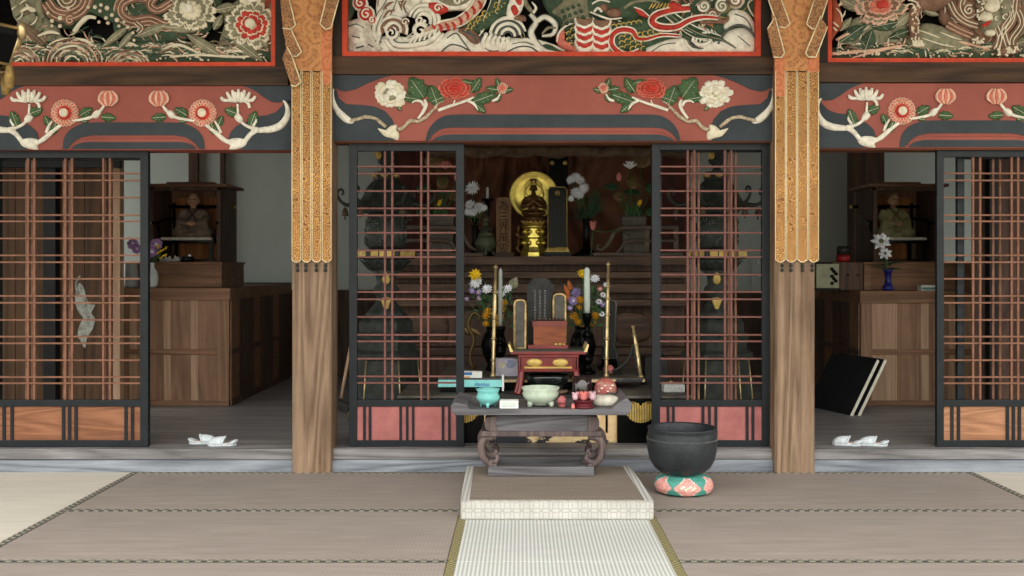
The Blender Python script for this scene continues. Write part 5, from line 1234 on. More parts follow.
    add('roof_collar', [(13, 180), (13.5, 178.5), (12.5, 173.5), (13, 172), (0, 172)], 6, BRONZE, False)
    b = MB().use(GOLDP)
    for i in range(6): a = i * PI / 3 + PI / 6; p = c + V(11.6 * k * math.cos(a), 11.6 * k * math.sin(a), Z(176, Y)); b.ell(p, (.026, .026, .016), 10, 6)
    b.build('gold_crest', t)
    add('finial', [(6, 172), (4, 169), (4, 166), (8, 163), (9, 160), (6, 158.5), (9, 155), (9.5, 151), (7, 146), (3, 142), (0, 139)], 16)
    b = MB().use(GOLDP); b.leafblade(c + V(-6 * k, -.05, Z(160, Y)), c + V(-9 * k, -.05, Z(147, Y)), .05, (0, -1, 0), .3, 5); b.build('gold_flame', t)
lantern('right', 717); lantern('left', 386)

# --- black chests, low tier, upper tier
LT = .432
for side, a, c in (('left', 398, 483), ('right', 617.5, 690)):
    Y = 6.64; t = thing('black_chest', 'black lacquered chest with a round gilt slatted opening, %s side of the altar front' % side, 'chest', (X((a + c) / 2, Y), 6.95, FL))
    b = MB(); b.box(X(a, Y), X(c, Y), Y, 7.24, FL + .001, LT - .018); b.build('body', t, mat=BLACKL, bevel=.004)
    b = MB(); b.box(X(a - .5, Y), X(c + .5, Y), Y - .008, 7.26, LT - .018, LT); b.build('top_board', t, mat=WORNTOP, bevel=.004)
    mx = 640.5 if side == 'right' else 464; b = MB().use(GOLD)
    R = 14.5; q = [(mx + R * math.cos(math.radians(g)), 411 - (R * .82) * math.sin(math.radians(g)) * (1.0)) for g in range(180, 361, 12)] + cr([(mx + R, 408), (mx + 11, 402), (mx + 5, 402), (mx, 405.5), (mx - 5, 402), (mx - 11, 402), (mx - R, 408)], 3)
    b.slab(q, Y - .003, .004); b.build('gilt_back', t, mat=M('dark_gilt', (120, 88, 40), .5, .4))
    b = MB().use(GOLDP); n = 11
    for i in range(n):
        u = -1 + 2 * (i + .5) / n; hw = R * .96; lo = 411 + R * .8 * math.sqrt(max(0, 1 - u * u)); hi = 405.5 - 3.2 * math.sin(min(1, abs(u) * 1.9) * PI * .8) + (3 if abs(u) > .85 else 0)
        b.box(X(mx + hw * u - .85, Y), X(mx + hw * u + .85, Y), Y - .012, Y - .003, Z(lo, Y), Z(hi, Y))
    b.build('gilt_slats', t)
Y = 6.66
t = thing('altar_step', 'low black lacquer step flaked to its cream ground between the two black chests', 'altar step', (X(550, Y), 6.8, FL))
b = MB(); b.box(X(484, Y), X(617, Y), Y, 6.94, LT - .03, LT); b.build('top_board', t, mat=TABGREY, bevel=.003)
b = MB(); b.box(X(487, Y), X(597, Y), Y + .02, Y + .05, FL + .002, LT - .03); b.build('front_panel', t, mat=PEEL)
for a, c in ((597, 605.5), (608, 617), (484, 487)):
    b = MB(); b.box(X(a, Y), X(c, Y), Y, Y + .05, FL + .06, LT - .03); b.build('leg', t, mat=PEEL2, bevel=.002)
b = MB(); b.box(X(484, Y), X(597, Y), Y - .004, Y + .05, FL + .001, FL + .06); b.build('bottom_rail', t, mat=PEEL, bevel=.002)
b = MB(); b.box(X(597.3, Y), X(617, Y), Y - .004, Y + .05, FL + .001, FL + .06); b.build('bottom_rail', t, mat=PEEL2, bevel=.002)
UT = .509; Y = 6.95
t = thing('altar_table', 'long black lacquer altar table with a chipped cream front edge', 'altar table', (X(545, Y), 7.4, FL))
b = MB(); b.box(X(438, Y), X(645, Y), Y, 7.9, UT - .012, UT); b.build('table_top', t, mat=WORNTOP, bevel=.002)
b = MB(); b.box(X(438, Y), X(645, Y), Y - .006, Y + .02, UT - .028, UT - .010); b.build('front_edge', t, mat=PEEL, bevel=.002)
b = MB(); b.box(X(492, Y), X(610, Y), Y + .04, Y + .07, UT - .16, UT - .028); b.build('apron', t, mat=BLACKL)
for px in (492, 610):
    for yy in (Y + .04, 7.84):
        b = MB(); b.box(X(px - 3, Y), X(px + 3, Y), yy, yy + .05, FL + .001, UT - .028); b.build('leg', t, mat=BLACKL)

# --- red offering stand with tablets
Y = 6.70; k = Y / F
t = thing('red_lacquer_stand', 'red lacquer stand with gilt ovals and upturned ends in the middle of the altar', 'offering stand', (X(548, Y), Y + .1, LT))
zt = Z(349.5, Y)
b = MB().use(M('stand_top_green_black', (52, 58, 50), .4, 0, .2, 10, .05)); b.box(X(513, Y), X(584, Y), Y, Y + .25, zt - .012, zt); b.build('top_board', t)
b = MB().use(REDLAC); b.box(X(511, Y), X(586, Y), Y - .01, Y + .26, Z(354.5, Y), zt - .012); b.box(X(518, Y), X(579, Y), Y, Y + .24, Z(357.5, Y), Z(354.5, Y)); b.build('cornice', t, bevel=.003)
for s, px in ((-1, 511), (1, 586)):
    b = MB().use(M('gilt_end', (232, 206, 140), .4, .3)); x = X(px, Y)
    b.prism([(x - s * .015, Y - .012, zt - .014), (x + s * .006, Y - .012, zt - .016), (x + s * .018, Y - .012, zt + .03), (x + s * .008, Y - .012, zt + .034), (x - s * .004, Y - .012, zt + .004)], (0, .27, 0)); b.build('upturned_end', t)
b = MB().use(REDLAC); b.box(X(522, Y), X(575, Y), Y + .012, Y + .03, Z(369.5, Y), Z(357.5, Y)); b.box(X(518, Y), X(579, Y), Y, Y + .24, Z(371.5, Y), Z(369.5, Y)); b.build('frieze', t)
for mx in (534.5, 560.5):
    b = MB().use(GOLDP); b.ppx([(mx + 8 * math.cos(a * PI / 6), 362.7 + 4.1 * math.sin(a * PI / 6)) for a in range(12)], Y + .01, .008, 2); b.build('gilt_oval', t)
b = MB().use(GOLDP); b.box(X(524, Y), X(572, Y), Y + .004, Y + .014, Z(368.6, Y), Z(366.8, Y)); b.build('gilt_bar', t)
for a in (519.5, 522.3, 575, 577.6):
    b = MB().use(REDLAC); b.box(X(a - .8, Y), X(a + .8, Y), Y, Y + .02, Z(369.5, Y), Z(357.5, Y)); b.build('post', t)
for s, px in ((-1, 521.5), (1, 576)):
    for yy in (0, .22):
        b = MB().use(REDLAC); b.tube(cr([(X(px, Y), Y + yy + .01, Z(371, Y)), (X(px + s * .5, Y), Y + yy, Z(380, Y)), (X(px + s * 1.8, Y), Y + yy - .01, Z(389, Y)), (X(px + s * 3.8, Y), Y + yy - .015, LT + .004)], 4), [.018, .016, .014, .018], 8); b.tube(cr([(X(px + s * 1.6, Y), Y + yy + .012, Z(371, Y)), (X(px + s * 3.2, Y), Y + yy, Z(383, Y)), (X(px + s * 6.2, Y), Y + yy - .01, LT + .004)], 4), [.010, .009, .012], 7); b.build('leg', t)
def tablet(label, pts, Yt, inner, gold):
    t = thing('memorial_tablet', label, 'memorial tablet', (sum(p[0] for p in pts) / len(pts), 0, 0)); xs = [p[0] for p in pts]; mx = (min(xs) + max(xs)) / 2
    t.location = (X(mx, Yt), Yt, zt + .001)
    b = MB(); b.slab(pts, Yt, .022); b.build('board', t, mat=inner)
    if gold:
        b = MB().use(gold); b.tube([P(x, y, Yt - .001) for x, y in pts + pts[:1]], .0075, 7); b.build('gilt_frame', t)
    return t
def archp(x0, x1, y0, y1, r): return [(x0, y1)] + [(x0 + (x1 - x0) / 2 * (1 - math.cos(a * PI / 10)), y0 + r * (1 - math.sin(a * PI / 10) ** .6)) for a in range(11)] + [(x1, y1)]
GILTW = M('worn_gilt', (198, 170, 116), .45, .4, .4, 26, .2, 60)
DARKT = M('stained_tablet_face', (84, 80, 72), .5, .1, .45, 14, .25, 40, .5, (40, 38, 36))
bt = lambda Yt: 265 + F * (H - zt - .001) / Yt
t = tablet('narrow gilt-framed tablet on the left of the red stand', archp(514.5, 525.5, 300, bt(6.76) - .5, 5), 6.76, DARKT, GILTW)
t = tablet('small gilt-framed tablet at the right of the red stand, behind the orange-brown box', archp(553.5, 565.5, 294, bt(6.86) - .5, 5), 6.86, DARKT, GILTW)
q = [(527, bt(6.9) - .3), (527, 284), (530, 283), (531.5, 279.5), (534.5, 278), (546, 278), (549, 279.5), (550.5, 283), (553.5, 284), (553.5, bt(6.9) - .3)]
t = tablet('tallest dark grey tablet in the middle of the red stand', q, 6.90, TABGREY, None)
b = MB(); rnd = random.Random(4)
for cx_ in (535, 540, 545):
    y = 290
    while y < 318: h = rnd.uniform(1, 2.2); b.slab([(cx_ - 1.1, y), (cx_ + 1.1, y), (cx_ + .8, y + h), (cx_ - .9, y + h)], 6.899, .001); y += h + .9
b.build('faded_characters', t, mat=M('faded_grey_ink', (104, 106, 106), .6, 0, .3, 30, 0))['kind'] = 'stuff'
Yb = 6.78; t = thing('offertory_box', 'small orange-brown wooden box with slotted top on the red stand', 'box', (X(550, Yb), Yb + .03, zt + .001))
zb = zt + .001
b = MB().use(REDLAC); b.box(X(528, Yb), X(568, Yb), Yb - .02, Yb + .068, zb, zb + .022); b.build('plinth', t)
b = MB(); b.box(X(533.5, Yb), X(566, Yb), Yb, Yb + .06, zb + .022, Z(323, Yb)); b.build('box_body', t, mat=wood('copper_wood', (164, 98, 66), (112, 62, 44), 'x', 2), bevel=.002)
b = MB().use(M('box_rim_red', (128, 72, 62), .5)); b.box(X(532.5, Yb), X(567, Yb), Yb - .004, Yb + .064, Z(326.5, Yb), Z(321, Yb)); b.use(VOID)
b.box(X(535, Yb), X(564, Yb), Yb - .001, Yb + .058, Z(321, Yb), Z(319.5, Yb)); b.use(W_CABDARK)
for i in range(9): b.box(X(534.5 + i * 3.6, Yb), X(536.3 + i * 3.6, Yb), Yb - .002, Yb + .06, Z(320, Yb), Z(318.4, Yb))
b.build('slotted_top', t)
b = MB().use(GOLDP); 
for px in (556, 560, 564): b.ell(P(px, 344.3, Yb - .022), (.012, .01, .008), 8, 5)
b.build('gilt_foot_ornament', t)

# --- brass rods, candles, bouquets on the altar table
def rod(label, a, c, Y, rings, lean=None, zb=UT):
    p0 = V(X(c[0], Y), Y, zb + .001); p1 = P(a[0], a[1], Y + .0); t = thing('brass_rod', label, 'brass rod', p0)
    d = p1 - p0
    b = MB().use(BRASS); b.tube([p0, p0 + d * .02, p0 + d * .03, p0 + d * .55, p0 + d * .97], [.020, .020, .012, .0135, .010], 10); b.build('shaft', t)
    b = MB().use(BRASS)
    for f in rings: b.tube([p0 + d * (f - .012), p0 + d * (f - .004), p0 + d * (f + .004), p0 + d * (f + .012)], [.013, .019, .019, .013], 10)
    b.build('ring_collar', t)
    b = MB().use(BRASS); b.tube([p0 + d * .955, p0 + d * .965, p0 + d * .975, p0 + d * .985, p0 + d * 1.0], [.009, .016, .016, .009, .003], 10); b.build('finial', t)
    return t
rod('tall slim brass rod standing left of the red stand, in front of the left bouquet', (495.8, 264), (493, 378.5), 7.0, (.15, .34, .52, .75))
rod('tall slim brass rod standing right of the red stand, beside the big white candle', (608.6, 261), (606, 378.5), 7.0, (.16, .33, .54, .68, .78))
rod('short brass rod leaning at the right end of the altar table', (632.8, 325), (641, 378), 7.0, (.2, .4, .62, .8))
b = MB().use(BRONZE); b.tube(cr([P(633, 345, 7.12), P(629, 358, 7.12), P(619, 368, 7.12), P(607, 371.5, 7.12)], 5), .009, 7); b.tube([P(607, 371.5, 7.12), V(X(607, 7.12), 7.12, UT + .001)], .012, 7); b.tube([P(633, 345, 7.12), P(637, 366, 7.12), V(X(638, 7.12), 7.12, UT + .001)], .009, 7); b.tube([P(611, 334, 7.14), P(617, 356, 7.14), V(X(621, 7.14), 7.14, UT + .001)], .009, 7)
tag(b.build('curved_iron_bracket', loc=V(X(622, 7.12), 7.12, UT + .001)), 'dark curved metal bracket beside the short leaning brass rod', 'bracket')
def candlestick(label, clabel, px, ytop, ybase, Y, r, m):
    z0 = UT + .001; h = Z(ybase, Y) - z0; c = (X(px, Y), Y, z0)
    vase('candlestick', label, px, Y, z0, [(.06, 0), (.06, .015), (.04, .03), (.018, h * .14), (.04, h * .2), (.044, h * .26), (.02, h * .31), (.016, h * .38), (.036, h * .44), (.036, h * .5), (.014, h * .55), (.03, h * .62), (.03, h * .66), (.014, h * .7), (.014, h * .8), (.026, h * .86), (.034, h * .95), (.034, h - .002), (0, h - .002)], BLACKL, 'candlestick')
    b = MB(); b.lathe([(r * .95, 0), (r, .05), (r * .95, Z(ytop + 3, Y) - Z(ybase, Y)), (r * .5, Z(ytop + 1, Y) - Z(ybase, Y)), (0, Z(ytop, Y) - Z(ybase, Y))], 14, (c[0], Y, Z(ybase, Y)))
    tag(b.build('candle', mat=m, loc=(c[0], Y, Z(ybase, Y))), clabel, 'candle')
WAXG = M('pale_green_wax', (206, 218, 206), .35, 0, .05, 10, 0); WAXD = M('grey_wax', (168, 172, 166), .4, 0, .08, 10, 0)
candlestick('black turned candlestick under the big pale candle', 'thick pale green-white candle right of the red stand', 587, 267, 313, 7.2, .022, WAXG)
candlestick('black turned candlestick behind the left brass rod', 'grey-white candle half hidden behind the left brass rod', 500.5, 268, 326, 7.2, .014, WAXD)
def bouquet(label, blooms, Y, px, zb, leaf_seed, extra=None):
    t = thing('flower_bouquet', label, 'flowers', (X(px, Y), Y, zb)); base = V(X(px, Y), Y, zb)
    for k, (x, y, r, m, m2, n, ly) in enumerate(blooms):
        c = P(x, y, Y - .05 + .02 * (k % 3)); b = MB(); daisy(b, c, r * .8, (random.uniform(-.5, .5), -1, random.uniform(.2, .8)), m, m2, n, ly, None, k); b.use(STEM); b.tube([c, (c + base) / 2 + V(0, .03, .02), base], .003, 5); b.build('bloom', t)
    b = MB(); rnd = random.Random(leaf_seed)
    for i in range(64):
        q = P(px + rnd.uniform(-20, 20), rnd.uniform(288, 326), Y + rnd.uniform(-.03, .04)); d = V(rnd.uniform(-1, 1), rnd.uniform(-.4, .1), rnd.uniform(-.2, .8)).normalized(); b.use(LEAFD if i % 3 else STEM); b.leafblade(q, q + d * .065, .022, (0, -1, .3), .25, 4, -.1)
    for i in range(9): q = P(px + rnd.uniform(-20, 20), rnd.uniform(285, 322), Y); b.use(STEM); b.tube([base, (base + q) / 2 + V(0, .02, 0), q], .0025, 5)
    b.build('foliage', t)
    if extra: extra(t, base, Y)
def exl(t, base, Y):
    b = MB().use(GREYGR); c = P(514, 284, Y); b.leafblade(c + V(-.02, 0, -.03), c + V(.02, 0, .05), .07, (0, -1, 0), .3, 5); b.use(STEM); b.tube([c, P(505, 300, Y), base], .003, 5); b.build('seed_pod', t)
def exr(t, base, Y):
    b = MB().use(ORGP); 
    for a, c in (((569, 296), (564, 284)), ((573, 300), (563, 295)), ((571, 290), (568, 280))): b.use(M('rust_leaf', (176, 98, 50), .6)); b.leafblade(P(*a, Y - .03), P(*c, Y - .03), .035, (0, -1, 0), .3, 5)
    b.build('rust_leaf', t)
Yq = 7.42
BL = [(475, 275, .062, YELP, YELP, 10, 2), (476, 283, .065, WHITEP, WHITEP, 16, 3), (472, 291, .035, PURP, WHITEP, 9, 2), (487, 289.5, .055, WHITEP, WHITEP, 12, 2), (508, 289, .05, WHITEP, WHITEP, 12, 2), (502, 292, .05, WHITEP, WHITEP, 12, 2), (479, 292, .03, PURP, YELP, 8, 1), (479, 298, .03, PURP, YELP, 8, 1), (467, 299, .024, PURP, YELP, 7, 1), (504, 303, .04, ORGP, YELP, 9, 3), (502, 309, .042, ORGP, YELP, 9, 3), (488, 311, .042, ORGP, YELP, 9, 3), (486, 316, .042, ORGP, YELP, 9, 3), (500, 317, .045, ORGP, YELP, 9, 3), (493, 313, .03, YELP, ORGP, 8, 2), (496, 324, .036, ORGP, YELP, 9, 3), (486, 324, .036, ORGP, YELP, 9, 2)]
BR = [(582, 274, .05, YELP, YELP, 10, 2), (595, 279, .05, WHITEP, WHITEP, 11, 2), (576, 293, .06, PURP, PURP, 12, 3), (573, 301, .05, PURP, WHITEP, 10, 2), (600, 289, .03, PINKP, WHITEP, 8, 1), (603, 295, .035, WHITEP, PINKP, 8, 2), (599, 302, .034, WHITEP, PURP, 8, 2), (603, 305, .036, PURP, WHITEP, 8, 2), (606, 285, .03, WHITEP, WHITEP, 8, 1), (580, 300, .045, ORGP, YELP, 9, 3), (579, 307, .036, ORGP, YELP, 9, 2), (574, 316, .045, ORGP, YELP, 9, 3), (578, 322, .04, ORGP, YELP, 9, 2), (595, 316, .045, ORGP, YELP, 9, 3), (593, 323, .035, ORGP, YELP, 9, 2), (570, 308, .03, PURP, WHITEP, 8, 1), (602, 314, .03, WHITEP, STEM, 8, 1), (582, 328, .03, ORGP, YELP, 8, 2)]
bouquet('bouquet of white, yellow and orange flowers left of the red stand', BL, Yq, 494, UT + .2, 3, exl)
bouquet('bouquet of lilac, orange and white flowers behind the big pale candle', BR, Yq, 585, UT + .2, 4, exr)
vp = [(.055, 0), (.06, .012), (.045, .04), (.08, .12), (.092, .18), (.076, .25), (.05, .285), (.055, .305), (.06, .31), (.04, .305), (.03, .2), (0, .2)]
vase('flower_vase', 'round black glossy vase under the left bouquet', 494, Yq, UT + .001, vp, BLACKL)
vase('flower_vase', 'round black glossy vase under the right bouquet behind the candlestick', 583, Yq, UT + .001, vp, BLACKL)
# dark bronze ornament left of the left vase
t = MB().use(M('dark_gilt_bronze', (92, 76, 48), .4, .6)); Y = 7.3
t.tube(cr([P(474, 372, Y), P(470, 356, Y), P(474, 340, Y), P(468, 326, Y), P(473, 313, Y), P(480, 317, Y), P(477, 322, Y)], 4), [.014, .012, .012, .016, .014, .01, .006], 8); t.lathe([(.05, 0), (.05, .01), (.02, .02), (.012, .06)], 14, (X(474, Y), Y, UT + .001)); t.leafblade(P(468, 328, Y), P(482, 336, Y), .05, (0, -1, 0), .3, 5); t.leafblade(P(470, 335, Y), P(462, 326, Y), .04, (0, -1, 0), .3, 5)
tag(t.build('bronze_flower_ornament', loc=(X(474, Y), Y, UT + .001)), 'dark gilt bronze curling ornament beside the left black vase', 'ornament')
# tall dark tablet leaning right
Y = 7.5; z0 = UT + .001; px = 609
t = thing('dark_leaning_tablet', 'tall round-topped dark tablet with pale rim behind the right brass rod', 'memorial tablet', (X(px, Y), Y, z0))
q = archp(603, 614.5, 300, 347, 5); q = [(x + (347 - y) * .04, y) for x, y in q]
b = MB(); b.slab(q, Y, .02); b.build('board', t, mat=TABGREY)
b = MB().use(M('tablet_rim_grey', (128, 128, 120), .4, .3)); b.tube([P(x, y, Y) for x, y in q], .005, 6); b.build('rim', t)
b = MB(); b.lathe([(.11, 0), (.11, .03), (.07, .05), (.08, .08), (.06, Z(346, Y) - z0)], 4, (X(px, Y), Y, z0), False, PI / 4); b.build('foot', t, mat=BLACKL)
b = MB().use(PINKP); c = V(X(608, 7.15), 7.15, UT + .035); b.ell(c, (.034, .034, .034)); b.ell(c + V(.012, -.02, .004), (.026, .02, .03)); b.use(LEAFD)
for a in range(5): d = V(math.cos(a * 1.26), math.sin(a * 1.26), -.5); b.leafblade(c + V(0, 0, -.02), c + d * .05 + V(0, 0, .0), .03, (0, 0, 1), .2, 3)
tag(b.build('peach_offering', loc=(c.x, c.y, UT + .001)), 'small pink peach with green leaves at the foot of the right brass rod', 'fruit')
# small printed box, dark box
Y = 7.05
t = thing('printed_gift_box', 'small pale box printed with round flower motifs left of the red stand', 'box', (X(507, Y), Y, UT + .001))
b = MB(); b.box(X(495.5, Y), X(518, Y), Y, Y + .08, UT + .001, Z(358.5, Y)); b.build('box_body', t, mat=M('lavender_paper', (196, 190, 204), .5, 0, .15, 18, 0), bevel=.002)
for px, py, r, m in ((502, 365, 3.6, (222, 216, 186)), (510.5, 364, 4.6, (150, 158, 186)), (506, 362, 2, (206, 206, 220)), (515, 369, 2.2, (214, 204, 214))):
    b = MB().use(M('print_%d_%d' % (m[0], m[2]), m, .5, 0, .2, 30, 0)); b.ppx([(px + r * math.cos(a * PI / 6), py + r * .9 * math.sin(a * PI / 6)) for a in range(12)], Y - .0005, .0008, 0, .0003); b.build('printed_flower', t)
Y = 7.3
b = MB(); b.box(X(645, Y), X(668, Y), Y, Y + .25, LT - .3, Z(357, Y)); tag(b.build('dark_side_box', mat=TABGREY, bevel=.006, loc=(X(656, Y), Y + .12, LT - .298)), 'dark grey box standing at the right end of the altar table', 'box')
# ================================================================ side rooms
def monk(name, label, cx, Y, z0, s, turn, robe, inner, skin, chair_label, zf):
    """seated priest statue, height s, on a low black chair with rails"""
    t = thing(name, label, 'statue', (cx, Y, z0))
    def q(x, y, z):
        x, y = x * math.cos(turn) - y * math.sin(turn), x * math.sin(turn) + y * math.cos(turn); return V(cx + x * s, Y + y * s, z0 + z * s)
    b = MB().use(robe)
    b.ell(q(0, 0, .17), (.36 * s, .26 * s, .17 * s)); b.ell(q(-.22, -.1, .12), (.26 * s, .2 * s, .12 * s)); b.ell(q(.22, -.1, .12), (.26 * s, .2 * s, .12 * s)); b.ell(q(0, .02, .42), (.24 * s, .17 * s, .27 * s)); b.ell(q(0, .02, .60), (.23 * s, .14 * s, .1 * s))
    for k in (-1, 1):
        b.tube([q(k * .2, .02, .62), q(k * .31, -.02, .45), q(k * .27, -.16, .34), q(k * .08, -.27, .32)], [.085 * s, .1 * s, .1 * s, .06 * s], 10)
        b.tube([q(k * .28, -.1, .34), q(k * .3, -.14, .2), q(k * .22, -.2, .1)], [.1 * s, .09 * s, .06 * s], 10)
    b.tube([q(-.42, -.16, .05), q(0, -.3, .03), q(.42, -.16, .05)], [.05 * s, .09 * s, .05 * s], 10)
    b.build('robe', t, remesh=.018 * s + .002)
    b = MB().use(inner)
    for k in (-1, 1): b.tube([q(k * .1, -.02, .7), q(k * .08, -.14, .62), q(-k * .04, -.19, .48), q(-k * .12, -.2, .36)], [.022 * s, .024 * s, .022 * s, .018 * s], 7)
    for k in range(5): b.tube([q(-.3 + .02 * k, -.17, .3 - .04 * k), q(0, -.27 - .012 * k, .24 - .04 * k), q(.3 - .02 * k, -.17, .3 - .04 * k)], .010 * s, 6)
    b.build('collar_folds', t)
    b = MB().use(skin)
    b.ell(q(0, -.02, .87), (.128 * s, .135 * s, .155 * s)); b.ell(q(0, -.07, .80), (.10 * s, .085 * s, .085 * s)); b.tube([q(0, .0, .76), q(0, .01, .62)], [.06 * s, .075 * s], 12)
    b.ell(q(0, -.155, .84), (.022 * s, .03 * s, .034 * s)); 
    for k in (-1, 1): b.ell(q(k * .13, -.01, .84), (.02 * s, .034 * s, .052 * s)); b.ell(q(k * .055, -.132, .905), (.04 * s, .018 * s, .012 * s))
    b.ell(q(0, -.138, .775), (.04 * s, .02 * s, .013 * s))
    b.build('head', t, remesh=.010 * s + .001)
    b = MB().use(VOID)
    for k in (-1, 1): b.tube([q(k * .024, -.152, .872), q(k * .052, -.153, .876), q(k * .085, -.136, .872)], .009 * s, 6)
    b.tube([q(-.04, -.150, .772), q(0, -.162, .77), q(.04, -.150, .772)], .006 * s, 5); b.build('eyes_and_mouth', t)
    b = MB().use(skin)
    for k in (-1, 1):
        b.ell(q(k * .06, -.29, .31), (.05 * s, .035 * s, .03 * s))
        for f in range(4): b.tube([q(k * .04 - k * .0, -.30 - .004 * f, .325 - .018 * f), q(-k * .01, -.325, .32 - .018 * f), q(-k * .04, -.315, .312 - .018 * f)], [.012 * s, .011 * s, .009 * s], 6)
        b.tube([q(k * .07, -.30, .34), q(k * .03, -.325, .352), q(-k * .0, -.325, .35)], [.013 * s, .012 * s, .009 * s], 6)
    b.build('hands', t)
    # chair
    c = thing('rail_chair', chair_label, 'chair', (cx, Y, zf)); h = .225
    BC = BLACKL
    b = MB(); b.box(cx - .23, cx + .23, Y - .19, Y + .19, z0 - .05, z0 - .028); b.build('seat', c, mat=BC, bevel=.003)
    b = MB(); b.box(cx - .21, cx + .21, Y - .2, Y + .19, z0 - .027, z0 - .004); b.build('seat_mat', c, mat=M('pale_seat_mat', (196, 190, 176), .7, 0, .2, 30))
    for sx in (-1, 1):
        for yy in (-.17, .17):
            b = MB(); b.box(cx + sx * .2 - .014, cx + sx * .2 + .014, Y + yy - .014, Y + yy + .014, zf + .011, z0 - .05); b.build('leg', c, mat=BC)
        b = MB(); b.tube([V(cx + sx * .22, Y + .17, z0 - .05), V(cx + sx * .22, Y + .17, z0 + .30)], .012, 8); b.build('back_post', c, mat=BC)
        b = MB(); b.tube(cr([V(cx + sx * .22, Y + .17, z0 + .17), V(cx + sx * .24, Y, z0 + .15), V(cx + sx * .26, Y - .2, z0 + .11), V(cx + sx * .27, Y - .24, z0 + .12)], 4), .011, 8); b.tube([V(cx + sx * .25, Y - .15, z0 + .12), V(cx + sx * .22, Y - .16, z0 - .05)], .010, 7); b.build('arm', c, mat=BC)
    b = MB(); b.tube([V(cx - .3, Y + .18, z0 + .27), V(cx + .3, Y + .18, z0 + .27)], .014, 8); b.build('back_rail', c, mat=BC)
    b = MB().use(GOLD)
    for sx in (-1, 1): b.tube([V(cx + sx * .29, Y + .18, z0 + .27), V(cx + sx * .31, Y + .18, z0 + .27)], .016, 8)
    b.build('gilt_cap', c)
    b = MB(); b.box(cx - .25, cx + .25, Y - .18, Y + .18, zf + .001, zf + .010); b.build('foot_board', c, mat=BC)
    return t
def shrine(side):
    L = side == 'left'; s = -1 if L else 1
    # panelled base platform
    Yb, zt = 8.40, Z(288 if L else 291, 8.40)
    if L: xin, xout = X(229, Yb), X(115, Yb) - .0
    else: xin, xout = X(861, Yb), X(1060, Yb)
    def bx(nm, t, xa, xb, ya, yb, za, zb, m, bev=.003):
        b = MB(); xa, xb = min(xa, xb), max(xa, xb); b.box(xa, xb, ya, yb, za, zb); return b.build(nm, t, mat=m, bevel=bev)
    D = 10.6
    t = thing('altar_cabinet', 'waist-high panelled wooden altar cabinet in the %s side room' % side, 'cabinet', ((xin + xout) / 2, 9.1, FL))
    bx('body', t, xin - s * -.01, xout, Yb + .03, D, FL + .001, zt - .02, W_CABDARK)
    e = xin; w = abs(xout - xin)
    bx('top_board', t, e - s * .012, xout, Yb - .012, D + .01, zt - .095, zt, W_CABH)
    zm = Z(352, Yb); zl = FL + .001
    bx('middle_rail', t, e, xout, Yb, Yb + .03, zm - .022, zm + .022, W_CABH); bx('bottom_rail', t, e, xout, Yb - .004, Yb + .03, zl, zl + .04, W_CABH)
    cols = [(229, 217), (196, 190), (168, 154)] if L else [(861, 872), (0, 0), (0, 0)]
    bx('corner_stile', t, e, e + s * .09, Yb - .002, Yb + .03, zl, zt - .095, W_CAB)
    x = e + s * .09; k = 0
    pat = [.16, .055, .16, .055, .055] if L else [.2, .19, .06, .16]
    while abs(x - e) < w - .02:
        d = min(pat[k % len(pat)], w - abs(x - e)); pale = (k % len(pat)) in ((1, 3) if L else (0, 2))
        for za, zb in ((zl + .04, zm - .022), (zm + .022, zt - .095)): bx('panel_board', t, x, x + s * d, Yb + .012, Yb + .03, za, zb, W_CABPALE if pale else W_CAB, 0)
        x += s * d; k += 1
    for yy in range(9):                                                      # boards facing the middle bay; side's shade and light put into their tones
        ya = Yb + .03 + yy * .237; b = MB(); b.box(min(e, e - s * .012), max(e, e - s * .012), ya, min(ya + .23, D), zl, zt - .095); b.build('side_board', t, mat=W_CABDARK if yy % 3 else W_CABH)
    b = MB(); b.box(min(e - s * .012, e - s * .024), max(e - s * .012, e - s * .024), Yb, D, zm - .02, zm + .02); b.build('side_rail', t, mat=W_CABDARK)
    b = MB(); b.box(min(e - s * .012, e - s * .024), max(e - s * .012, e - s * .024), Yb, D, zl, zl + .05); b.build('side_rail', t, mat=W_CABDARK)
    # upper step
    Y2 = 8.62; z2 = Z(262, Y2)
    x2, x3 = (X(222, Y2), X(110, Y2)) if L else (X(864, Y2), X(1050, Y2))
    t = thing('altar_shelf_box', 'long wooden box step on top of the %s side room cabinet' % side, 'step', ((x2 + x3) / 2, 9, zt))
    bx('body', t, x2, x3, Y2, 9.3, zt + .001, z2 - .02, W_CABH); bx('top_board', t, x2 - s * .01, x3, Y2 - .015, 9.31, z2 - .02, z2, W_CABH)
    bx('end_stile', t, x2, x2 + s * .05, Y2 - .006, Y2, zt + .001, z2 - .02, W_CABH)
    # shrine case
    Y3 = 8.80; z3 = z2 + .001
    xa, xb = (X(221, Y3), X(150, Y3)) if L else (X(873, Y3), X(940, Y3)); zr = Z(187, Y3)
    t = thing('shrine_case', 'open-fronted wooden shrine case holding the seated priest in the %s side room' % side, 'shrine', ((xa + xb) / 2, 9.2, z3))
    lo, hi = min(xa, xb), max(xa, xb)
    bx('side_panel', t, lo, lo + .03, Y3, 9.26, z3, zr, W_CABDARK); bx('side_panel', t, hi - .03, hi, Y3, 9.26, z3, zr, W_CABDARK)
    bx('back_panel', t, lo, hi, 9.26, 9.29, z3, zr, W_CAB); bx('floor_board', t, lo + .03, hi - .03, Y3 + .01, 9.26, z3, z3 + .012, W_CABDARK)
    bx('inner_lining', t, lo + .08, hi - .08, 9.22, 9.24, z3 + .012, zr - .06, wood('lining_wood', (196, 132, 80), (150, 92, 54), 'z', 1.2))
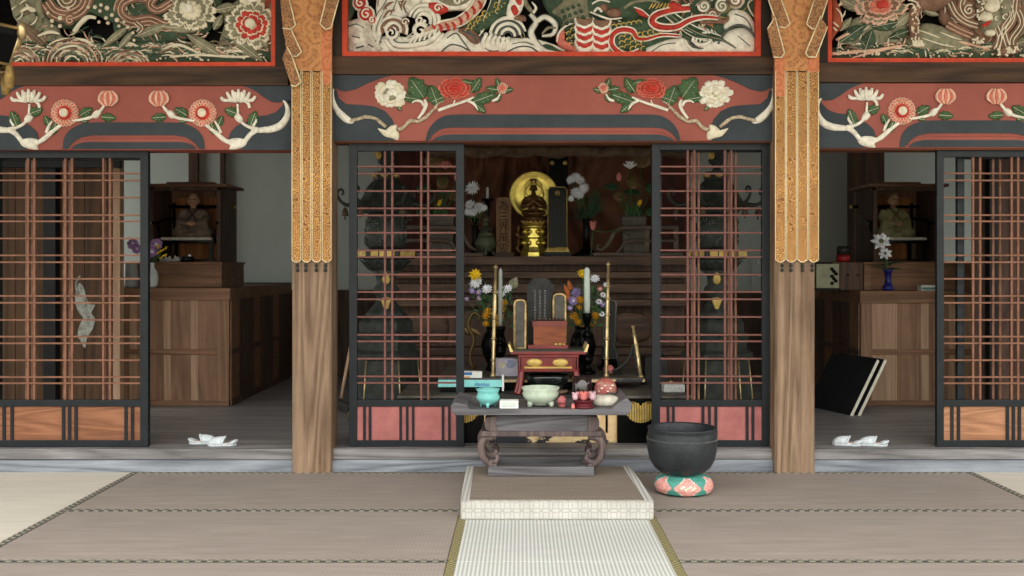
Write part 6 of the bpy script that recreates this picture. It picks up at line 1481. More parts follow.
    bx('roof', t, lo - .05, hi + .06, Y3 - .04, 9.30, zr, zr + .025, W_CABH); bx('cornice', t, lo, hi, Y3, Y3 + .03, zr - .03, zr, W_CABDARK)
    cxm = X(193.5, 9.0) if L else X(893, 9.0)
    bx('front_jamb', t, hi - .035 if L else lo, hi if L else lo + .035, Y3 - .006, Y3 + .02, z3, zr - .03, W_CABDARK)
    bx('roof_crest', t, cxm - .2, cxm + .2, Y3 + .1, Y3 + .2, zr + .025, zr + .05, W_CABH)
    zs = Z(237.5, 9.02)
    monk('priest_statue', 'carved seated priest statue in brown robe inside the left shrine case' if L else 'carved seated priest statue in olive-grey robe inside the right shrine case', cxm, 9.0, zs, .365, (.12 if L else .1),
         M('brown_robe' if L else 'olive_robe', (128, 112, 98) if L else (150, 144, 104), .7, 0, .2, 14, .2, 60), M('robe_fold_dark' if L else 'robe_fold_olive', (88, 70, 60) if L else (112, 104, 76), .7), M('carved_skin' if L else 'carved_skin_tan', (206, 164, 132) if L else (178, 142, 106), .6, 0, .15, 14), 'black railed chair with gilt caps under the %s seated priest' % side, z3 + .012)
    return zt, z2
ZL, Z2L = shrine('left')
b = MB(); Y = 10.3; b.box(X(236, Y), X(287, Y), Y, 10.6, ZL + .001, Z(283, Y)); tag(b.build('black_ledge_box', mat=BLACKD, bevel=.004, loc=(X(262, Y), Y + .1, ZL + .001)), 'long low black box at the back of the left cabinet under the grey wall', 'box')
ZR, Z2R = shrine('right')
# far-left and far-right wooden walls seen through the lattice screens
t = MB(); Y = 7.95
for i in range(9): x1 = X(119, Y) - i * .26; t.box(x1 - .255, x1, Y, Y + .04, FL, 2.7)
struct('wall_side_left', t, W_BOARD)
t = MB(); t.box(X(113, Y) - .0, X(121.5, Y), Y - .03, Y + .05, FL, 2.7); struct('trim_23', t, W_CABPALE)
t = MB(); t.box(X(48, Y), X(60, Y), Y - .08, Y - .001, FL, 2.7); struct('trim_24', t, BLACKD)
t = MB(); Y = 7.95
for i in range(9): x1 = X(975, Y) + i * .26; t.box(x1, x1 + .255, Y, Y + .04, FL, 2.7)
struct('wall_side_right', t, W_CABDARK)
t = MB(); t.box(X(985, Y), X(993, Y), Y - .08, Y - .001, FL, 2.7); struct('trim_25', t, BLACKD)
t = MB(); t.box(X(-60, 7.85), X(122, 7.85), 7.8, 7.86, Z(168, 7.85), 2.7); struct('trim_26', t, BLACKD)
# worn pale crane painting on the left wall boards
Y = 7.949; WORN = M('worn_white_paint', (176, 180, 172), .8, 0, .4, 22, .1, 60, .3, (110, 104, 92))
t = thing('crane_painting', 'faded white long-necked bird painted on the dark boards behind the far left screen', 'painting', P(84, 345, Y))
b = MB().use(WORN); b.prism([P(x, y, Y - .002) for x, y in cr([(79, 283), (76, 290), (75, 300), (78, 311), (83, 318), (80, 324), (77.5, 334), (80, 340), (85, 348), (87, 338), (93, 328), (95, 318), (91, 313), (95, 305), (90, 304), (86, 297), (84, 288)], 3, True)], (0, .002, 0)); b.build('body', t)
b = MB().use(WORN); b.tube([P(*q, Y - .002) for q in cr([(77.5, 292), (76, 285), (77.5, 280), (80.5, 276)], 4)], [.009, .008, .009, .007], 7); b.build('neck', t)
# vases and flowers of the left room
Y = 8.5
b = MB(); b.lathe([(.05, 0), (.058, .02), (.056, .19), (.05, .2), (.045, .2), (.045, .1), (0, .1)], 20, (X(131, Y), Y, ZL + .001)); tag(b.build('cylinder_vase', mat=M('grey_glaze', (150, 152, 150), .3, 0, .15, 12, 0), loc=(X(131, Y), Y, ZL + .001)), 'grey cylinder vase behind the lattice, left of the white vase', 'vase')
b = MB(); b.lathe([(.03, 0), (.045, .02), (.052, .08), (.045, .13), (.022, .155), (.018, .19), (.026, .2), (.014, .19), (0, .15)], 20, (X(152, Y), Y, ZL + .001)); tag(b.build('bottle_vase', mat=M('white_glaze', (206, 214, 210), .2, 0, .08, 12, 0), loc=(X(152, Y), Y, ZL + .001)), 'white glazed bottle vase on the left cabinet beside the screen edge', 'vase')
ORCH = M('orchid_petal', (178, 136, 190), .6, 0, .2, 40, 0)
t = thing('orchid_bunch', 'purple orchids and yellow sprigs in the white bottle vase', 'flowers', (X(152, Y), Y, ZL + .2))
for k, (px, py, r) in enumerate(((156.5, 244.5, .055), (152, 252, .05), (133, 244, .05), (137, 249, .045))):
    b = MB(); c = P(px, py, Y - .02 * k); daisy(b, c, r, (.2, -1, .2), ORCH, WHITEP, 7, 2, r * 1.1, k); b.use(STEM); b.tube([c, (X(152, Y), Y, ZL + .19)], .003, 5); b.build('orchid_bloom', t)
b = MB()
for k in range(9): c = P(157 + (k % 4) * 2.6, 247 + (k * 5) % 13, Y - .03); b.use(YELP); b.leafblade(c, c + V(.02, 0, .02), .018, (0, -1, 0), .3, 3); b.use(STEM); b.tube([c, (X(153, Y), Y, ZL + .19)], .002, 4)
b.build('yellow_sprig', t)
Y = 8.68
t = MB().use(M('white_lace', (206, 206, 200), .7)); rnd = random.Random(6)
for k in range(16): c = P(161 + k * 1.4, 259.5, Y); t.leafblade(V(c.x, Y, Z2L + .002), V(c.x + rnd.uniform(-.02, .02), Y - rnd.uniform(0, .05), Z2L + rnd.uniform(.02, .06)), .02, (0, -1, 0), .2, 3)
tag(t.build('white_leaf_spray', loc=(X(172, Y), Y, Z2L + .001)), 'low spray of white leaves lying before the left priest statue', 'flowers')
b = MB().use(BLACKL); c = V(X(187, Y), Y, Z2L + .001); b.lathe([(.05, 0), (.06, .02), (.05, .04), (.055, .045), (0, .045)], 16, c); b.use(WHITEP); b.ell(c + V(.03, -.02, .05), (.012, .012, .012)); tag(b.build('incense_bowl', loc=c), 'small black bowl at the foot of the left shrine case', 'bowl')
# right room: blue vase with lily, red jar, boxes, frame
Y = 8.5; z0 = ZR + .001
vase('blue_vase', 'small cobalt-blue vase with flared neck on the right cabinet', 888, Y, z0, [(.04, 0), (.045, .01), (.045, .03), (.03, .05), (.024, .1), (.03, .15), (.05, .17), (.035, .165), (.018, .1), (0, .1)], M('cobalt_glaze', (36, 40, 110), .2, 0, .15, 10, 0))
t = thing('lily_flowers', 'pale white lily with narrow leaves in the cobalt-blue vase', 'flowers', (X(888, Y), Y, z0 + .12)); base = V(X(888, Y), Y, z0 + .12)
for k, (px, py, r) in enumerate(((881, 242, .085), (885, 254, .06))):
    b = MB(); c = P(px, py, Y - .04); daisy(b, c, r, (-.2, -1, .5), WHITEP, GREYGR, 7, 2, r * .5, k); b.use(STEM); b.tube([c, (c + base) / 2, base], .004, 5); b.build('lily_bloom', t)
b = MB(); leaves(b, base + V(0, 0, .05), 14, .12, 9, LEAFD, .8, .02, .5); b.build('foliage', t)
Y = 8.75
t = thing('lidded_jar', 'small red and black lidded jar at the left end of the right room step', 'jar', (X(843, Y), Y, Z2R + .001))
b = MB().use(M('deep_red_glaze', (150, 30, 30), .25)); b.lathe([(.05, 0), (.055, .01), (.055, .05), (.05, .06), (0, .06)], 18, (X(843, Y), Y, Z2R + .001)); b.build('body', t)
b = MB().use(M('dark_glass', (50, 50, 48), .25)); b.lathe([(.05, .061), (.052, .12), (.04, .13), (0, .13)], 18, (X(843, Y), Y, Z2R + .001)); b.build('lid', t)
# side box under the jar
Y = 8.62; t = thing('low_side_cabinet', 'low dark wooden cabinet under the red jar at the left of the right room altar', 'cabinet', (X(848, Y), 9, ZR))
b = MB(); b.box(X(832, Y), X(863, Y), Y, 9.6, ZR + .001, Z2R - .001); b.build('body', t, mat=W_CABDARK, bevel=.004)
for px in (848, 858): b = MB(); b.ell(P(px, 275, Y - .006), (.008, .01, .008)); b.build('knob', t, mat=BLACKL)
Y = 8.5; t = thing('picture_stand', 'pale framed picture leaning beside the low dark cabinet in the right room', 'picture', (X(826, Y), Y, z0))
b = MB(); b.box(X(816.5, Y), X(839, Y), Y, Y + .02, z0 + .02, Z(264, Y)); b.build('board', t, mat=M('pale_olive_card', (156, 156, 130), .7))
b = MB().use(VOID)
for k in range(7): b.ell(P(832 + (k % 3) * 2, 269 + k * 2.4, Y - .004), (.016, .004, .014), 8, 5)
b.build('dark_motif', t); b = MB(); b.box(X(816, Y), X(840, Y), Y - .02, Y + .05, z0, z0 + .02); b.build('foot', t, mat=BLACKL)
b = MB(); Y = 8.45; b.tube([P(905, 289, Y), P(919, 288, Y)], .02, 12); o = b.build('paper_roll', mat=M('cream_paper', (214, 204, 176), .6), loc=(X(912, Y), Y, z0 + .001)); o.location.z = z0 - (Z(288.5, Y) - .02) + z0 + .001 - z0; tag(o, 'short cream paper roll lying on the right cabinet near the screen', 'paper roll')
b = MB(); b.box(X(921, Y), X(937, Y), Y, Y + .08, z0, z0 + .045); b.use(M('teal_print', (96, 130, 130), .5)); b.box(X(922, Y), X(936, Y), Y - .001, Y + .001, z0 + .008, z0 + .026)
b.mats = [M('pale_mint_card', (196, 206, 196), .5), b.mats[-1]]; b.fm = [0] * 6 + [1] * 6
tag(b.build('small_card_box', loc=(X(929, Y), Y, z0)), 'small pale mint box at the right cabinet edge by the screen', 'box')
# two black boards leaning in the right room
A = V(X(850, 7.86), 7.86, FL + .002); Bq = V(X(806, 8.42), 8.42, FL + .002); C = V(X(877, 8.03), 8.03, Z(359.3, 8.03))
bd = Bq - A; cd = C - A; nr = bd.cross(cd).normalized()
if nr.x < 0: nr = -nr
for k in range(2):
    off = V(.056 * k, .0, 0); th = nr * .022
    p = [A + off, Bq + off, Bq + off + cd, C + off]
    t = thing('folding_board', ('nearer' if k else 'farther') + ' of two black boards with white edges leaning in the right room', 'board', p[0]); t['label'] = ('black board with a white edge leaning in the right room, right-hand one of the two' if k else 'black board with a white edge leaning in the right room, left-hand one of the two')
    b = MB(); b.prism(p, th); b.build('black_face', t, mat=M('matt_black_board', (30, 30, 32), .55, 0, .2, 6, .05))
    b = MB(); e = (A - Bq).normalized() * .006; b.prism([p[0], p[3], p[3] + th * 1.0, p[0] + th * 1.0], e); b.build('white_edge', t, mat=M('white_edge_band', (228, 224, 206), .5, 0, .1, 30))
# slippers
SLIP = M('white_slipper', (206, 214, 218), .5, 0, .12, 40, .2, 90); SLIN = M('slipper_lining', (214, 196, 184), .7, 0, .15, 40)
def slipper(label, loc, rz, grp):
    """toe towards local +x"""
    t = thing('slipper', label, 'slipper', (0, 0, 0), grp); L, W = .172, .07
    def hw(u): return W / 2 * (.82 + .2 * math.sin(PI * (u - .1))) * (1 if .08 < u < .92 else math.sqrt(max(.05, 1 - ((u - .5) / .5) ** 4)))
    n = 20; q = [(L * (i / n - .5), hw(i / n)) for i in range(n + 1)]
    b = MB().use(SLIP); b.prism([(x, -y, 0) for x, y in q] + [(x, y, 0) for x, y in reversed(q)], (0, 0, .016)); b.build('sole', t, bevel=.003)
    b = MB().use(SLIN); b.prism([(x * .92, -y * .86, .0165) for x, y in q] + [(x * .92, y * .86, .0165) for x, y in reversed(q)], (0, 0, .003)); b.build('insole', t)
    b = MB().use(SLIP); m = 10; rows = []
    for i in range(9):
        u = .5 + .49 * i / 8; x = L * (u - .5); h = .046 * math.sqrt(max(.02, 1 - ((u - .5) / .5) ** 2.2)); rows.append([(x + (.02 * math.sin(PI * j / m) * -1 if i == 0 else 0), -math.cos(PI * j / m) * hw(u) * 1.02, .012 + h * math.sin(PI * j / m)) for j in range(m + 1)])
    b.add([p for r in rows for p in r], [(i * (m + 1) + j, i * (m + 1) + j + 1, (i + 1) * (m + 1) + j + 1, (i + 1) * (m + 1) + j) for i in range(8) for j in range(m)], True)
    b.tube(rows[0], .005, 7); o = b.build('upper', t); s = o.modifiers.new('thick', 'SOLIDIFY'); s.thickness = .005; s.offset = -1
    b = MB().use(SLIP); b.tube(cr([(-L * .22, -hw(.28), .014), (-L * .4, -hw(.1) * .95, .024), (-L * .5, 0, .03), (-L * .4, hw(.1) * .95, .024), (-L * .22, hw(.28), .014)], 4), [.004, .008, .009, .008, .004], 7); b.build('heel_rim', t)
    t.location = loc; t.rotation_euler = (0, 0, rz); return t
slipper('white slipper at the left threshold with its toe half behind the other, left one', (X(203, 6.62), 6.625, FL), .12, None)
slipper('white slipper at the left threshold with its curled heel to the right, front one', (X(222, 6.54), 6.545, FL + .001), PI + .1, None)
slipper('white slipper at the right threshold, left one of that pair', (X(847, 6.55), 6.56, FL + .001), PI - .35, None)
slipper('white slipper at the right threshold, right one of that pair', (X(873, 6.55), 6.55, FL + .001), PI - .3, None)
# wooden mallet-like stand leg seen left of the left rose-panelled screen
Y = 7.2; t = thing('wooden_mallet', 'long-handled wooden mallet leaning behind the left pillar and screen', 'mallet', V(X(341, Y), Y, FL + .002))
b = MB(); b.tube([P(352, 338, Y + .1), P(341, 398, Y)], .011, 8); b.build('handle', t, mat=W_CABPALE)
b = MB(); b.obox(P(335.5, 403, Y), P(349, 409, Y), .07, .06); b.build('head', t, mat=TABGREY, bevel=.004)
# small things right of the altar behind the right screen
Y = 6.8; t = thing('white_foam_box', 'pale speckled box with lid knob behind the right screen, above its left rose panels', 'box', (X(675, Y), Y, LT))
b = MB(); b.box(X(664, Y), X(685, Y), Y, Y + .12, LT + .001, Z(384.5, Y)); b.build('box_body', t, mat=M('pale_speckled_card', (206, 208, 204), .7, 0, .25, 60), bevel=.004)
b = MB(); b.ell(P(671, 382, Y + .05), (.012, .012, .012)); b.build('knob', t, mat=BRASS)
Y = 8.0; b = MB(); c = P(757, 272, 10.74); b.box(c.x - .05, c.x + .05, 10.738, 10.749, c.z - .16, c.z + .16); b.use(INK); b.ell(c + V(0, -.002, .1), (.02, .004, .02), 8, 5); b.ell(c + V(0, -.002, -.06), (.012, .004, .03), 8, 5)
b.mats = [M('white_paper_slip', (200, 204, 202), .8, 0, .05), INK]
tag(b.build('paper_talisman', loc=(c.x, 10.749, c.z - .16)), 'white paper slip with a black crest on the grey wall behind the right lantern', 'paper')
# ================================================================ in front of the threshold
def shippo():
    t = NT('white_seven_treasures_brocade', .7, 0, .3); q = t.sep(t.coords()); s = .0475
    def fr(c): return t.math('ABSOLUTE', t.math('SUBTRACT', t.math('FRACT', t.math('MULTIPLY', c, 1 / s)), .5))
    xs = t.math('ADD', q[0], q[1]); u = fr(xs); v = fr(q[2])
    def ring(a, c):
        d = t.math('SQRT', t.math('ADD', t.math('POWER', a, 2.0), t.math('POWER', c, 2.0)))
        return t.math('LESS_THAN', t.math('ABSOLUTE', t.math('SUBTRACT', d, .7071)), .045)
    one = lambda a: t.math('SUBTRACT', 1.0, a)
    f = t.math('MAXIMUM', ring(one(u), v), ring(u, one(v)))
    base = t.ramp(t.noise(t.coords(), 9, 4), [(.35, lin((178, 175, 168))), (.65, lin((196, 194, 188)))])
    t.color(t.mix(t.math('MULTIPLY', f, .55), base, lin((136, 133, 124)))); t.bump(f, .2, .001); return t.m
SHIP = shippo()
def band_mat():
    t = NT('grey_white_patterned_band', .75); q = t.sep(t.coords())
    a = t.math('FRACT', t.math('MULTIPLY', q[0], 46)); c = t.math('FRACT', t.math('MULTIPLY', q[1], 46))
    f = t.math('GREATER_THAN', t.math('ADD', t.math('ABSOLUTE', t.math('SUBTRACT', a, .5)), t.math('ABSOLUTE', t.math('SUBTRACT', c, .5))), .5)
    t.color(t.mix(f, lin((150, 150, 146)), lin((206, 204, 196)))); return t.m
BAND = band_mat()
DT = .094
def dq(px, py): Yd = YF(py, DT); return V(X(px, Yd), Yd, DT)
FLc, FRc, BRc, BLc = dq(460.5, 501), dq(653.8, 501), dq(630, 466.5), dq(466.5, 466.5)
t = thing('kneeling_dais', 'low square tatami dais with white ring-patterned brocade edge on the hall floor', 'dais', ((FLc.x + FRc.x) / 2, (FLc.y + BLc.y) / 2, .0))
b = MB(); b.prism([V(p.x, p.y, .001) for p in (FLc, FRc, BRc, BLc)], (0, 0, DT - .003)); b.build('brocade_edge', t, mat=SHIP, bevel=.006)
def lerp(a, c, f): return a + (c - a) * f
fi = .10
a, bq, c, d = lerp(FLc, FRc, .045), lerp(FLc, FRc, .955), lerp(BLc, BRc, .955), lerp(BLc, BRc, .045)
a2, b2 = lerp(a, d, .03), lerp(bq, c, .03)
up = V(0, 0, .0022)
b = MB(); b.prism([p - V(0, 0, .004) for p in (a2, b2, c, d)], (0, 0, .005)); b.build('rush_top', t, mat=tatami('dais_rush', (150, 139, 126), (122, 112, 102), 'x'))
for q in ((FLc, a, d, BLc), (bq, FRc, BRc, c)):
    b = MB(); b.prism([p - V(0, 0, .002) for p in q], (0, 0, .0045)); b.build('patterned_band', t, mat=BAND)
# offering table
TY0, TY1 = 5.74, 6.20; TZ = .470
t = thing('offering_table', 'weathered grey wooden offering table with upturned ends and scroll legs on the dais', 'table', (X(541, 5.8), 5.85, DT))
k = TY0 / F
def tx(px): return X(px, TY0)
b = MB(); prof = [(450.5, 406), (455, 402.2), (466.5, 405), (470, 409.2), (612, 409.2), (616, 405), (626.5, 397.8), (632.5, 404), (630, 413.6), (627, 415.3), (455, 415.3), (452.5, 413)]
b.prism([P(x, y, TY0) for x, y in prof], (0, TY1 - TY0, 0)); o = b.build('table_top', t, mat=W_TABLE, bevel=.003)
zA = lambda py: Z(py, TY0 + .06)
YA = TY0 + .06
b = MB(); b.box(X(492, YA), X(592, YA), YA + .006, TY1 - .06, zA(431), zA(416)); b.build('frieze', t, mat=W_TABLE)
for px in (491.5, 592.5):
    s = -1 if px < 540 else 1; b = MB(); q = cr([(px - s * 6, 416.5), (px + s * 3, 416.8), (px + s * 6.2, 419), (px + s * 6.8, 424), (px + s * 6, 428.5), (px + s * 3, 431), (px - s * 6, 431), (px - s * 4.2, 427), (px - s * 3.8, 424), (px - s * 4.2, 420.5)], 3, True); b.prism([P(x, y, YA - .006) for x, y in q], (0, TY1 - .055 - YA, 0)); b.build('scroll_roll', t, mat=W_TABLEV, bevel=.006)
b = MB(); b.box(X(481, YA), X(601, YA), YA - .008, TY1 - .05, zA(436.5), zA(431.2)); b.build('apron_board', t, mat=W_TABLEV, bevel=.004)
for s, px in ((-1, 487), (1, 597)):
    for yy in (YA + .02, TY1 - .09):
        b = MB().use(W_TABLEV); pts = [(px - s * 9, 437.5), (px + s * 1, 439), (px + s * 5.2, 445), (px + s * 5.4, 452), (px + s * 2.4, 460), (px - s * 3.5, 465.5), (px - s * 9.5, 466.2)]
        b.tube(cr([(X(x, yy), yy, Z(y, YA)) for x, y in pts], 5), [.016, .022, .023, .021, .019, .019, .013], 10, True, 1.0)
        pts = [(px - s * 3, 463), (px - s * 8, 462), (px - s * 10.5, 458.5), (px - s * 8, 456), (px - s * 5.8, 458)]
        b.tube(cr([(X(x, yy), yy, Z(y, YA)) for x, y in pts], 5), [.016, .015, .013, .011, .008], 8); b.tube(cr([(X(x, yy), yy, Z(y, YA)) for x, y in [(px - s * 6, 456), (px - s * 9, 452.5), (px - s * 7.5, 450)]], 4), [.012, .012, .006], 8); b.build('scroll_leg', t)
zr = DT + .004
for nm, bx in (('foot_rail', (X(488, YA), X(594, YA), YA - .015, YA + .06)), ('foot_rail', (X(488, YA), X(594, YA), TY1 - .12, TY1 - .05)), ('side_runner', (X(488, YA), X(498, YA), YA + .06, TY1 - .12)), ('side_runner', (X(584, YA), X(594, YA), YA + .06, TY1 - .12))):
    b = MB(); b.box(bx[0], bx[1], bx[2], bx[3], zr, Z(466.5, YA)); b.build(nm, t, mat=W_TABLE, bevel=.004)
# --- on the table
z0 = TZ + .0005
def at_t(px, py): Yd = YF(py, TZ); return V(X(px, Yd), Yd, z0)
TURQ = M('turquoise_glaze', (120, 192, 188), .22, 0, .1, 14, 0); CELA = M('celadon_glaze', (186, 200, 180), .25, 0, .14, 16, 0); ASH = M('incense_ash', (150, 144, 132), .9, 0, .2, 40, .3)
def censer(name, label, c, R, Hh, m, prof):
    t = thing(name, label, 'incense burner', c)
    b = MB().use(m); b.lathe([(r * R, z * Hh) for r, z in prof], 28, c); b.build('bowl', t)
    b = MB().use(ASH); b.lathe([(.86 * R, .80 * Hh), (0, .82 * Hh)], 20, c); b.build('ash', t)
    for i in range(3):
        a = -PI / 2 + 2 * PI * i / 3 + (.0 if m is TURQ else PI / 3); d = V(math.cos(a), math.sin(a), 0)
        b = MB().use(m); b.tube([c + d * R * .55 + V(0, 0, Hh * .3), c + d * R * .66 + V(0, 0, Hh * .12), c + d * R * .68], [.2 * R, .15 * R, .1 * R], 9); b.build('foot', t)
    return t
censer('turquoise_censer', 'small turquoise glazed tripod bowl at the left of the offering table', at_t(488, 407), .0655, .1, TURQ, [(.3, .1), (.6, .16), (.95, .42), (1, .56), (.92, .68), (.86, .76), (.9, .86), (1.02, 1), (.94, 1), (.84, .86), (.82, .78), (0, .78)])
censer('celadon_censer', 'wide pale green tripod bowl in the middle of the offering table', at_t(540.5, 406), .104, .105, CELA, [(.3, .05), (.42, .08), (.45, .16), (.7, .24), (.93, .5), (.97, .66), (.93, .8), (1, .92), (1.02, 1), (.95, 1), (.9, .85), (.86, .78), (0, .78)])
c = at_t(509, 408.8); t = thing('white_card_block', 'small white printed block beside the turquoise bowl on the offering table', 'card block', c)
b = MB(); b.box(c.x - .051, c.x + .051, c.y, c.y + .07, z0, z0 + .043); b.build('block', t, mat=M('white_card', (230, 234, 226), .6, 0, .05, 10, 0), bevel=.003)
b = MB().use(M('pale_green_ink', (176, 196, 182), .7)); rnd = random.Random(1)
for r_ in (.028, .018, .010):
    x = -.036
    while x < .034: w_ = rnd.uniform(.004, .008); b.box(c.x + x, c.x + x + w_, c.y - .0008, c.y, z0 + r_, z0 + r_ + .006); x += w_ + .003
b.build('faint_printing', t)['kind'] = 'stuff'
# pink spindle, bead, lotus dish, stone cushion, wooden fish
c = at_t(562, 407.5); t = thing('pink_gourd_ornament', 'small dusky pink egg-shaped ornament right of the pale green bowl', 'ornament', c)
b = MB().use(M('dusky_pink', (182, 104, 104), .4, 0, .35, 40, .2)); b.lathe([(.012, 0), (.02, .006), (.024, .03), (.02, .05), (.01, .062), (0, .064)], 16, c); b.build('body', t)
b = MB().use(M('dark_pink_mark', (120, 52, 56), .4)); b.lathe([(.0235, .020), (.0245, .025), (.0235, .03)], 16, c); b.lathe([(.012, .058), (.006, .066), (0, .067)], 12, c); b.build('band', t)
c = at_t(573, 408.8); b = MB().use(M('coral_bead_pink', (224, 128, 120), .35)); b.lathe([(.008, 0), (.011, .004), (.0115, .012), (.007, .02), (.009, .023), (.004, .028), (0, .029)], 14, c); tag(b.build('pink_bead', loc=c), 'tiny coral-pink gourd bead at the front of the offering table', 'bead')
c = at_t(583.5, 407.8); t = thing('lotus_dish', 'dark red lacquer dish with pink glass lotus on the offering table', 'dish', c)
b = MB().use(M('wine_red_lacquer', (86, 24, 32), .15)); b.lathe([(.056, 0), (.06, .005), (.05, .014), (.045, .022), (.056, .036), (.06, .044), (.05, .043), (0, .034)], 24, c); b.build('dish', t)
GLP = M('clear_pink_glass', (206, 170, 178), .12, 0, .1, 20, 0); GLR = M('rose_glass', (226, 128, 124), .15, 0, .2, 20, 0)
for k_, (dx, dy, r_, m_) in enumerate(((0, -.01, .03, GLR), (-.045, 0, .027, GLP), (.05, .0, .03, GLP), (-.02, .035, .026, GLR), (.025, .035, .026, GLR))):
    b = MB()
    for i in range(6): a = 2 * PI * i / 6; d = V(math.cos(a), math.sin(a), 0); q = c + V(dx, dy, .044); b.use(m_); b.leafblade(q + d * .004, q + d * r_ * .7 + V(0, 0, r_ * 1.5), r_ * 1.1, d * -1 + V(0, 0, .2), .4, 4, .1, .004)
    b.ell(c + V(dx, dy, .044 + r_ * .5), (r_ * .6, r_ * .6, r_ * .7)); b.build('glass_petals', t)
c = at_t(604.5, 406.4); b = MB().use(M('cream_stone', (206, 200, 184), .7, 0, .2, 24, .2)); b.lathe([(.06, 0), (.078, .012), (.082, .03), (.076, .048), (.055, .057), (0, .058)], 28, c + V(0, .03, 0), True, 0, 1.0, .7); tag(b.build('cream_cushion', loc=c + V(0, .03, 0)), 'flat cream oval cushion at the right end of the offering table', 'cushion')
Yf = 6.08; c = V(X(605.5, Yf), Yf, z0 + .066)
t = thing('wooden_fish_drum', 'round red wooden fish drum with worn white markings behind the cream cushion', 'drum', (c.x, c.y, z0))
WF = M('worn_red_drum', (172, 66, 66), .4, 0, .5, 26, .15, 50, .5, (150, 128, 110))
b = MB().use(WF); b.ell(c, (.064, .06, .066), 22, 14); b.ell(c + V(-.03, -.02, .03), (.03, .03, .028)); b.build('body', t)
b = MB().use(M('drum_mouth', (70, 74, 70), .6, 0, .4, 40)); b.tube([c + V(.062 * math.sin(a) * .99, -.058 * math.cos(a), -.03 + .012 * math.sin(3 * a)) for a in [(-1 + 2 * i / 16) for i in range(17)]], [.006, .012, .006], 8); b.build('mouth_slot', t)
b = MB().use(CREAMW)
for i in range(6): a = -.7 + i * .28; b.ell(c + V(.058 * math.sin(a), -.056 * math.cos(a), .016 * ((i % 3) - 1) + .012), (.009, .006, .005), 8, 5)
b.build('white_marking', t)
# --- on the low altar step: black gong bowl on cushion, dark cup, incense boxes
Y = 6.775; c = V(X(548, 6.68), 6.79, LT + .001)
t = thing('cushion', 'brown patterned round cushion under the black gong bowl', 'cushion', c)
t2 = MB().use(M('brown_cushion', (128, 106, 86), .8, 0, .35, 50, .3)); t2.lathe([(.12, 0), (.135, .008), (.13, .016), (0, .018)], 28, c, True, 0, 1, .85); o = t2.build('cover', t)
c2 = c + V(0, 0, .019)
b = MB().use(M('glossy_black_green', (18, 26, 26), .12, 0, .2, 6, 0, 20, .7)); b.lathe([(.06, 0), (.1, .015), (.13, .05), (.138, .085), (.132, .098), (.124, .098), (.12, .06), (.06, .02), (0, .015)], 32, c2, True, 0, 1, .8); tag(b.build('gong_bowl', loc=c2), 'glossy black gong bowl behind the pale green tripod bowl', 'gong bowl')
c = V(X(582, 6.13), 6.13, z0)
b = MB().use(M('glossy_brown_black', (44, 32, 32), .1, 0, .2, 6, 0, 20, .7)); b.lathe([(.03, 0), (.05, .006), (.057, .03), (.056, .132), (.052, .134), (.05, .04), (0, .02)], 24, c); tag(b.build('black_cup', loc=c), 'glossy dark brown cup behind the pink lotus dish', 'cup')
Y = 7.0; z1 = LT + .001; zb_ = Z(388.6, Y)
TB = M('turquoise_card', (150, 228, 226), .5, 0, .08, 12, 0); BLU = M('blue_print', (70, 120, 180), .6)
t = thing('incense_carton', 'long turquoise incense carton with dark blue writing left of the offering table', 'carton', (X(470, 6.80), 6.86, z1))
Y = 6.80
b = MB(); b.box(X(440.5, Y), X(502, Y), Y, Y + .09, z1, z1 + .034); b.use(TB); b.build('black_tray', t, mat=BLACKL)
b = MB(); b.box(X(438, Y), X(502, Y), Y - .012, Y + .088, z1 + .035, Z(379.8, Y)); b.build('carton_body', t, mat=TB, bevel=.002)
b = MB(); b.box(X(438, Y), X(500, Y), Y - .002, Y + .08, Z(379.8, Y), Z(378.6, Y)); b.build('open_top', t, mat=M('carton_inner', (96, 92, 92), .7))
b = MB(); b.box(X(502, Y), X(504, Y), Y - .02, Y + .08, z1 + .01, Z(374.5, Y)); b.build('end_flap', t, mat=M('white_card', (230, 234, 226)))
b = MB().use(BLU)
x_ = 475.0; rnd = random.Random(12)
while x_ < 490: b.box(X(x_, Y - .012), X(x_ + .9, Y - .012), Y - .0135, Y - .012, Z(386.2 - rnd.uniform(0, .8), Y), Z(382.6 + rnd.uniform(0, .8), Y)); x_ += 1.5
b.build('blue_writing', t)['kind'] = 'stuff'
Y = 6.83; zc = Z(378.6, 6.80) + .001
t = thing('incense_packet', 'white incense packet with blue and orange bands on the turquoise carton', 'packet', (X(471, Y), Y, zc))
b = MB(); b.box(X(462, Y), X(482, Y), Y, Y + .05, zc, Z(371.5, Y)); b.build('packet_body', t, mat=M('white_card', (230, 234, 226)), bevel=.002)
b = MB().use(BLU); b.box(X(462.2, Y), X(472, Y), Y - .001, Y, Z(375, Y), Z(372.2, Y)); b.build('blue_band', t)
b = MB().use(M('orange_print', (226, 160, 70), .6)); b.box(X(462.2, Y), X(470, Y), Y - .001, Y, zc + .001, zc + .009); b.build('orange_band', t)
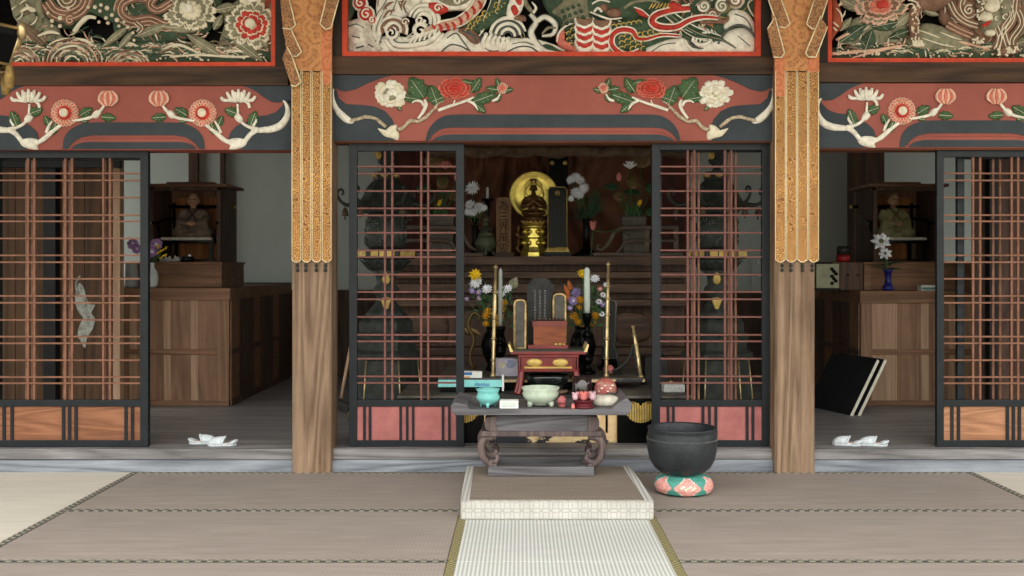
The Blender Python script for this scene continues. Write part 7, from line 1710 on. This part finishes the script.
# big bronze bell on cushion
c = V(X(683.5, 5.83), 5.83, 0); R = 30 * 5.72 / F
t = thing('bell_cushion', 'round pink and green diamond-patterned cushion under the big bronze bell', 'cushion', c)
PINKB = M('pink_brocade', (226, 162, 152), .75, 0, .22, 60, .2, 120, .3); GRNB = M('green_brocade', (76, 150, 136), .75, 0, .12, 40, .1, 120, .3); WHT = M('cushion_white', (236, 226, 216), .8)
n = 48; prof = [(.72, .0), (.93, .012), (1.0, .035), (.985, .06), (.9, .085), (.7, .098)]
def rr(z):
    for (r0, za), (r1, zb) in zip(prof, prof[1:]):
        if za <= z <= zb: return R * (r0 + (r1 - r0) * (z - za) / (zb - za))
    return R * prof[-1][0]
b = MB(); m_ = 14; zs = [.098 * j / m_ for j in range(m_ + 1)]
n = 120
for j in range(m_):
    for i in range(n):
        a0, a1 = 2 * PI * i / n - PI / 2, 2 * PI * (i + 1) / n - PI / 2
        u = ((i + .5) / n * 6 + .5) % 1; v = (j + .5) / m_; dia = abs(u - .5) * 2 + abs(v - .5) * 1.55
        b.use(PINKB if dia < .94 else (WHT if dia < 1.0 else GRNB))
        b.add([c + V(rr(z) * math.cos(a), rr(z) * math.sin(a), z) for a, z in ((a0, zs[j]), (a1, zs[j]), (a1, zs[j + 1]), (a0, zs[j + 1]))], [(0, 1, 2, 3)], True)
b.use(GRNB); b.lathe([(R * .7, .098), (0, .1)], 32, c); b.lathe([(0, .0005), (R * .72, .0005)], 32, c)
b.build('cover', t, recalc=False)
b = MB().use(CREAMW); rnd = random.Random(8)
for i in range(7): a = -PI / 2 + (i - 3) * .075; z = .052 + .008 * math.sin(i * 2.1); b.ell(c + V(rr(z) * math.cos(a), rr(z) * math.sin(a), z), (.010, .006, .007), 7, 5)
b.build('white_motif', t)
BELL = NT('cast_bronze_bell', .5, .25); v_ = BELL.coords(); BELL.color(BELL.ramp(BELL.noise(v_, 9, 5), [(.3, lin((32, 36, 40))), (.7, lin((54, 58, 62)))]))
BELL.bump(BELL.math('ADD', BELL.vor(BELL.coords((1, 1, .5)), 70), BELL.noise(v_, 60, 3)), .45, .003); BELL = BELL.m
c = V(X(682, 5.83), 5.83, .101)
t = thing('temple_bell_bowl', 'large dark bronze bowl bell on the pink and green cushion', 'bell', c)
b = MB().use(BELL); b.lathe([(r, z * 1.05) for r, z in [(.0, 0), (.085, .001), (.12, .012), (.155, .04), (.178, .08), (.19, .13), (.193, .175), (.187, .215), (.184, .232), (.19, .24), (.188, .247), (.178, .247), (.172, .235), (.176, .18), (.165, .09), (.11, .03), (0, .02)]], 48, c); b.build('body', t)
b = MB().use(M('bell_worn_edge', (120, 122, 114), .45, .3, .3, 30))
for i in range(72):
    a = 2 * PI * i / 72; d = V(math.cos(a), math.sin(a), 0); e = V(-math.sin(a), math.cos(a), 0); z = .198; b.tube([c + d * .1915 + e * -.005 + V(0, 0, z - .004), c + d * .1915 + e * .005 + V(0, 0, z + .004)], .0022, 5)
b.build('rope_band', t)['kind'] = 'stuff'
# hanging lantern corner at the top left
Y = 5.2; c = V(X(-37, Y), Y, 0); k = Y / F
t = thing('hanging_lantern', 'black and gold hanging lantern corner at the top left edge of the view', 'lantern', (c.x, Y, Z(60, Y)))
def hx(r, py, rot=0): return [V(c.x + r * k * math.cos(a * PI / 3 + rot), Y + r * k * math.sin(a * PI / 3 + rot), Z(py, Y)) for a in range(6)]
b = MB().use(BLACKL); b.lathe([(20 * k, Z(72, Y)), (46 * k, Z(64, Y)), (56 * k, Z(36, Y)), (58 * k, Z(28, Y)), (50 * k, Z(16, Y)), (46 * k, Z(-4, Y)), (50 * k, Z(-8, Y)), (20 * k, Z(-30, Y)), (0, Z(-34, Y))], 6, (c.x, Y, 0), False, 0); b.build('body', t)
b = MB().use(BRASS); r1 = hx(58.5, 29); b.tube(r1 + r1[:1], .009, 6); r2 = hx(46.5, 64.5); b.tube(r2 + r2[:1], .007, 6)
for i in range(6): b.tube([r1[i], r2[i]], .006, 6)
b.build('gold_edge', t)
for i in range(6):
    b = MB().use(BRASS); p = r1[i]; b.lathe([(.012, -.05), (.022, -.03), (.024, 0), (.022, .02), (.01, .03), (0, .03)], 10, p); b.build('corner_cap', t)
    b = MB().use(M('gold_tassel', (170, 140, 84), .6, .4, .3, 30, .4)); q = r2[i]; b.lathe([(.0, -.12), (.02, -.115), (.024, -.06), (.016, -.01), (.006, 0), (0, .0)], 10, q); b.build('tassel', t)
b = MB().use(BRASS); b.tube([(c.x, Y, Z(-34, Y)), (c.x, Y, 3.62)], .008, 8); b.build('hanging_rod', t)
# ================================================================ camera, light
cam = bpy.data.cameras.new('camera'); co = bpy.data.objects.new('camera', cam); COL.objects.link(co)
co.location = (0, 0, H); co.rotation_euler = (PI / 2, 0, 0)
cam.sensor_fit = 'HORIZONTAL'; cam.sensor_width = 36; cam.lens = F / 1024 * 36
cam.shift_x = -(CX - 512) / 1024; cam.shift_y = (CY - 288) / 1024
cam.clip_end = 300
SC.camera = co
w = bpy.data.worlds.new('world'); SC.world = w; w.use_nodes = True
bg = w.node_tree.nodes['Background']; nt = w.node_tree
tc = nt.nodes.new('ShaderNodeTexCoord'); sp = nt.nodes.new('ShaderNodeSeparateXYZ'); rp = nt.nodes.new('ShaderNodeValToRGB')
nt.links.new(tc.outputs['Generated'], sp.inputs[0]); nt.links.new(sp.outputs['Z'], rp.inputs['Fac']); nt.links.new(rp.outputs['Color'], bg.inputs['Color'])
e = rp.color_ramp.elements                                   # green garden along the horizon, bright hazy sky above
e[0].position = .02; e[0].color = (.36, .37, .32, 1); e[1].position = .42; e[1].color = (1, .98, .95, 1)
q = e.new(.16); q.color = (.46, .47, .42, 1)
bg.inputs['Strength'].default_value = 4.2
def area(name, loc, rot, sx, sy, power, col):
    l = bpy.data.lights.new(name, 'AREA'); l.shape = 'RECTANGLE'; l.size = sx; l.size_y = sy; l.energy = power; l.color = col
    o = bpy.data.objects.new(name, l); COL.objects.link(o); o.location = loc; o.rotation_euler = rot; return o
# area lights added at the unseen sides to brighten the inner room

area('left_fill_light', (-6.1, 9.6, 1.5), (PI / 2, 0, -PI / 2), 2.2, 1.7, 36, (1.0, .98, .94))
area('right_fill_light', (6.3, 9.8, 1.5), (PI / 2, 0, PI / 2), 2.0, 1.3, 15, (1.0, .98, .94))
# things of one kind share a group
GROUPS = {'tatami_mat': 'tatami mats on the hall floor', 'rush_runner': 'pale matting runners', 'lattice_screen': 'sliding lattice screens', 'painted_beam': 'painted beams over the three bays', 'brocade_pillar_hanging': 'brocade cloths on the pillars',
 'carved_lion_transom': 'carved lion transoms', 'bronze_lantern': 'bronze lanterns beside the altar', 'black_chest': 'black chests at the altar front', 'memorial_tablet': 'tablets on the red stand', 'brass_rod': 'brass rods on the altar table',
 'candlestick': 'black candlesticks on the altar table', 'candle': 'altar candles', 'flower_bouquet': 'bouquets on the altar table', 'flower_vase': 'black flower vases', 'chrysanthemum_bunch': 'white chrysanthemums on the altar shelf',
 'scroll_leg_stand': 'scroll-legged stands on the altar shelf', 'lotus_pot': 'stone lotus pots', 'lotus_plant': 'lotus plants on the altar shelf', 'altar_cabinet': 'side room altar cabinets', 'altar_shelf_box': 'side room altar steps',
 'shrine_case': 'side room shrine cases', 'priest_statue': 'seated priest statues', 'rail_chair': 'chairs of the seated priests', 'folding_board': 'black boards leaning in the right room', 'slipper': 'white slippers on the threshold'}
for o in SC.objects:
    g = GROUPS.get(o.name.split('.')[0])
    if o.parent is None and g and 'category' in o and 'group' not in o: o['group'] = g
# pieces that belong to a part hang under that part
SUBS = {'lattice_screen': {'panel_strip': 'lower_panel'}, 'bronze_lantern': {'roof_scroll': 'roof', 'wind_bell': 'roof', 'gold_band': 'middle_plate', 'gold_edge': 'base_skirt', 'gold_flame': 'finial', 'gold_leaf': 'stem', 'gold_crest': 'roof_collar'},
 'buddha_statue': {'crown': 'figure', 'head_halo': 'halo'}, 'red_lacquer_stand': {'gilt_oval': 'frieze', 'gilt_bar': 'frieze', 'upturned_end': 'top_board'}, 'black_chest': {'gilt_slats': 'gilt_back'},
 'memorial_tablet': {'gilt_frame': 'board', 'faded_characters': 'board'}, 'black_memorial_tablet': {'gold_edge': 'board', 'gold_crest': 'board', 'fine_writing': 'board'}, 'wooden_memorial_tablet': {'character': 'board'},
 'priest_statue': {'eyes_and_mouth': 'head', 'collar_folds': 'robe'}, 'rail_chair': {'gilt_cap': 'back_rail', 'seat_mat': 'seat'}, 'slipper': {'insole': 'sole', 'heel_rim': 'sole'}, 'printed_gift_box': {'printed_flower': 'box_body'},
 'brocade_pillar_hanging': {'coral_patch': 'upper_cloth'}, 'incense_carton': {'blue_writing': 'carton_body'}, 'incense_packet': {'blue_band': 'packet_body', 'orange_band': 'packet_body'}, 'wooden_fish_drum': {'white_marking': 'body', 'mouth_slot': 'body'},
 'temple_bell_bowl': {'rope_band': 'body'}, 'bell_cushion': {'white_motif': 'cover'}, 'hanging_lantern': {'gold_edge': 'body', 'tassel': 'body', 'corner_cap': 'body'}, 'white_card_block': {'faint_printing': 'block'}, 'pink_gourd_ornament': {'band': 'body'}}
st = lambda o: o.name.split('.')[0]
for o in [q for q in SC.objects if q.parent is None and st(q) in SUBS]:
    kids = list(o.children)
    for c in kids:
        want = SUBS[st(o)].get(st(c))
        par = next((k for k in kids if st(k) == want), None) if want else None
        if par is not None: c.parent = par
SC.view_settings.view_transform = 'Standard'; SC.view_settings.look = 'None'
SC.view_settings.exposure = 0.0; SC.view_settings.gamma = 1.0; SC.view_settings.use_curve_mapping = False
SC.cycles.use_denoising = True
SC.cycles.max_bounces = 8; SC.cycles.diffuse_bounces = 4; SC.cycles.glossy_bounces = 3
